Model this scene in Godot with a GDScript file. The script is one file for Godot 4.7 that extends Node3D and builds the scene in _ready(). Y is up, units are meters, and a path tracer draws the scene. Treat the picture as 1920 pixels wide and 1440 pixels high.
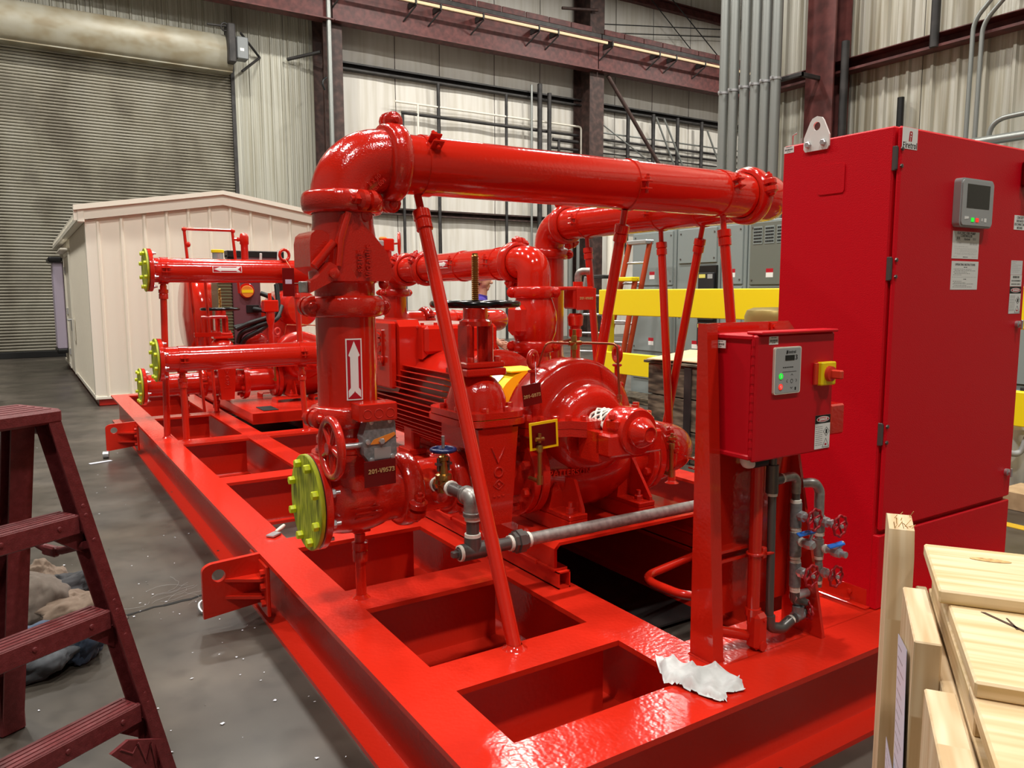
extends Node3D
# World: y up, metres. The skid runs along -z, its front beam along +x. Floor at y = 0.

class B:
	var v := PackedVector3Array()
	var n := PackedVector3Array()
	var uv := PackedVector2Array()
	var cur_uv := false
	func t(a: Vector3, b: Vector3, c: Vector3, na: Vector3, nb: Vector3, nc: Vector3, ua := Vector2(), ub := Vector2(), uc := Vector2()):
		var g := (c - a).cross(b - a)
		if g.dot(na + nb + nc) < 0.0:
			v.append(a); v.append(c); v.append(b)
			n.append(na); n.append(nc); n.append(nb)
			uv.append(ua); uv.append(uc); uv.append(ub)
		else:
			v.append(a); v.append(b); v.append(c)
			n.append(na); n.append(nb); n.append(nc)
			uv.append(ua); uv.append(ub); uv.append(uc)
	func f(a: Vector3, b: Vector3, c: Vector3, out: Vector3):
		var g := (c - a).cross(b - a).normalized()
		if g.dot(out) < 0.0: g = -g
		t(a, b, c, g, g, g)
	func q(a: Vector3, b: Vector3, c: Vector3, d: Vector3, out: Vector3):
		f(a, b, c, out); f(a, c, d, out)
	func qs(a: Vector3, b: Vector3, c: Vector3, d: Vector3, na: Vector3, nb: Vector3, nc: Vector3, nd: Vector3):
		t(a, b, c, na, nb, nc); t(a, c, d, na, nc, nd)
	# a printed face: o top left corner, ex across, ey down
	func face(o: Vector3, ex: Vector3, ey: Vector3, out: Vector3):
		t(o, o + ex, o + ex + ey, out, out, out, Vector2(0, 0), Vector2(1, 0), Vector2(1, 1))
		t(o, o + ex + ey, o + ey, out, out, out, Vector2(0, 0), Vector2(1, 1), Vector2(0, 1))
	func box(c: Vector3, s: Vector3, bev := 0.0, m := Basis.IDENTITY):
		var h := s * 0.5
		bev = minf(bev, minf(h.x, minf(h.y, h.z)) * 0.9)
		var ax := [m.x, m.y, m.z]
		for i in 3:
			var j := (i + 1) % 3
			var k := (i + 2) % 3
			for sg in [-1.0, 1.0]:
				var o: Vector3 = c + ax[i] * h[i] * sg
				var u: Vector3 = ax[j] * (h[j] - bev)
				var w: Vector3 = ax[k] * (h[k] - bev)
				q(o - u - w, o + u - w, o + u + w, o - u + w, ax[i] * sg)
				if bev > 0.0:
					for sj in [-1.0, 1.0]:
						var a: Vector3 = o + ax[j] * (h[j] - bev) * sj
						var b: Vector3 = c + ax[i] * (h[i] - bev) * sg + ax[j] * h[j] * sj
						q(a - w, a + w, b + w, b - w, ax[i] * sg + ax[j] * sj)
		if bev > 0.0:
			for sx in [-1.0, 1.0]:
				for sy in [-1.0, 1.0]:
					for sz in [-1.0, 1.0]:
						var p: Vector3 = m * Vector3(sx * (h.x - bev), sy * (h.y - bev), sz * (h.z - bev)) + c
						f(p + m.x * sx * bev, p + m.y * sy * bev, p + m.z * sz * bev, m * Vector3(sx, sy, sz))
	func bx(lo: Vector3, hi: Vector3, bev := 0.0):
		box((lo + hi) * 0.5, (hi - lo).abs(), bev)
	static func perp(a: Vector3) -> Vector3:
		return a.cross(Vector3.UP if absf(a.y) < 0.9 else Vector3.RIGHT).normalized()
	# profile: Vector2(radius, height), from the low end outside to the high end
	func lathe(o: Vector3, axis: Vector3, prof: Array, seg := 28, flat := false, phase := 0.0, crease := 0.75):
		axis = axis.normalized()
		var u := perp(axis)
		var w := axis.cross(u)
		var m := prof.size()
		var nr := []
		for i in m - 1:
			var d: Vector2 = prof[i + 1] - prof[i]
			nr.append(Vector2(d.y, -d.x).normalized())
		for i in m - 1:
			var p: Vector2 = prof[i]
			var r: Vector2 = prof[i + 1]
			if p.distance_squared_to(r) < 1e-12: continue
			var n0: Vector2 = nr[i]
			var n1: Vector2 = nr[i]
			if i > 0 and nr[i].dot(nr[i - 1]) > crease: n0 = (nr[i] + nr[i - 1]).normalized()
			if i < m - 2 and nr[i].dot(nr[i + 1]) > crease: n1 = (nr[i] + nr[i + 1]).normalized()
			for k in seg:
				var a0 := TAU * k / seg + phase
				var a1 := TAU * (k + 1) / seg + phase
				var d0 := u * cos(a0) + w * sin(a0)
				var d1 := u * cos(a1) + w * sin(a1)
				var e0 := (d0 + d1).normalized() if flat else d0
				var e1 := e0 if flat else d1
				var A := o + axis * p.y + d0 * p.x
				var Bb := o + axis * p.y + d1 * p.x
				var C := o + axis * r.y + d1 * r.x
				var D := o + axis * r.y + d0 * r.x
				if r.x > 1e-6: t(A, C, D, e0 * n0.x + axis * n0.y, e1 * n1.x + axis * n1.y, e0 * n1.x + axis * n1.y)
				if p.x > 1e-6: t(A, Bb, C, e0 * n0.x + axis * n0.y, e1 * n0.x + axis * n0.y, e1 * n1.x + axis * n1.y)
	func rod(a: Vector3, b: Vector3, r: float, seg := 14, r2 := -1.0):
		var h := a.distance_to(b)
		if r2 < 0.0: r2 = r
		lathe(a, b - a, [Vector2(0, 0), Vector2(r, 0), Vector2(r2, h), Vector2(0, h)], seg)
	func disc(o: Vector3, axis: Vector3, r: float, h: float, seg := 32, bev := 0.004):
		lathe(o, axis, [Vector2(0, 0), Vector2(r - bev, 0), Vector2(r, bev), Vector2(r, h - bev), Vector2(r - bev, h), Vector2(0, h)], seg)
	func hexa(o: Vector3, axis: Vector3, r: float, h: float, phase := 0.0):
		lathe(o, axis, [Vector2(0, 0), Vector2(r, 0), Vector2(r, h * 0.85), Vector2(r * 0.85, h), Vector2(0, h)], 6, true, phase)
	func ball(o: Vector3, r: float, seg := 16, axis := Vector3.UP, squash := 1.0):
		var p := []
		for i in 9: p.append(Vector2(r * sin(PI * i / 8.0), -r * squash * cos(PI * i / 8.0)))
		lathe(o, axis, p, seg, false, 0.0, 0.3)
	func tube(pts: Array, r: float, seg := 12, caps := true, radii := [], closed := false):
		var m := pts.size()
		var tan := []
		for i in m:
			var a: Vector3 = pts[(i - 1 + m) % m] if closed or i > 0 else pts[i]
			var b: Vector3 = pts[(i + 1) % m] if closed or i < m - 1 else pts[i]
			tan.append((b - a).normalized())
		var u := perp(tan[0])
		var rings := []
		var norms := []
		for i in m:
			u = (u - tan[i] * u.dot(tan[i])).normalized()
			var w: Vector3 = tan[i].cross(u)
			var rr: float = radii[i] if radii.size() else r
			var ring := PackedVector3Array()
			var nn := PackedVector3Array()
			for k in seg:
				var d := u * cos(TAU * k / seg) + w * sin(TAU * k / seg)
				ring.append(pts[i] + d * rr); nn.append(d)
			rings.append(ring); norms.append(nn)
		for i in (m if closed else m - 1):
			var j := (i + 1) % m
			var off := 0
			if closed and j == 0:
				var best := INF
				for s in seg:
					var dd: float = rings[i][0].distance_to(rings[0][s])
					if dd < best: best = dd; off = s
			for k in seg:
				var l := (k + 1) % seg
				qs(rings[i][k], rings[i][l], rings[j][(l + off) % seg], rings[j][(k + off) % seg], norms[i][k], norms[i][l], norms[j][(l + off) % seg], norms[j][(k + off) % seg])
		if caps and not closed:
			for k in seg:
				var l := (k + 1) % seg
				f(pts[0], rings[0][k], rings[0][l], -tan[0])
				f(pts[m - 1], rings[m - 1][k], rings[m - 1][l], tan[m - 1])
	func torus(c: Vector3, axis: Vector3, R: float, r: float, seg := 32, rs := 10):
		var u := perp(axis.normalized())
		var w := axis.normalized().cross(u)
		var p := []
		for i in seg: p.append(c + (u * cos(TAU * i / seg) + w * sin(TAU * i / seg)) * R)
		tube(p, r, rs, false, [], true)
	# polygon (x along ex, y along ey) swept by ez
	func prism(poly: Array, o: Vector3, ex: Vector3, ey: Vector3, ez: Vector3, smooth := 0.8):
		var m := poly.size()
		var pv := PackedVector2Array(poly)
		if Geometry2D.is_polygon_clockwise(pv): pv.reverse()
		var en := []
		for i in m:
			var d := pv[(i + 1) % m] - pv[i]
			en.append(Vector2(d.y, -d.x).normalized())
		var P := []
		for p in pv: P.append(o + ex * p.x + ey * p.y)
		for i in m:
			var j := (i + 1) % m
			var a: Vector2 = en[i]
			var b: Vector2 = en[i]
			if en[i].dot(en[(i - 1 + m) % m]) > smooth: a = (en[i] + en[(i - 1 + m) % m]).normalized()
			if en[i].dot(en[j]) > smooth: b = (en[i] + en[j]).normalized()
			var na: Vector3 = (ex * a.x + ey * a.y).normalized()
			var nb: Vector3 = (ex * b.x + ey * b.y).normalized()
			qs(P[i], P[j], P[j] + ez, P[i] + ez, na, nb, nb, na)
		var tri := Geometry2D.triangulate_polygon(pv)
		var zn := ez.normalized()
		for i in range(0, tri.size(), 3):
			f(P[tri[i]], P[tri[i + 1]], P[tri[i + 2]], -zn)
			f(P[tri[i]] + ez, P[tri[i + 1]] + ez, P[tri[i + 2]] + ez, zn)
	# plate with a round hole
	func holed(poly: Array, c: Vector2, r: float, o: Vector3, ex: Vector3, ey: Vector3, ez: Vector3):
		var angs := []
		for i in 28: angs.append(TAU * i / 28.0 - PI)
		for p in poly: angs.append((p - c).angle())
		angs.sort()
		var outp := []
		var inn := []
		for a in angs:
			var d := Vector2(cos(a), sin(a))
			var best := INF
			for i in poly.size():
				var hit = Geometry2D.segment_intersects_segment(c, c + d * 100.0, poly[i], poly[(i + 1) % poly.size()])
				if hit != null: best = minf(best, c.distance_to(hit))
			if best == INF: best = r
			outp.append(c + d * best); inn.append(c + d * r)
		var zn := ez.normalized()
		for i in angs.size():
			var j := (i + 1) % angs.size()
			var A: Vector3 = o + ex * outp[i].x + ey * outp[i].y
			var C: Vector3 = o + ex * outp[j].x + ey * outp[j].y
			var D: Vector3 = o + ex * inn[i].x + ey * inn[i].y
			var E: Vector3 = o + ex * inn[j].x + ey * inn[j].y
			var ctr: Vector3 = o + ex * c.x + ey * c.y
			if A.distance_to(C) < 1e-5: continue
			q(A, C, E, D, -zn); q(A + ez, C + ez, E + ez, D + ez, zn)
			q(A, C, C + ez, A + ez, (A + C) * 0.5 - ctr); q(D, E, E + ez, D + ez, ctr - (D + E) * 0.5)
	func ibeam(a: Vector3, b: Vector3, w: float, h: float, tf := 0.02, tw := 0.014, up := Vector3.UP):
		var side := (b - a).normalized().cross(up).normalized()
		var p := []
		for s in [[0, 1], [1, -1]]:
			var sg: float = s[1]
			var half := [Vector2(w / 2, 0), Vector2(w / 2, -tf), Vector2(tw / 2 + 0.015, -tf - 0.003), Vector2(tw / 2 + 0.004, -tf - 0.007), Vector2(tw / 2, -tf - 0.018), Vector2(tw / 2, -h + tf + 0.018), Vector2(tw / 2 + 0.004, -h + tf + 0.007), Vector2(tw / 2 + 0.015, -h + tf + 0.003), Vector2(w / 2, -h + tf), Vector2(w / 2, -h)]
			if sg < 0: half.reverse()
			for v2 in half: p.append(Vector2(v2.x * sg, v2.y))
		prism(p, a, side, up, b - a, 0.8)
	func mesh() -> ArrayMesh:
		var a := []
		a.resize(Mesh.ARRAY_MAX)
		a[Mesh.ARRAY_VERTEX] = v
		a[Mesh.ARRAY_NORMAL] = n
		a[Mesh.ARRAY_TEX_UV] = uv
		var m := ArrayMesh.new()
		m.add_surface_from_arrays(Mesh.PRIMITIVE_TRIANGLES, a)
		return m

var org := {}
var M := {}

func V(x: float, y: float, z: float) -> Vector3: return Vector3(x, y, z)
func W(x: float, y: float) -> Vector2: return Vector2(x, y)

func thing(called: String, label: String, category: String, at := Vector3.ZERO, group := "", basis := Basis.IDENTITY) -> Node3D:
	var o := Node3D.new()
	o.name = numbered(called)
	add_child(o)
	o.transform = Transform3D(basis, at)
	org[o] = at if basis == Basis.IDENTITY else Vector3.ZERO
	tag(o, label, category, group)
	return o

var used := {}
func numbered(called: String) -> String:
	used[called] = used.get(called, -1) + 1
	return called if used[called] == 0 else "%s_%03d" % [called, used[called]]

func tag(o: Node, label: String, category: String, group := ""):
	o.set_meta("label", label)
	o.set_meta("category", category)
	if group: o.set_meta("group", group)

func put(b: B, called: String, m: Material, par: Node = self, label := "") -> MeshInstance3D:
	var o := MeshInstance3D.new()
	if par == self:
		called = numbered(called)
		var lo := b.v[0]
		var hi := b.v[0]
		for p in b.v:
			lo = lo.min(p); hi = hi.max(p)
		o.position = V((lo.x + hi.x) / 2, lo.y, (lo.z + hi.z) / 2)
		org[o] = o.position
	else:
		org[o] = org.get(par, Vector3.ZERO)
	var d: Vector3 = org[o]
	if d != Vector3.ZERO:
		for i in b.v.size(): b.v[i] -= d
	o.name = called
	o.mesh = b.mesh()
	o.material_override = m
	o.set_surface_override_material(0, m)
	o.material_override = null
	par.add_child(o, true)
	if label: o.set_meta("label", label)
	return o

func struct_(b: B, called: String, m: Material, par: Node = self) -> MeshInstance3D:
	var o := put(b, called, m, par)
	if par == self: o.set_meta("kind", "structure")
	return o

# one mesh set out again and again as parts
func inst(mesh: Mesh, called: String, m: Material, par: Node, at: Vector3, basis := Basis.IDENTITY) -> MeshInstance3D:
	var o := MeshInstance3D.new()
	o.name = called
	o.mesh = mesh
	o.set_surface_override_material(0, m)
	o.transform = Transform3D(basis, at - org.get(par, Vector3.ZERO))
	org[o] = at
	par.add_child(o, true)
	return o

func text_(txt: String, h: float, at: Vector3, basis: Basis, m: Material, par: Node, depth := 0.002, called := "lettering", font := "Droid Sans", squeeze := 1.0) -> MeshInstance3D:
	var tm := TextMesh.new()
	var sf := SystemFont.new()
	sf.font_names = PackedStringArray([font])
	sf.font_weight = 700
	tm.font = sf
	tm.text = txt
	tm.font_size = 32
	tm.pixel_size = h / 23.0
	tm.depth = depth
	tm.curve_step = 4.0
	var o := MeshInstance3D.new()
	o.name = called
	o.mesh = tm
	tm.material = m
	o.transform = Transform3D(Basis(basis.x * squeeze, basis.y, basis.z), at - org.get(par, Vector3.ZERO))
	par.add_child(o, true)
	return o

func dup(o: Node3D, by: Vector3, label: String, group := "") -> Node3D:
	var c: Node3D = o.duplicate()
	c.name = numbered(str(o.name).rstrip("0123456789").trim_suffix("_") if str(o.name).right(3).is_valid_int() else str(o.name))
	add_child(c)
	c.position = o.position + by
	org[c] = org.get(o, Vector3.ZERO) + by
	c.set_meta("label", label)
	if group: c.set_meta("group", group)
	return c

func arc(c: Vector3, u: Vector3, w: Vector3, R: float, a0: float, a1: float, n := 10) -> Array:
	var p := []
	for i in n + 1:
		var a := lerpf(a0, a1, float(i) / n)
		p.append(c + (u * cos(a) + w * sin(a)) * R)
	return p

# a bent line: straight runs with rounded corners
func bend(pts: Array, R: float, n := 6) -> Array:
	var o := [pts[0]]
	for i in range(1, pts.size() - 1):
		var a: Vector3 = (pts[i - 1] - pts[i]).normalized()
		var b: Vector3 = (pts[i + 1] - pts[i]).normalized()
		var ang := a.angle_to(b)
		var d := minf(R / tan(ang / 2), minf(pts[i].distance_to(pts[i - 1]), pts[i].distance_to(pts[i + 1])) * 0.49)
		var p0: Vector3 = pts[i] + a * d
		var p2: Vector3 = pts[i] + b * d
		for k in n + 1:
			var s := float(k) / n
			o.append(p0.lerp(pts[i], s).lerp(pts[i].lerp(p2, s), s))
	o.append(pts[pts.size() - 1])
	return o

func noise_tex(size: int, freq: float, seed_: int, ramp := [], octaves := 4, as_normal := false, kind := FastNoiseLite.TYPE_SIMPLEX_SMOOTH) -> NoiseTexture2D:
	var nz := FastNoiseLite.new()
	nz.seed = seed_
	nz.frequency = freq
	nz.noise_type = kind
	nz.fractal_octaves = octaves
	var t := NoiseTexture2D.new()
	t.width = size; t.height = size
	t.seamless = true
	t.noise = nz
	t.as_normal_map = as_normal
	if ramp.size():
		var g := Gradient.new()
		g.offsets = PackedFloat32Array()
		g.colors = PackedColorArray()
		for r in ramp: g.add_point(r[0], r[1])
		t.color_ramp = g
	return t

# noise stretched along one axis: wood grain, runs of dirt
func streak_tex(w: int, h: int, fx: float, fy: float, seed_: int, a: Color, b: Color, c: Color) -> ImageTexture:
	var nz := FastNoiseLite.new()
	nz.seed = seed_
	nz.frequency = 1.0
	nz.fractal_octaves = 3
	var img := Image.create(w, h, false, Image.FORMAT_RGB8)
	for y in h:
		for x in w:
			# wrap by blending with the shifted copy
			var sx := float(x) / w
			var sy := float(y) / h
			var k := nz.get_noise_2d(sx * fx, sy * fy)
			var k2 := nz.get_noise_2d((sx - 1.0) * fx, sy * fy)
			k = lerpf(k, k2, smoothstep(0.8, 1.0, sx))
			var k3 := nz.get_noise_2d(sx * fx, (sy - 1.0) * fy)
			k = lerpf(k, k3, smoothstep(0.8, 1.0, sy))
			var s := clampf(k * 1.1 + 0.5, 0, 1)
			img.set_pixel(x, y, a.lerp(b, s * 2.0) if s < 0.5 else b.lerp(c, s * 2.0 - 1.0))
	return ImageTexture.create_from_image(img)

func mat(called: String, c: Color, rough := 0.5, metal := 0.0) -> StandardMaterial3D:
	var m := StandardMaterial3D.new()
	m.resource_name = called
	m.albedo_color = c
	m.roughness = rough
	m.metallic = metal
	M[called] = m
	return m

func tri(m: StandardMaterial3D, tex: Texture2D, scale: Vector3, world := false) -> StandardMaterial3D:
	m.albedo_texture = tex
	m.uv1_triplanar = true
	m.uv1_world_triplanar = world
	m.uv1_scale = scale
	return m

func bump(m: StandardMaterial3D, tex: Texture2D, cm: float, scale := Vector3.ZERO):
	m.heightmap_enabled = true
	m.heightmap_texture = tex
	m.heightmap_scale = cm
	if scale != Vector3.ZERO:
		m.uv1_triplanar = true
		m.uv1_scale = scale

func rgb(r: int, g: int, b: int) -> Color: return Color(r / 255.0, g / 255.0, b / 255.0)

func materials():
	var peel := noise_tex(256, 0.035, 3, [], 2)
	var cast := noise_tex(256, 0.06, 5, [], 3)
	var red := mat("gloss_red", rgb(205, 36, 20), 0.12)
	red.clearcoat_enabled = true; red.clearcoat = 0.6; red.clearcoat_roughness = 0.06
	bump(red, peel, 0.05, V(5, 5, 5))
	var cr := mat("cast_red", rgb(200, 33, 18), 0.14)
	cr.clearcoat_enabled = true; cr.clearcoat = 0.6; cr.clearcoat_roughness = 0.05
	bump(cr, cast, 0.1, V(7, 7, 7))
	var sk := mat("skid_red", rgb(212, 42, 25), 0.19)
	bump(sk, peel, 0.06, V(4, 4, 4))
	var cab := mat("cabinet_red", rgb(214, 8, 30), 0.45)
	cab.metallic_specular = 0.35
	bump(cab, noise_tex(256, 0.12, 8, [], 2), 0.07, V(6, 6, 6))
	mat("box_red", rgb(200, 8, 28), 0.38).metallic_specular = 0.4
	mat("tag_maroon", rgb(104, 14, 14), 0.2)
	mat("safety_yellow", rgb(252, 224, 6), 0.5)
	mat("lime", rgb(222, 232, 20), 0.42)
	tri(mat("lime_plate", Color.WHITE, 0.45), streak_tex(128, 256, 14, 3, 4, rgb(130, 140, 20), rgb(172, 180, 26), rgb(198, 202, 60)), V(2.5, 2.5, 2.5))
	mat("zinc", rgb(205, 205, 208), 0.3, 0.7)
	tri(mat("steel", Color.WHITE, 0.4, 0.55), noise_tex(256, 0.02, 12, [[0.0, rgb(138, 136, 132)], [1.0, rgb(186, 184, 180)]], 4), V(6, 6, 6))
	mat("dark_steel", rgb(104, 101, 99), 0.34, 0.55)
	mat("brass", rgb(176, 140, 78), 0.3, 0.9)
	mat("copper", rgb(170, 110, 80), 0.3, 0.9)
	mat("black_gloss", rgb(10, 10, 11), 0.15)
	mat("black", rgb(16, 16, 17), 0.45)
	mat("rubber", rgb(22, 22, 23), 0.5)
	mat("blue_paint", rgb(20, 40, 92), 0.3)
	mat("blue_handle", rgb(30, 110, 210), 0.35)
	mat("tape_white", rgb(232, 230, 220), 0.6)
	mat("white", rgb(235, 235, 232), 0.5)
	mat("sticker_white", rgb(249, 249, 247), 0.5)
	mat("sticker_red", rgb(190, 14, 40), 0.4)
	mat("ink", rgb(14, 14, 14), 0.6)
	mat("orange", rgb(235, 140, 50), 0.4)
	mat("grey_plastic", rgb(168, 170, 171), 0.45)
	mat("screen", rgb(14, 16, 18), 0.12)
	mat("gold", rgb(170, 148, 88), 0.35, 0.6)
	tri(mat("cast_grey", Color.WHITE, 0.4, 0.3), noise_tex(256, 0.03, 14, [[0.0, rgb(112, 116, 118)], [1.0, rgb(150, 153, 155)]], 3), V(6, 6, 6))
	mat("switchgear_grey", rgb(140, 150, 150), 0.45)
	mat("switchgear_dark", rgb(112, 116, 108), 0.5)
	var maroon := mat("maroon_steel", Color.WHITE, 0.55)
	tri(maroon, noise_tex(256, 0.02, 21, [[0.2, rgb(74, 36, 34)], [0.6, rgb(96, 48, 46)], [1.0, rgb(112, 60, 56)]], 4), V(0.7, 0.7, 0.7))
	tri(mat("brown_steel", Color.WHITE, 0.6), noise_tex(256, 0.02, 23, [[0.2, rgb(50, 34, 30)], [1.0, rgb(88, 62, 56)]], 4), V(0.7, 0.7, 0.7))
	tri(mat("black_steel", Color.WHITE, 0.55), noise_tex(128, 0.03, 24, [[0.2, rgb(32, 30, 30)], [1.0, rgb(62, 58, 57)]], 3), V(0.7, 0.7, 0.7))
	tri(mat("insulation", Color.WHITE, 0.5), streak_tex(256, 256, 18, 2.2, 31, rgb(206, 200, 188), rgb(217, 212, 203), rgb(222, 218, 210)), V(0.24, 0.12, 0.24))
	tri(mat("ribbed_metal", Color.WHITE, 0.38, 0.15), streak_tex(256, 256, 30, 1.6, 33, rgb(164, 160, 144), rgb(180, 178, 165), rgb(190, 189, 178)), V(0.35, 0.11, 0.35))
	tri(mat("side_metal", Color.WHITE, 0.4, 0.15), streak_tex(256, 256, 26, 1.8, 35, rgb(150, 142, 122), rgb(184, 180, 166), rgb(200, 198, 188)), V(0.35, 0.14, 0.35))
	tri(mat("door_slat", Color.WHITE, 0.5, 0.2), streak_tex(256, 256, 6, 5, 37, rgb(112, 106, 94), rgb(140, 135, 121), rgb(150, 146, 134)), V(0.13, 0.13, 0.13), true)
	tri(mat("door_hood", Color.WHITE, 0.45, 0.15), streak_tex(256, 256, 6, 4, 39, rgb(132, 120, 96), rgb(150, 144, 126), rgb(158, 154, 140)), V(0.2, 0.5, 0.2), true)
	var fl := mat("concrete", Color.WHITE, 0.55)
	tri(fl, noise_tex(1024, 0.006, 41, [[0.1, rgb(60, 54, 48)], [0.4, rgb(73, 67, 60)], [0.65, rgb(80, 73, 66)], [0.95, rgb(95, 87, 78)]], 6), V(0.16, 0.16, 0.16), true)
	fl.detail_enabled = true
	fl.detail_blend_mode = BaseMaterial3D.BLEND_MODE_MUL
	fl.detail_albedo = noise_tex(512, 0.05, 43, [[0.0, rgb(190, 188, 186)], [0.45, rgb(240, 240, 240)], [1.0, rgb(255, 255, 255)]], 5)
	fl.roughness_texture = noise_tex(512, 0.01, 44, [[0.2, rgb(150, 150, 150)], [0.9, rgb(240, 240, 240)]], 4)
	mat("crack_dark", rgb(28, 26, 25), 0.9)
	mat("ceiling_white", rgb(96, 96, 94), 0.8)
	mat("plain_wall", rgb(108, 104, 98), 0.7)
	mat("cream", rgb(240, 232, 216), 0.5)
	mat("cream_trim", rgb(240, 234, 220), 0.45)
	mat("cream_bar", rgb(226, 200, 160), 0.5)
	var ld := mat("ladder_red", Color.WHITE, 0.5)
	tri(ld, noise_tex(512, 0.02, 51, [[0.1, rgb(99, 34, 36)], [0.5, rgb(108, 39, 42)], [0.9, rgb(118, 47, 50)]], 5), V(2, 2, 2))
	bump(ld, noise_tex(256, 0.2, 52, [], 2), 0.05, V(3, 3, 3))
	for k in 3:
		tri(mat("pine%d" % k, Color.WHITE, 0.62), streak_tex(384, 384, 1.6, 22 + k * 5, 61 + k, rgb(200, 168 + k * 3, 124), rgb(216, 190, 150), rgb(226, 204, 168)), V(1.3, 2.0, 1.3))
	tri(mat("pine_up", Color.WHITE, 0.65), streak_tex(384, 384, 24, 1.6, 64, rgb(188, 158, 118), rgb(206, 180, 144), rgb(218, 198, 166)), V(1.6, 1.0, 1.6))
	tri(mat("pine_end", Color.WHITE, 0.75), noise_tex(256, 0.05, 66, [[0.1, rgb(168, 128, 76)], [0.9, rgb(222, 190, 132)]], 4), V(6, 6, 6))
	tri(mat("old_wood", Color.WHITE, 0.8), streak_tex(256, 256, 2.5, 14, 68, rgb(58, 50, 40), rgb(98, 88, 72), rgb(136, 124, 104)), V(1.0, 1.0, 1.0))
	mat("knot", rgb(74, 50, 36), 0.8)
	mat("paper", rgb(222, 224, 236), 0.6)
	tri(mat("cardboard", Color.WHITE, 0.8), noise_tex(128, 0.03, 70, [[0.0, rgb(170, 140, 105)], [1.0, rgb(196, 166, 130)]], 3), V(2, 2, 2))
	for a in [["denim", 52, 68, 92], ["grey_cloth", 70, 74, 80], ["tan_cloth", 112, 92, 76], ["black_cloth", 40, 40, 44], ["brown_cloth", 92, 80, 70], ["rag_white", 228, 230, 230]]:
		var m := mat(a[0], Color.WHITE, 0.85)
		var c := rgb(a[1], a[2], a[3])
		tri(m, noise_tex(256, 0.03, 80 + a[1], [[0.0, c.darkened(0.12)], [1.0, c.lightened(0.08)]], 4), V(3, 3, 3))
		m.rim_enabled = true; m.rim = 0.2
	mat("skin", rgb(208, 150, 124), 0.5)
	mat("shirt", rgb(62, 40, 150), 0.8)
	mat("trousers", rgb(40, 46, 70), 0.85)
	mat("hair", rgb(70, 54, 44), 0.7)
	mat("fibreglass_orange", rgb(176, 62, 24), 0.45)
	mat("aluminium", rgb(190, 192, 194), 0.35, 0.8)
	mat("conduit", rgb(150, 153, 150), 0.4, 0.6)
	mat("radiator", rgb(120, 124, 96), 0.5, 0.4)
	mat("panel_plum", rgb(110, 70, 78), 0.4)
	mat("lilac", rgb(196, 184, 206), 0.5)
	mat("floor_yellow", rgb(200, 160, 30), 0.6)
	mat("red_light_off", rgb(216, 60, 40), 0.35)
	mat("wheel_red", rgb(170, 24, 36), 0.4)
	mat("dark_plastic", rgb(40, 42, 46), 0.4)
	mat("pale_yellow", rgb(236, 226, 120), 0.5)
	var lamp := mat("lamp_glow", Color.WHITE, 0.5)
	lamp.emission_enabled = true; lamp.emission = Color(1.0, 0.98, 0.94); lamp.emission_energy_multiplier = 6.0
	var gl := mat("green_light", rgb(30, 200, 60), 0.4)
	gl.emission_enabled = true; gl.emission = Color(0.1, 0.9, 0.2); gl.emission_energy_multiplier = 0.6
	var rl := mat("red_light", rgb(240, 60, 50), 0.4)
	rl.emission_enabled = true; rl.emission = Color(1.0, 0.15, 0.1); rl.emission_energy_multiplier = 0.5

func _ready():
	# ---- camera
	var cam := Camera3D.new()
	cam.name = "camera"
	var ya := deg_to_rad(32.3766)
	var pi_ := deg_to_rad(6.7178)
	var ro := deg_to_rad(-0.1727)
	var fw := V(sin(ya) * cos(pi_), -sin(pi_), -cos(ya) * cos(pi_))
	var rt := V(cos(ya), 0, sin(ya))
	var up := rt.cross(fw)
	cam.transform = Transform3D(Basis(rt * cos(ro) + up * sin(ro), up * cos(ro) - rt * sin(ro), -fw), V(0, 1.6, 0))
	cam.fov = 52.593
	cam.near = 0.05
	cam.far = 200.0
	add_child(cam)
	cam.current = true
	# ---- surroundings: a closed hall, lit by its high-bay lamps
	var we := WorldEnvironment.new()
	we.name = "surroundings"
	var env := Environment.new()
	env.background_mode = Environment.BG_COLOR
	env.background_color = Color(0.02, 0.02, 0.022)
	env.tonemap_mode = Environment.TONE_MAPPER_LINEAR
	env.tonemap_exposure = EXPOSURE
	env.sdfgi_enabled = true
	env.ssao_enabled = true
	env.ssil_enabled = true
	we.environment = env
	add_child(we)
	materials()
	lamps()
	hall()
	back_wall()
	right_wall()
	shed()
	skid()
	front_line()
	pump_one()
	headers()
	struts()
	middle_things()
	far_pump()
	controller_stand()
	cabinet()
	switchgear()
	rail_and_clutter()
	ladder()
	crate()
	floor_things()
	worker()

const EXPOSURE := 1.42
const LAMP := 40.0

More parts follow.
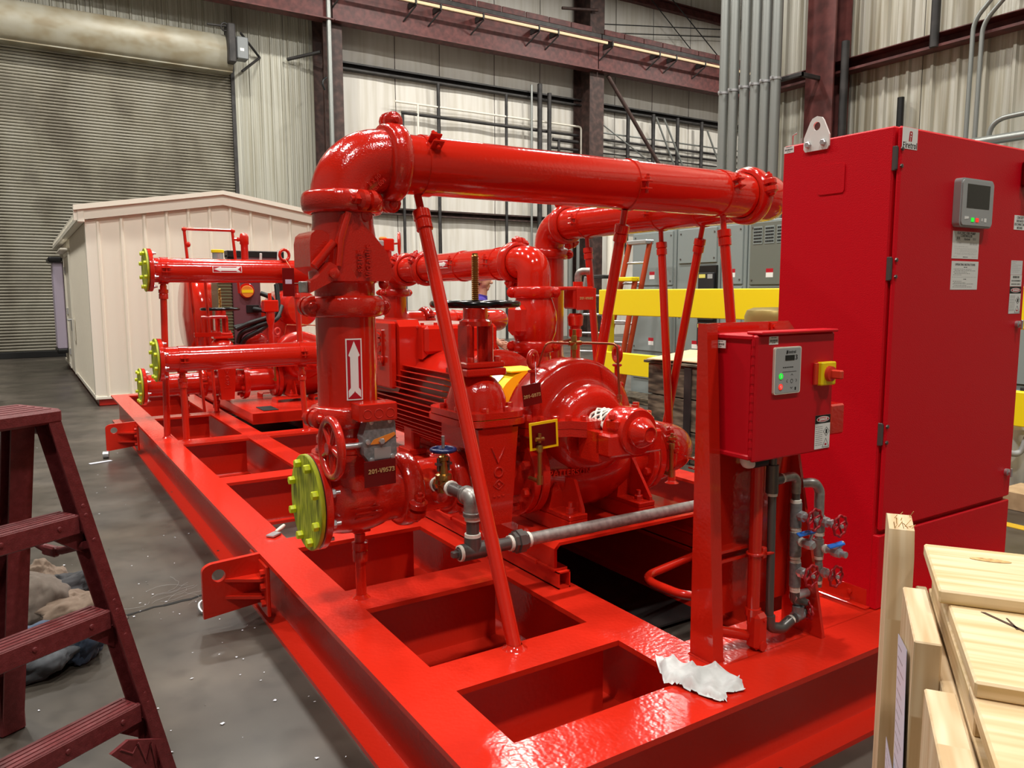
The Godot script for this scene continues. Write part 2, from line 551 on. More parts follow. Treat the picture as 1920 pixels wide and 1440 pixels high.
func lamps():
	var first: Node3D = null
	var k := 0
	for z in [3.0, -3.6, -10.3, -16.9]:
		for x in [-2.5, 4.0, 10.7, 17.4, 24.0]:
			if x > 9.0 and z > -9.0: continue
			var lab := "white ceiling lamp, %s row from the roller door, %s from left" % [{3.0: "fourth", -3.6: "third", -10.3: "second", -16.9: "first"}[z], {-2.5: "first", 4.0: "second", 10.7: "third", 17.4: "fourth", 24.0: "fifth"}[x]]
			if first == null:
				first = thing("high_bay_lamp", lab, "lamp", V(x, 12.2, z), "high bay lamps in rows under the hall ceiling")
				var b := B.new()
				b.bx(V(x - 0.5, 12.2, z - 0.3), V(x + 0.5, 12.3, z + 0.3), 0.01)
				put(b, "housing", M.white, first)
				b = B.new()
				b.rod(V(x - 0.35, 12.3, z), V(x - 0.35, 13.9, z), 0.008, 6)
				b.rod(V(x + 0.35, 12.3, z), V(x + 0.35, 13.9, z), 0.008, 6)
				put(b, "hanger", M.black, first)
				b = B.new()
				b.bx(V(x - 0.46, 12.185, z - 0.26), V(x + 0.46, 12.2, z + 0.26))
				put(b, "lamp_panel", M.lamp_glow, first)
			else:
				dup(first, V(x, 12.2, z) - first.position, lab)
			var l := AreaLight3D.new()
			l.name = "lamp_light_%d" % k
			k += 1
			l.area_size = Vector2(0.92, 0.52)
			l.light_energy = LAMP * (1.0 if z > 0.0 else 1.0)
			l.light_color = Color(1.0, 0.985, 0.95)
			l.area_range = 60.0
			l.area_attenuation = 2.0
			l.shadow_enabled = true
			l.position = V(x, 12.17, z)
			l.rotation.x = -PI / 2
			add_child(l)

func slab(called: String, lo: Vector3, hi: Vector3, m: Material) -> MeshInstance3D:
	var b := B.new()
	b.bx(lo, hi)
	return struct_(b, called, m)

func hall():
	slab("floor", V(-9.2, -0.25, -23.6), V(28, 0, 9.2), M.concrete)
	slab("ceiling", V(-9.2, 14.0, -23.6), V(28, 14.2, 9.2), M.ceiling_white)
	slab("wall_left", V(-9.4, 0, -23.6), V(-9.2, 14, 9.2), M.plain_wall)
	slab("wall_front", V(-9.4, 0, 9.2), V(28, 14, 9.4), M.plain_wall)
	slab("wall_far_right", V(28, 0, -23.6), V(28.2, 14, 9.2), M.plain_wall)
	slab("wall_return", V(9.6, 0, -8.2), V(28, 14, -8.0), M.plain_wall)
	# the crack across the floor
	var b := B.new()
	var nz := FastNoiseLite.new()
	nz.seed = 4; nz.frequency = 0.9
	var last := V(-1.8, 0.0, -3.75)
	for i in range(1, 70):
		var x := -1.8 + i * 0.045
		var z := -3.75 - (x + 1.8) * 0.2 + nz.get_noise_1d(x * 9.0) * 0.035
		var p := V(x, 0.002, z)
		var wd := 0.007 + 0.016 * absf(nz.get_noise_1d(x * 14.0 + 50.0))
		b.q(last + V(0, 0.002 - last.y, -wd), p + V(0, 0, -wd), p + V(0, 0, wd), last + V(0, 0.002 - last.y, wd), Vector3.UP)
		last = p
	put(b, "crack", M.crack_dark, get_node("floor"))
	b = B.new()
	b.bx(V(5.62, 0.0, -8.5), V(5.72, 0.004, 3.0))
	put(b, "floor_line", M.floor_yellow, get_node("floor"))

# ribbed sheet: along u, standing in v, ribs proud in w
func ribbed(o: Vector3, u: Vector3, v: Vector3, w: Vector3, length: float, height: float, pitch: float, rib: float, depth: float) -> B:
	var b := B.new()
	var prof := [W(0, 0)]
	var x := pitch * 0.3
	while x + rib < length:
		prof.append(W(x, 0)); prof.append(W(x + rib * 0.28, depth)); prof.append(W(x + rib * 0.72, depth)); prof.append(W(x + rib, 0))
		# two faint stiffening swages between the ribs
		for s in [0.38, 0.66]:
			var c: float = x + rib + (pitch - rib) * s
			if c + 0.03 < length:
				prof.append(W(c, 0)); prof.append(W(c + 0.012, depth * 0.16)); prof.append(W(c + 0.028, depth * 0.16)); prof.append(W(c + 0.04, 0))
		x += pitch
	prof.append(W(length, 0))
	for i in prof.size() - 1:
		var a: Vector3 = o + u * prof[i].x + w * prof[i].y
		var c: Vector3 = o + u * prof[i + 1].x + w * prof[i + 1].y
		b.q(a, c, c + v * height, a + v * height, w)
	return b

func back_wall():
	var wall := slab("wall_back", V(-9.4, 0, -23.6), V(28, 14, -23.2), M.plain_wall)
	# ribbed sheets left of the first column, above and beside the roller door
	var k := 0
	for x in [-9.2, -7.2, 5.55, 6.95]:
		put(ribbed(V(x, 0, -23.15), Vector3.RIGHT, Vector3.UP, Vector3.BACK, 1.98 if x < 0 else 1.39, 14.0, 0.30, 0.075, 0.035), "wall_sheet", M.ribbed_metal, wall)
	for i in 6:
		put(ribbed(V(-5.2 + i * 1.79, 8.2, -23.15), Vector3.RIGHT, Vector3.UP, Vector3.BACK, 1.78, 5.8, 0.30, 0.075, 0.035), "wall_sheet", M.ribbed_metal, wall)
	# faced insulation in tall strips right of the column, slightly uneven
	var r := RandomNumberGenerator.new()
	r.seed = 9
	var x := 8.36
	while x < 27.8:
		var wd := r.randf_range(1.5, 2.1)
		if wd + x > 27.0: wd = 27.95 - x
		for span in [[0.0, 4.12], [4.12, 8.33], [8.33, 14.0]]:
			var b := B.new()
			# a bowed face: the facing bellies out between the girts
			var n := 6
			for j in n:
				for i in 3:
					var q4 := []
					for c in [[0, 0], [1, 0], [1, 1], [0, 1]]:
						var fx: float = (i + c[0]) / 3.0
						var fy := float(j + c[1]) / n
						var bow := 0.05 * sin(PI * fx) * (0.6 + 0.4 * sin(PI * fy)) + 0.03 * sin(PI * fy)
						q4.append(V(x + 0.012 + (wd - 0.024) * fx, span[0] + (span[1] - span[0]) * fy, -23.15 + bow))
					b.q(q4[0], q4[1], q4[2], q4[3], Vector3.BACK)
			put(b, "insulation_panel", M.insulation, wall)
		var sb := B.new()
		sb.bx(V(x - 0.012, 0, -23.17), V(x + 0.012, 14, -23.14))
		put(sb, "seam", M.brown_steel, wall)
		x += wd
	# girts
	for g in [[8.2, 8.42, M.black_steel], [4.03, 4.24, M.brown_steel], [12.2, 12.55, M.maroon_steel]]:
		var b := B.new()
		b.prism([W(0, 0), W(0.22, 0), W(0.22, 0.05), W(0.2, 0.05), W(0.2, 0.015), W(0.02, 0.015), W(0.02, g[1] - g[0] - 0.015), W(0.2, g[1] - g[0] - 0.015), W(0.2, g[1] - g[0] - 0.05), W(0.22, g[1] - g[0] - 0.05), W(0.22, g[1] - g[0]), W(0, g[1] - g[0])], V(8.4, g[0], -23.1), Vector3.BACK, Vector3.UP, V(19.4, 0, 0))
		put(b, "wall_girt", g[2], wall)
	# roller door
	var door := Node3D.new()
	door.name = "door_1"
	door.set_meta("kind", "structure")
	door.position = V(0, 0, -23.0)
	org[door] = door.position
	add_child(door)
	var sb2 := B.new()
	sb2.prism([W(0, 0), W(0.016, 0.004), W(0.026, 0.014), W(0.031, 0.028), W(0.032, 0.042), W(0.029, 0.055), W(0.02, 0.064), W(0.0, 0.068), W(-0.01, 0.068), W(-0.01, 0)], V(-5.45, 0, 0), Vector3.BACK, Vector3.UP, V(10.9, 0, 0), 0.5)
	var sm := sb2.mesh()
	for i in 102:
		inst(sm, "slat", M.door_slat, door, V(0, 0.16 + i * 0.0765, -23.0))
	var b2 := B.new()
	b2.bx(V(-5.45, 0.0, -23.05), V(5.45, 0.16, -22.93), 0.01)
	put(b2, "bottom_bar", M.black, door)
	b2 = B.new()
	b2.bx(V(-5.5, 0.1, -23.06), V(5.5, 8.0, -23.02))
	put(b2, "curtain_backing", M.black_steel, door)
	for s in [-1.0, 1.0]:
		b2 = B.new()
		b2.bx(V(s * 5.44 - 0.05, 0, -23.12), V(s * 5.44 + 0.05, 8.1, -22.9), 0.004)
		put(b2, "guide_rail", M.black_steel, door)
		b2 = B.new()
		b2.bx(V(s * 5.56 - 0.06, 0, -23.12), V(s * 5.56 + 0.06, 8.1, -22.96), 0.004)
		put(b2, "jamb_trim", M.ribbed_metal, door)
	b2 = B.new()
	var hp := [W(-0.05, 0.0)]
	for i in 11: hp.append(W(0.42 + 0.42 * sin(PI * i / 10.0) * 0.62, 0.47 - 0.47 * cos(PI * i / 10.0)))
	hp.append(W(-0.05, 0.94))
	b2.prism(hp, V(-5.5, 7.55, -22.98), Vector3.BACK, Vector3.UP, V(10.85, 0, 0), 0.6)
	put(b2, "hood", M.door_hood, door)
	b2 = B.new()
	b2.bx(V(-5.5, 7.53, -22.55), V(5.35, 7.6, -22.5), 0.004)
	put(b2, "hood_lip", M.door_hood, door)
	# operator and its bracket
	var op := thing("door_operator", "grey motor box with black triangular bracket at the roller door's top corner", "door motor", V(5.6, 7.7, -22.4))
	b2 = B.new(); b2.bx(V(5.42, 7.85, -22.55), V(5.72, 8.42, -22.2), 0.02)
	put(b2, "motor_box", M.cast_grey, op)
	b2 = B.new()
	b2.tube([V(5.6, 8.6, -22.5), V(6.25, 8.2, -23.1)], 0.035, 6)
	b2.tube([V(5.6, 7.6, -22.5), V(6.25, 8.2, -23.1)], 0.035, 6)
	b2.tube([V(5.3, 8.65, -22.3), V(4.7, 8.62, -22.3)], 0.03, 6)
	put(b2, "bracket", M.black_steel, op)
	b2 = B.new(); b2.bx(V(5.18, 7.7, -22.6), V(5.38, 8.7, -22.1), 0.03)
	b2.torus(V(5.15, 8.62, -22.3), Vector3.BACK, 0.1, 0.025, 14, 6)
	put(b2, "end_plate", M.black_steel, op)
	b2 = B.new(); b2.bx(V(5.5, 8.05, -22.2), V(5.6, 8.12, -22.195))
	put(b2, "label", M.sticker_white, op)
	# steelwork in front of the wall: columns and crane runway
	var cd := [[7.75, 0.55, "left of the insulated panels"], [17.2, 0.62, "right of the wall pipes"], [26.2, 0.6, "at the far corner"]]
	for c in cd:
		var cb := B.new()
		cb.ibeam(V(c[0] + c[1] / 2, 0, -22.05), V(c[0] + c[1] / 2, 14, -22.05), c[1], 0.95, 0.04, 0.03, Vector3.BACK)
		var o := put(cb, "steel_column", M.brown_steel)
		tag(o, "dark brown steel wall column standing " + c[2], "column")
	for span in [[-9.0, 7.98], [8.02, 17.5], [17.54, 27.9]]:
		var rt := thing("crane_runway_beam", ["maroon runway beam over the roller door, left of the brown column", "maroon crane runway beam between the two brown columns", "maroon crane runway beam right of the second column, ending behind conduits"][[-9.0, 8.02, 17.54].find(span[0])], "crane beam", V((span[0] + span[1]) / 2, 9.15, -22.0))
		var cb := B.new()
		cb.ibeam(V(span[0], 10.22, -22.0), V(span[1], 10.22, -22.0), 0.4, 1.06, 0.035, 0.025)
		put(cb, "web_beam", M.maroon_steel, rt)
		cb = B.new()
		cb.bx(V(span[0], 10.22, -21.96), V(span[1], 10.36, -21.8), 0.01)
		put(cb, "crane_rail", M.black_steel, rt)
		var x2: float = span[0] + 0.1
		while x2 < span[1] - 1.0:
			cb = B.new()
			cb.bx(V(x2, 10.36, -21.86), V(x2 + 0.86, 10.54, -21.8), 0.006)
			put(cb, "rail_clip_plate", M.maroon_steel, rt)
			x2 += 0.9
		x2 = span[0] + 0.2
		var kk := 0
		while x2 < span[1] - 0.6:
			var ln: float = [2.1, 0.75, 1.4, 2.0, 0.7][kk % 5]
			ln = minf(ln, span[1] - x2)
			cb = B.new()
			cb.bx(V(x2, 9.94, -21.52), V(x2 + ln, 10.03, -21.45), 0.01)
			put(cb, "conductor_bar", M.cream_bar, rt)
			cb = B.new()
			cb.bx(V(x2 - 0.05, 9.9, -21.97), V(x2, 10.08, -21.44), 0.01)
			cb.tube([V(x2, 9.9, -21.5), V(x2 - 0.2, 9.55, -21.97)], 0.025, 5)
			put(cb, "bar_bracket", M.black_steel, rt)
			x2 += ln + 0.06
			kk += 1
	# pipes and conduits on the back wall
	var run := func(pts: Array, r: float, m: Material, lab: String, cat := "wall pipe"):
		var pb := B.new()
		pb.tube(bend(pts, 0.12, 4), r, 8)
		tag(put(pb, "wall_pipe", m), lab, cat)
	run.call([V(7.87, 0, -21.9), V(7.87, 11.2, -21.9)], 0.07, M.conduit, "galvanised conduit running up beside the first brown column")
	run.call([V(10.25, 7.46, -22.85), V(17.45, 7.46, -22.85), V(17.45, 4.2, -22.85)], 0.035, M.cream_trim, "thin white pipe level across the insulated wall, turning down at the column")
	run.call([V(11.0, 7.46, -22.8), V(11.0, 2.5, -22.8)], 0.035, M.cream_trim, "thin white pipe dropping from the white level pipe")
	run.call([V(10.45, 7.14, -22.82), V(17.3, 7.14, -22.82)], 0.05, M.black_steel, "thin black pipe level under the white wall pipe")
	run.call([V(10.5, 0, -22.85), V(10.5, 7.14, -22.85)], 0.05, M.black_steel, "black pipe rising to the left end of the black level pipe")
	run.call([V(11.75, 0, -22.86), V(11.75, 8.2, -22.86)], 0.055, M.black_steel, "black vertical pipe from the upper girt, left of the wall's middle")
	run.call([V(14.3, 0, -22.86), V(14.3, 8.2, -22.86)], 0.05, M.black_steel, "black vertical pipe in the middle of the insulated wall bay")
	run.call([V(15.55, 0, -22.7), V(15.55, 8.65, -22.7)], 0.085, M.black_steel, "thick black riser, left one of a pair")
	run.call([V(15.95, 0, -22.7), V(15.95, 8.4, -22.7)], 0.075, M.black_steel, "thick black riser, right one of a pair")
	run.call([V(15.25, 0, -22.75), V(15.25, 8.6, -22.75)], 0.04, M.conduit, "thin grey conduit with a white cap beside the pair of black risers")
	run.call([V(16.1, 6.88, -22.7), V(17.2, 6.88, -22.7)], 0.06, M.black_steel, "short black pipe stub by the column, topmost of four")
	for i in 3:
		run.call([V(15.9 + 0.1 * i, 6.6 - i * 0.26, -22.7), V(17.2, 6.6 - i * 0.26, -22.7)], 0.05, M.black_steel, ["short black pipe stub by the column, second of four from above", "short black pipe stub by the column, third of four from above", "short black pipe stub by the column, lowest of four"][i])
	run.call([V(16.3, 6.88, -22.62), V(16.3, 5.9, -22.62)], 0.05, M.black_steel, "short upright joining the black pipe stubs by the column")
	for i in 7:
		run.call([V(18.0, 7.35 - i * 0.24, -22.8), V(27.5, 7.35 - i * 0.24, -22.8)], 0.045 if i % 3 else 0.03, M.black_steel if i != 0 else M.conduit, "level dark pipe of the rack right of the column, %s from above" % ["first", "second", "third", "fourth", "fifth", "sixth", "seventh"][i])
	for i in 4:
		var xx: float = [19.5, 20.75, 22.0, 23.3][i]
		run.call([V(xx, 3.0, -22.7), V(xx, 8.25, -22.7)], 0.07, M.black_steel, "upright black post carrying the level pipe rack, %s from the column" % ["first", "second", "third", "fourth"][i], "pipe post")
	run.call([V(17.95, 9.1, -22.0), V(21.2, 5.4, -22.0)], 0.07, M.brown_steel, "dark diagonal brace running down from the runway beam at the second column", "brace")
	run.call([V(18.0, 7.5, -22.3), V(22.3, 5.4, -22.3)], 0.025, M.conduit, "thin grey cable sloping down from the second column across the pipe rack", "cable")
	run.call([V(20.7, 8.1, -22.5), V(22.2, 5.5, -22.5)], 0.035, M.conduit, "thin grey slanting pipe left of another on the pipe rack")
	run.call([V(21.1, 8.1, -22.5), V(22.7, 5.5, -22.5)], 0.035, M.conduit, "thin grey slanting pipe right of another on the pipe rack")
	run.call([V(23.4, 7.9, -22.5), V(24.8, 5.5, -22.5)], 0.035, M.conduit, "thin grey slanting pipe close to the conduits on the pipe rack")
	run.call([V(17.9, 10.9, -22.3), V(24.9, 11.9, -22.4)], 0.02, M.black, "thin black cable rising to the right over the runway beam", "cable")
	run.call([V(17.9, 10.7, -22.6), V(24.9, 11.7, -22.7)], 0.018, M.black, "second thin black cable rising to the right close to the wall", "cable")
	run.call([V(19.6, 13.4, -22.3), V(24.9, 9.9, -22.3)], 0.02, M.black, "thin black cable falling to the right above the runway beam", "cable")
	run.call([V(19.0, 13.4, -22.7), V(24.9, 9.3, -22.7)], 0.018, M.black, "second thin black cable falling to the right by the wall", "cable")
	run.call([V(17.64, 0, -21.4), V(17.64, 3.9, -21.4)], 0.12, M.cream_trim, "thick white pipe standing at the foot of the second brown column")
	run.call([V(16.5, 0, -22.2), V(16.5, 5.6, -22.2)], 0.09, M.conduit, "grey upright pipe just left of the second brown column, left one")
	run.call([V(16.85, 0, -22.2), V(16.85, 5.6, -22.2)], 0.06, M.conduit, "grey upright pipe just left of the second brown column, right one")
	run.call([V(7.0, 8.24, -23.0), V(7.78, 8.42, -22.4)], 0.05, M.black_steel, "short black strut between ribbed wall and first column", "strut")
	run.call([V(15.9, 10.95, -21.9), V(17.4, 11.15, -21.9)], 0.05, M.brown_steel, "short brown strut across the second column above the beam", "strut")
	run.call([V(7.75, 7.6, -21.9), V(7.62, 7.5, -21.8), V(7.6, 7.35, -21.8), V(7.68, 7.25, -21.85)], 0.03, M.black, "small black cable loop by the galvanised conduit", "cable")

func right_wall():
	var wall := slab("wall_right", V(9.4, 0, -8.0), V(9.6, 14, 9.2), M.plain_wall)
	for i in 12:
		put(ribbed(V(9.39, 0, -8.0 + i * 1.22), Vector3.BACK, Vector3.UP, Vector3.LEFT, 1.21, 14.0, 0.305, 0.07, 0.03), "wall_sheet", M.side_metal, wall)
	for y in [[4.4, 4.56], [7.6, 7.76], [1.6, 1.76]]:
		var b := B.new()
		b.prism([W(0, 0), W(0.2, 0), W(0.2, 0.03), W(0.015, 0.03), W(0.015, y[1] - y[0] - 0.01), W(0.2, y[1] - y[0] - 0.01), W(0.2, y[1] - y[0]), W(0, y[1] - y[0])], V(9.36, y[0], -8.0), Vector3.LEFT, Vector3.UP, V(0, 0, 17.0))
		put(b, "wall_girt", M.maroon_steel, wall)
	var cb := B.new()
	cb.ibeam(V(9.0, 0, -6.72), V(9.0, 14, -6.72), 0.42, 0.34, 0.025, 0.02, Vector3.LEFT)
	tag(put(cb, "steel_column", M.maroon_steel), "maroon steel column against the side wall, beside the grey conduits", "column")
	var run := func(called: String, pts: Array, r: float, m: Material, lab: String, cat: String, R := 0.2):
		var pb := B.new()
		pb.tube(bend(pts, R, 6), r, 10)
		tag(put(pb, called, m), lab, cat)
	var ps := [-7.93, -7.75, -7.56, -7.38, -7.21, -7.04]
	for i in 6:
		var o := thing("conduit", "thick grey conduit beside the red cabinet, %s of six from the left" % ["first", "second", "third", "fourth", "fifth", "last"][i], "conduit", V(8.55, 2.5, ps[i]), "grey conduits rising from the switchgear")
		var b := B.new()
		b.tube([V(8.55, 2.5, ps[i]), V(8.55, 13.9, ps[i])], 0.066, 16)
		put(b, "pipe", M.conduit, o)
		b = B.new()
		b.lathe(V(8.55, 4.34, ps[i]), Vector3.UP, [W(0.066, 0), W(0.074, 0), W(0.074, 0.03), W(0.066, 0.03)], 16)
		b.box(V(8.46, 4.355, ps[i] + 0.01), V(0.05, 0.035, 0.03), 0.004)
		put(b, "clamp", M.zinc, o)
	var b3 := B.new()
	b3.bx(V(8.62, 4.33, -8.05), V(8.67, 4.38, -6.7), 0.004)
	b3.bx(V(8.62, 4.33, -6.75), V(9.3, 4.38, -6.7), 0.004)
	tag(put(b3, "strut_rail", M.black_steel), "steel strut rail behind the six grey conduits", "strut")
	run.call("strut_channel", [V(9.28, 2.0, -5.75), V(9.28, 3.95, -5.75)], 0.04, M.black, "short black strut channel standing up behind the red cabinet's corner", "strut")
	run.call("strut_channel", [V(9.1, 2.0, -6.42), V(9.1, 4.75, -6.42)], 0.05, M.black_steel, "dark strut channel along the right side of the maroon wall column", "strut")
	run.call("strut_channel", [V(9.15, 4.4, -5.3), V(9.15, 13.0, -5.3)], 0.05, M.black_steel, "dark vertical channel rising from the side wall's maroon girt", "strut")
	run.call("thin_conduit", [V(9.1, 1.0, -4.86), V(9.1, 4.55, -4.84), V(9.1, 4.9, -4.5), V(9.1, 4.95, -3.0)], 0.025, M.conduit, "thin grey conduit, outer of two curving to the right at top", "conduit", 0.3)
	run.call("thin_conduit", [V(9.1, 1.0, -4.76), V(9.1, 4.5, -4.74), V(9.1, 4.78, -4.45), V(9.1, 4.82, -3.0)], 0.025, M.conduit, "thin grey conduit, inner of two curving to the right at top", "conduit", 0.3)
	run.call("thin_conduit", [V(9.1, 1.0, -4.6), V(9.1, 3.45, -4.6), V(9.1, 3.5, -3.0)], 0.028, M.conduit, "grey conduit bending level just above the red cabinet's right end", "conduit", 0.2)
	run.call("thick_conduit", [V(8.9, 3.2, -4.8), V(8.9, 3.2, -3.0)], 0.05, M.conduit, "level grey conduit low behind the red cabinet's right end", "conduit")
	run.call("cable", [V(8.6, 2.5, -6.85), V(8.4, 2.9, -6.7), V(8.3, 3.05, -6.3), V(8.3, 3.0, -5.6)], 0.05, M.rubber, "black cable bending over behind the red cabinet beside the conduits", "cable")

func shed():
	var o := thing("site_shed", "cream ribbed metal shed with low gable roof and side door by the roller door", "shed", V(2.72, 0, -16.4))
	var x0 := 0.9
	var x1 := 4.54
	var z0 := -12.45
	var z1 := -20.4
	var b := B.new()
	b.bx(V(x0 + 0.01, 0.0, z1 + 0.01), V(x1 - 0.01, 0.12, z0 - 0.02), 0.01)
	put(b, "base_skid", M.gloss_red, o)
	b = B.new()
	b.prism([W(x0, 0.1), W(x1, 0.1), W(x1, 2.62), W(2.72, 2.98), W(x0, 2.62)], V(0, 0, z1), Vector3.RIGHT, Vector3.UP, V(0, 0, z0 - z1))
	put(b, "wall", M.cream, o)
	# front panels and the standing ribs between them
	for i in 12:
		var x := x0 + 0.1 + i * 0.30
		var top := 2.62 + 0.36 * (1.0 - absf(x + 0.02 - 2.72) / 1.82)
		b = B.new()
		b.prism([W(0, 0), W(0.018, 0.028), W(0.042, 0.028), W(0.06, 0)], V(x, 0.13, z0), Vector3.RIGHT, Vector3.BACK, V(0, top - 0.17, 0))
		put(b, "rib", M.cream, o)
	for i in 38:
		var z := z0 - 0.12 - i * 0.2
		if z < -16.3 and z > -17.9: continue
		b = B.new()
		b.prism([W(0, 0), W(0.018, 0.028), W(0.042, 0.028), W(0.06, 0)], V(x0, 0.13, z), Vector3.FORWARD, Vector3.LEFT, V(0, 2.46, 0))
		put(b, "rib", M.cream, o)
	b = B.new()
	b.bx(V(x0 - 0.03, 0.1, z0 - 0.09), V(x0 + 0.12, 2.62, z0 + 0.012), 0.004)
	put(b, "corner_trim", M.cream_trim, o)
	b = B.new()
	b.bx(V(x0 - 0.035, 0.1, z1), V(x0 - 0.005, 0.16, z0 + 0.02), 0.004)
	b.bx(V(x0 - 0.035, 0.1, z0), V(x1 + 0.03, 0.14, z0 + 0.03), 0.004)
	put(b, "sill_trim", M.cream_trim, o)
	b = B.new()
	for s in [-1.0, 1.0]:
		var e: float = 2.72 + s * 1.95
		b.prism([W(2.72, 3.0), W(2.72, 3.05), W(e, 2.66), W(e, 2.6)], V(0, 0, z1 - 0.1), Vector3.RIGHT, Vector3.UP, V(0, 0, z0 - z1 + 0.16))
	put(b, "roof", M.cream_trim, o)
	for i in 26:
		b = B.new()
		var z := z0 - 0.1 - i * 0.3
		for s in [-1.0, 1.0]:
			var e: float = 2.72 + s * 1.96
			b.prism([W(2.72, 3.04), W(2.72, 3.08), W(e, 2.695), W(e, 2.65)], V(0, 0, z), Vector3.RIGHT, Vector3.UP, V(0, 0, 0.06))
		put(b, "roof_rib", M.cream_trim, o)
	# fascia with a folded lower edge
	b = B.new()
	for s in [-1.0, 1.0]:
		var e: float = 2.72 + s * 1.98
		b.prism([W(2.72, 2.92), W(2.72, 3.09), W(e, 2.75), W(e, 2.6)], V(0, 0, z0 + 0.02), Vector3.RIGHT, Vector3.UP, V(0, 0, 0.05))
		b.prism([W(2.72, 3.07), W(2.72, 3.13), W(e, 2.81), W(e, 2.74)], V(0, 0, z0 - 0.05), Vector3.RIGHT, Vector3.UP, V(0, 0, 0.16))
	put(b, "fascia", M.cream_trim, o)
	b = B.new()
	b.bx(V(x0 - 0.12, 2.58, z1 - 0.1), V(x0 - 0.03, 2.76, z0 + 0.08), 0.01)
	put(b, "eave_trim", M.cream_trim, o)
	# side door
	b = B.new()
	b.bx(V(x0 - 0.04, 0.14, -17.75), V(x0 + 0.01, 2.3, -16.45), 0.01)
	var d := put(b, "door", M.cream, o)
	b = B.new()
	b.bx(V(x0 - 0.06, 2.3, -17.85), V(x0 + 0.01, 2.38, -16.35), 0.01)
	b.bx(V(x0 - 0.06, 0.12, -17.85), V(x0 + 0.01, 2.34, -17.75), 0.01)
	b.bx(V(x0 - 0.06, 0.12, -16.45), V(x0 + 0.01, 2.34, -16.35), 0.01)
	b.bx(V(x0 - 0.18, 2.38, -17.9), V(x0 + 0.01, 2.42, -16.3), 0.01)
	put(b, "door_frame", M.cream_trim, o)
	b = B.new()
	b.bx(V(x0 - 0.055, 0.9, -16.9), V(x0 - 0.03, 1.1, -16.5), 0.01)
	put(b, "kick_plate", M.aluminium, d)
	b = B.new()
	b.rod(V(x0 - 0.04, 1.12, -16.6), V(x0 - 0.12, 1.12, -16.6), 0.02, 10)
	b.rod(V(x0 - 0.11, 1.12, -16.6), V(x0 - 0.11, 1.12, -16.75), 0.012, 8)
	put(b, "door_handle", M.zinc, d)
	for y in [0.4, 1.2, 2.0]:
		b = B.new(); b.bx(V(x0 - 0.07, y, -17.77), V(x0 - 0.04, y + 0.12, -17.72))
		put(b, "door_hinge", M.zinc, d)
	b = B.new()
	b.bx(V(x0 - 0.05, 0.75, -16.28), V(x0 - 0.03, 1.15, -16.1), 0.005)
	put(b, "notice_holder", M.cream_trim, o)
	# wall unit on the far end of the side
	var u := thing("wall_unit", "tall grey unit with black top hung on the shed's far left side", "air conditioner", V(0.78, 0.4, -19.2))
	b = B.new(); b.bx(V(0.68, 0.45, -19.7), V(0.86, 2.25, -18.8), 0.02)
	put(b, "casing", M.lilac, u)
	b = B.new(); b.bx(V(0.6, 2.25, -19.8), V(0.86, 2.36, -18.7), 0.03)
	put(b, "hood", M.black, u)
	b = B.new(); b.bx(V(0.66, 0.36, -19.75), V(0.86, 0.45, -18.75), 0.02)
	put(b, "base", M.black, u)

const T := 0.335
const ZA := -2.98
const YA := 0.775

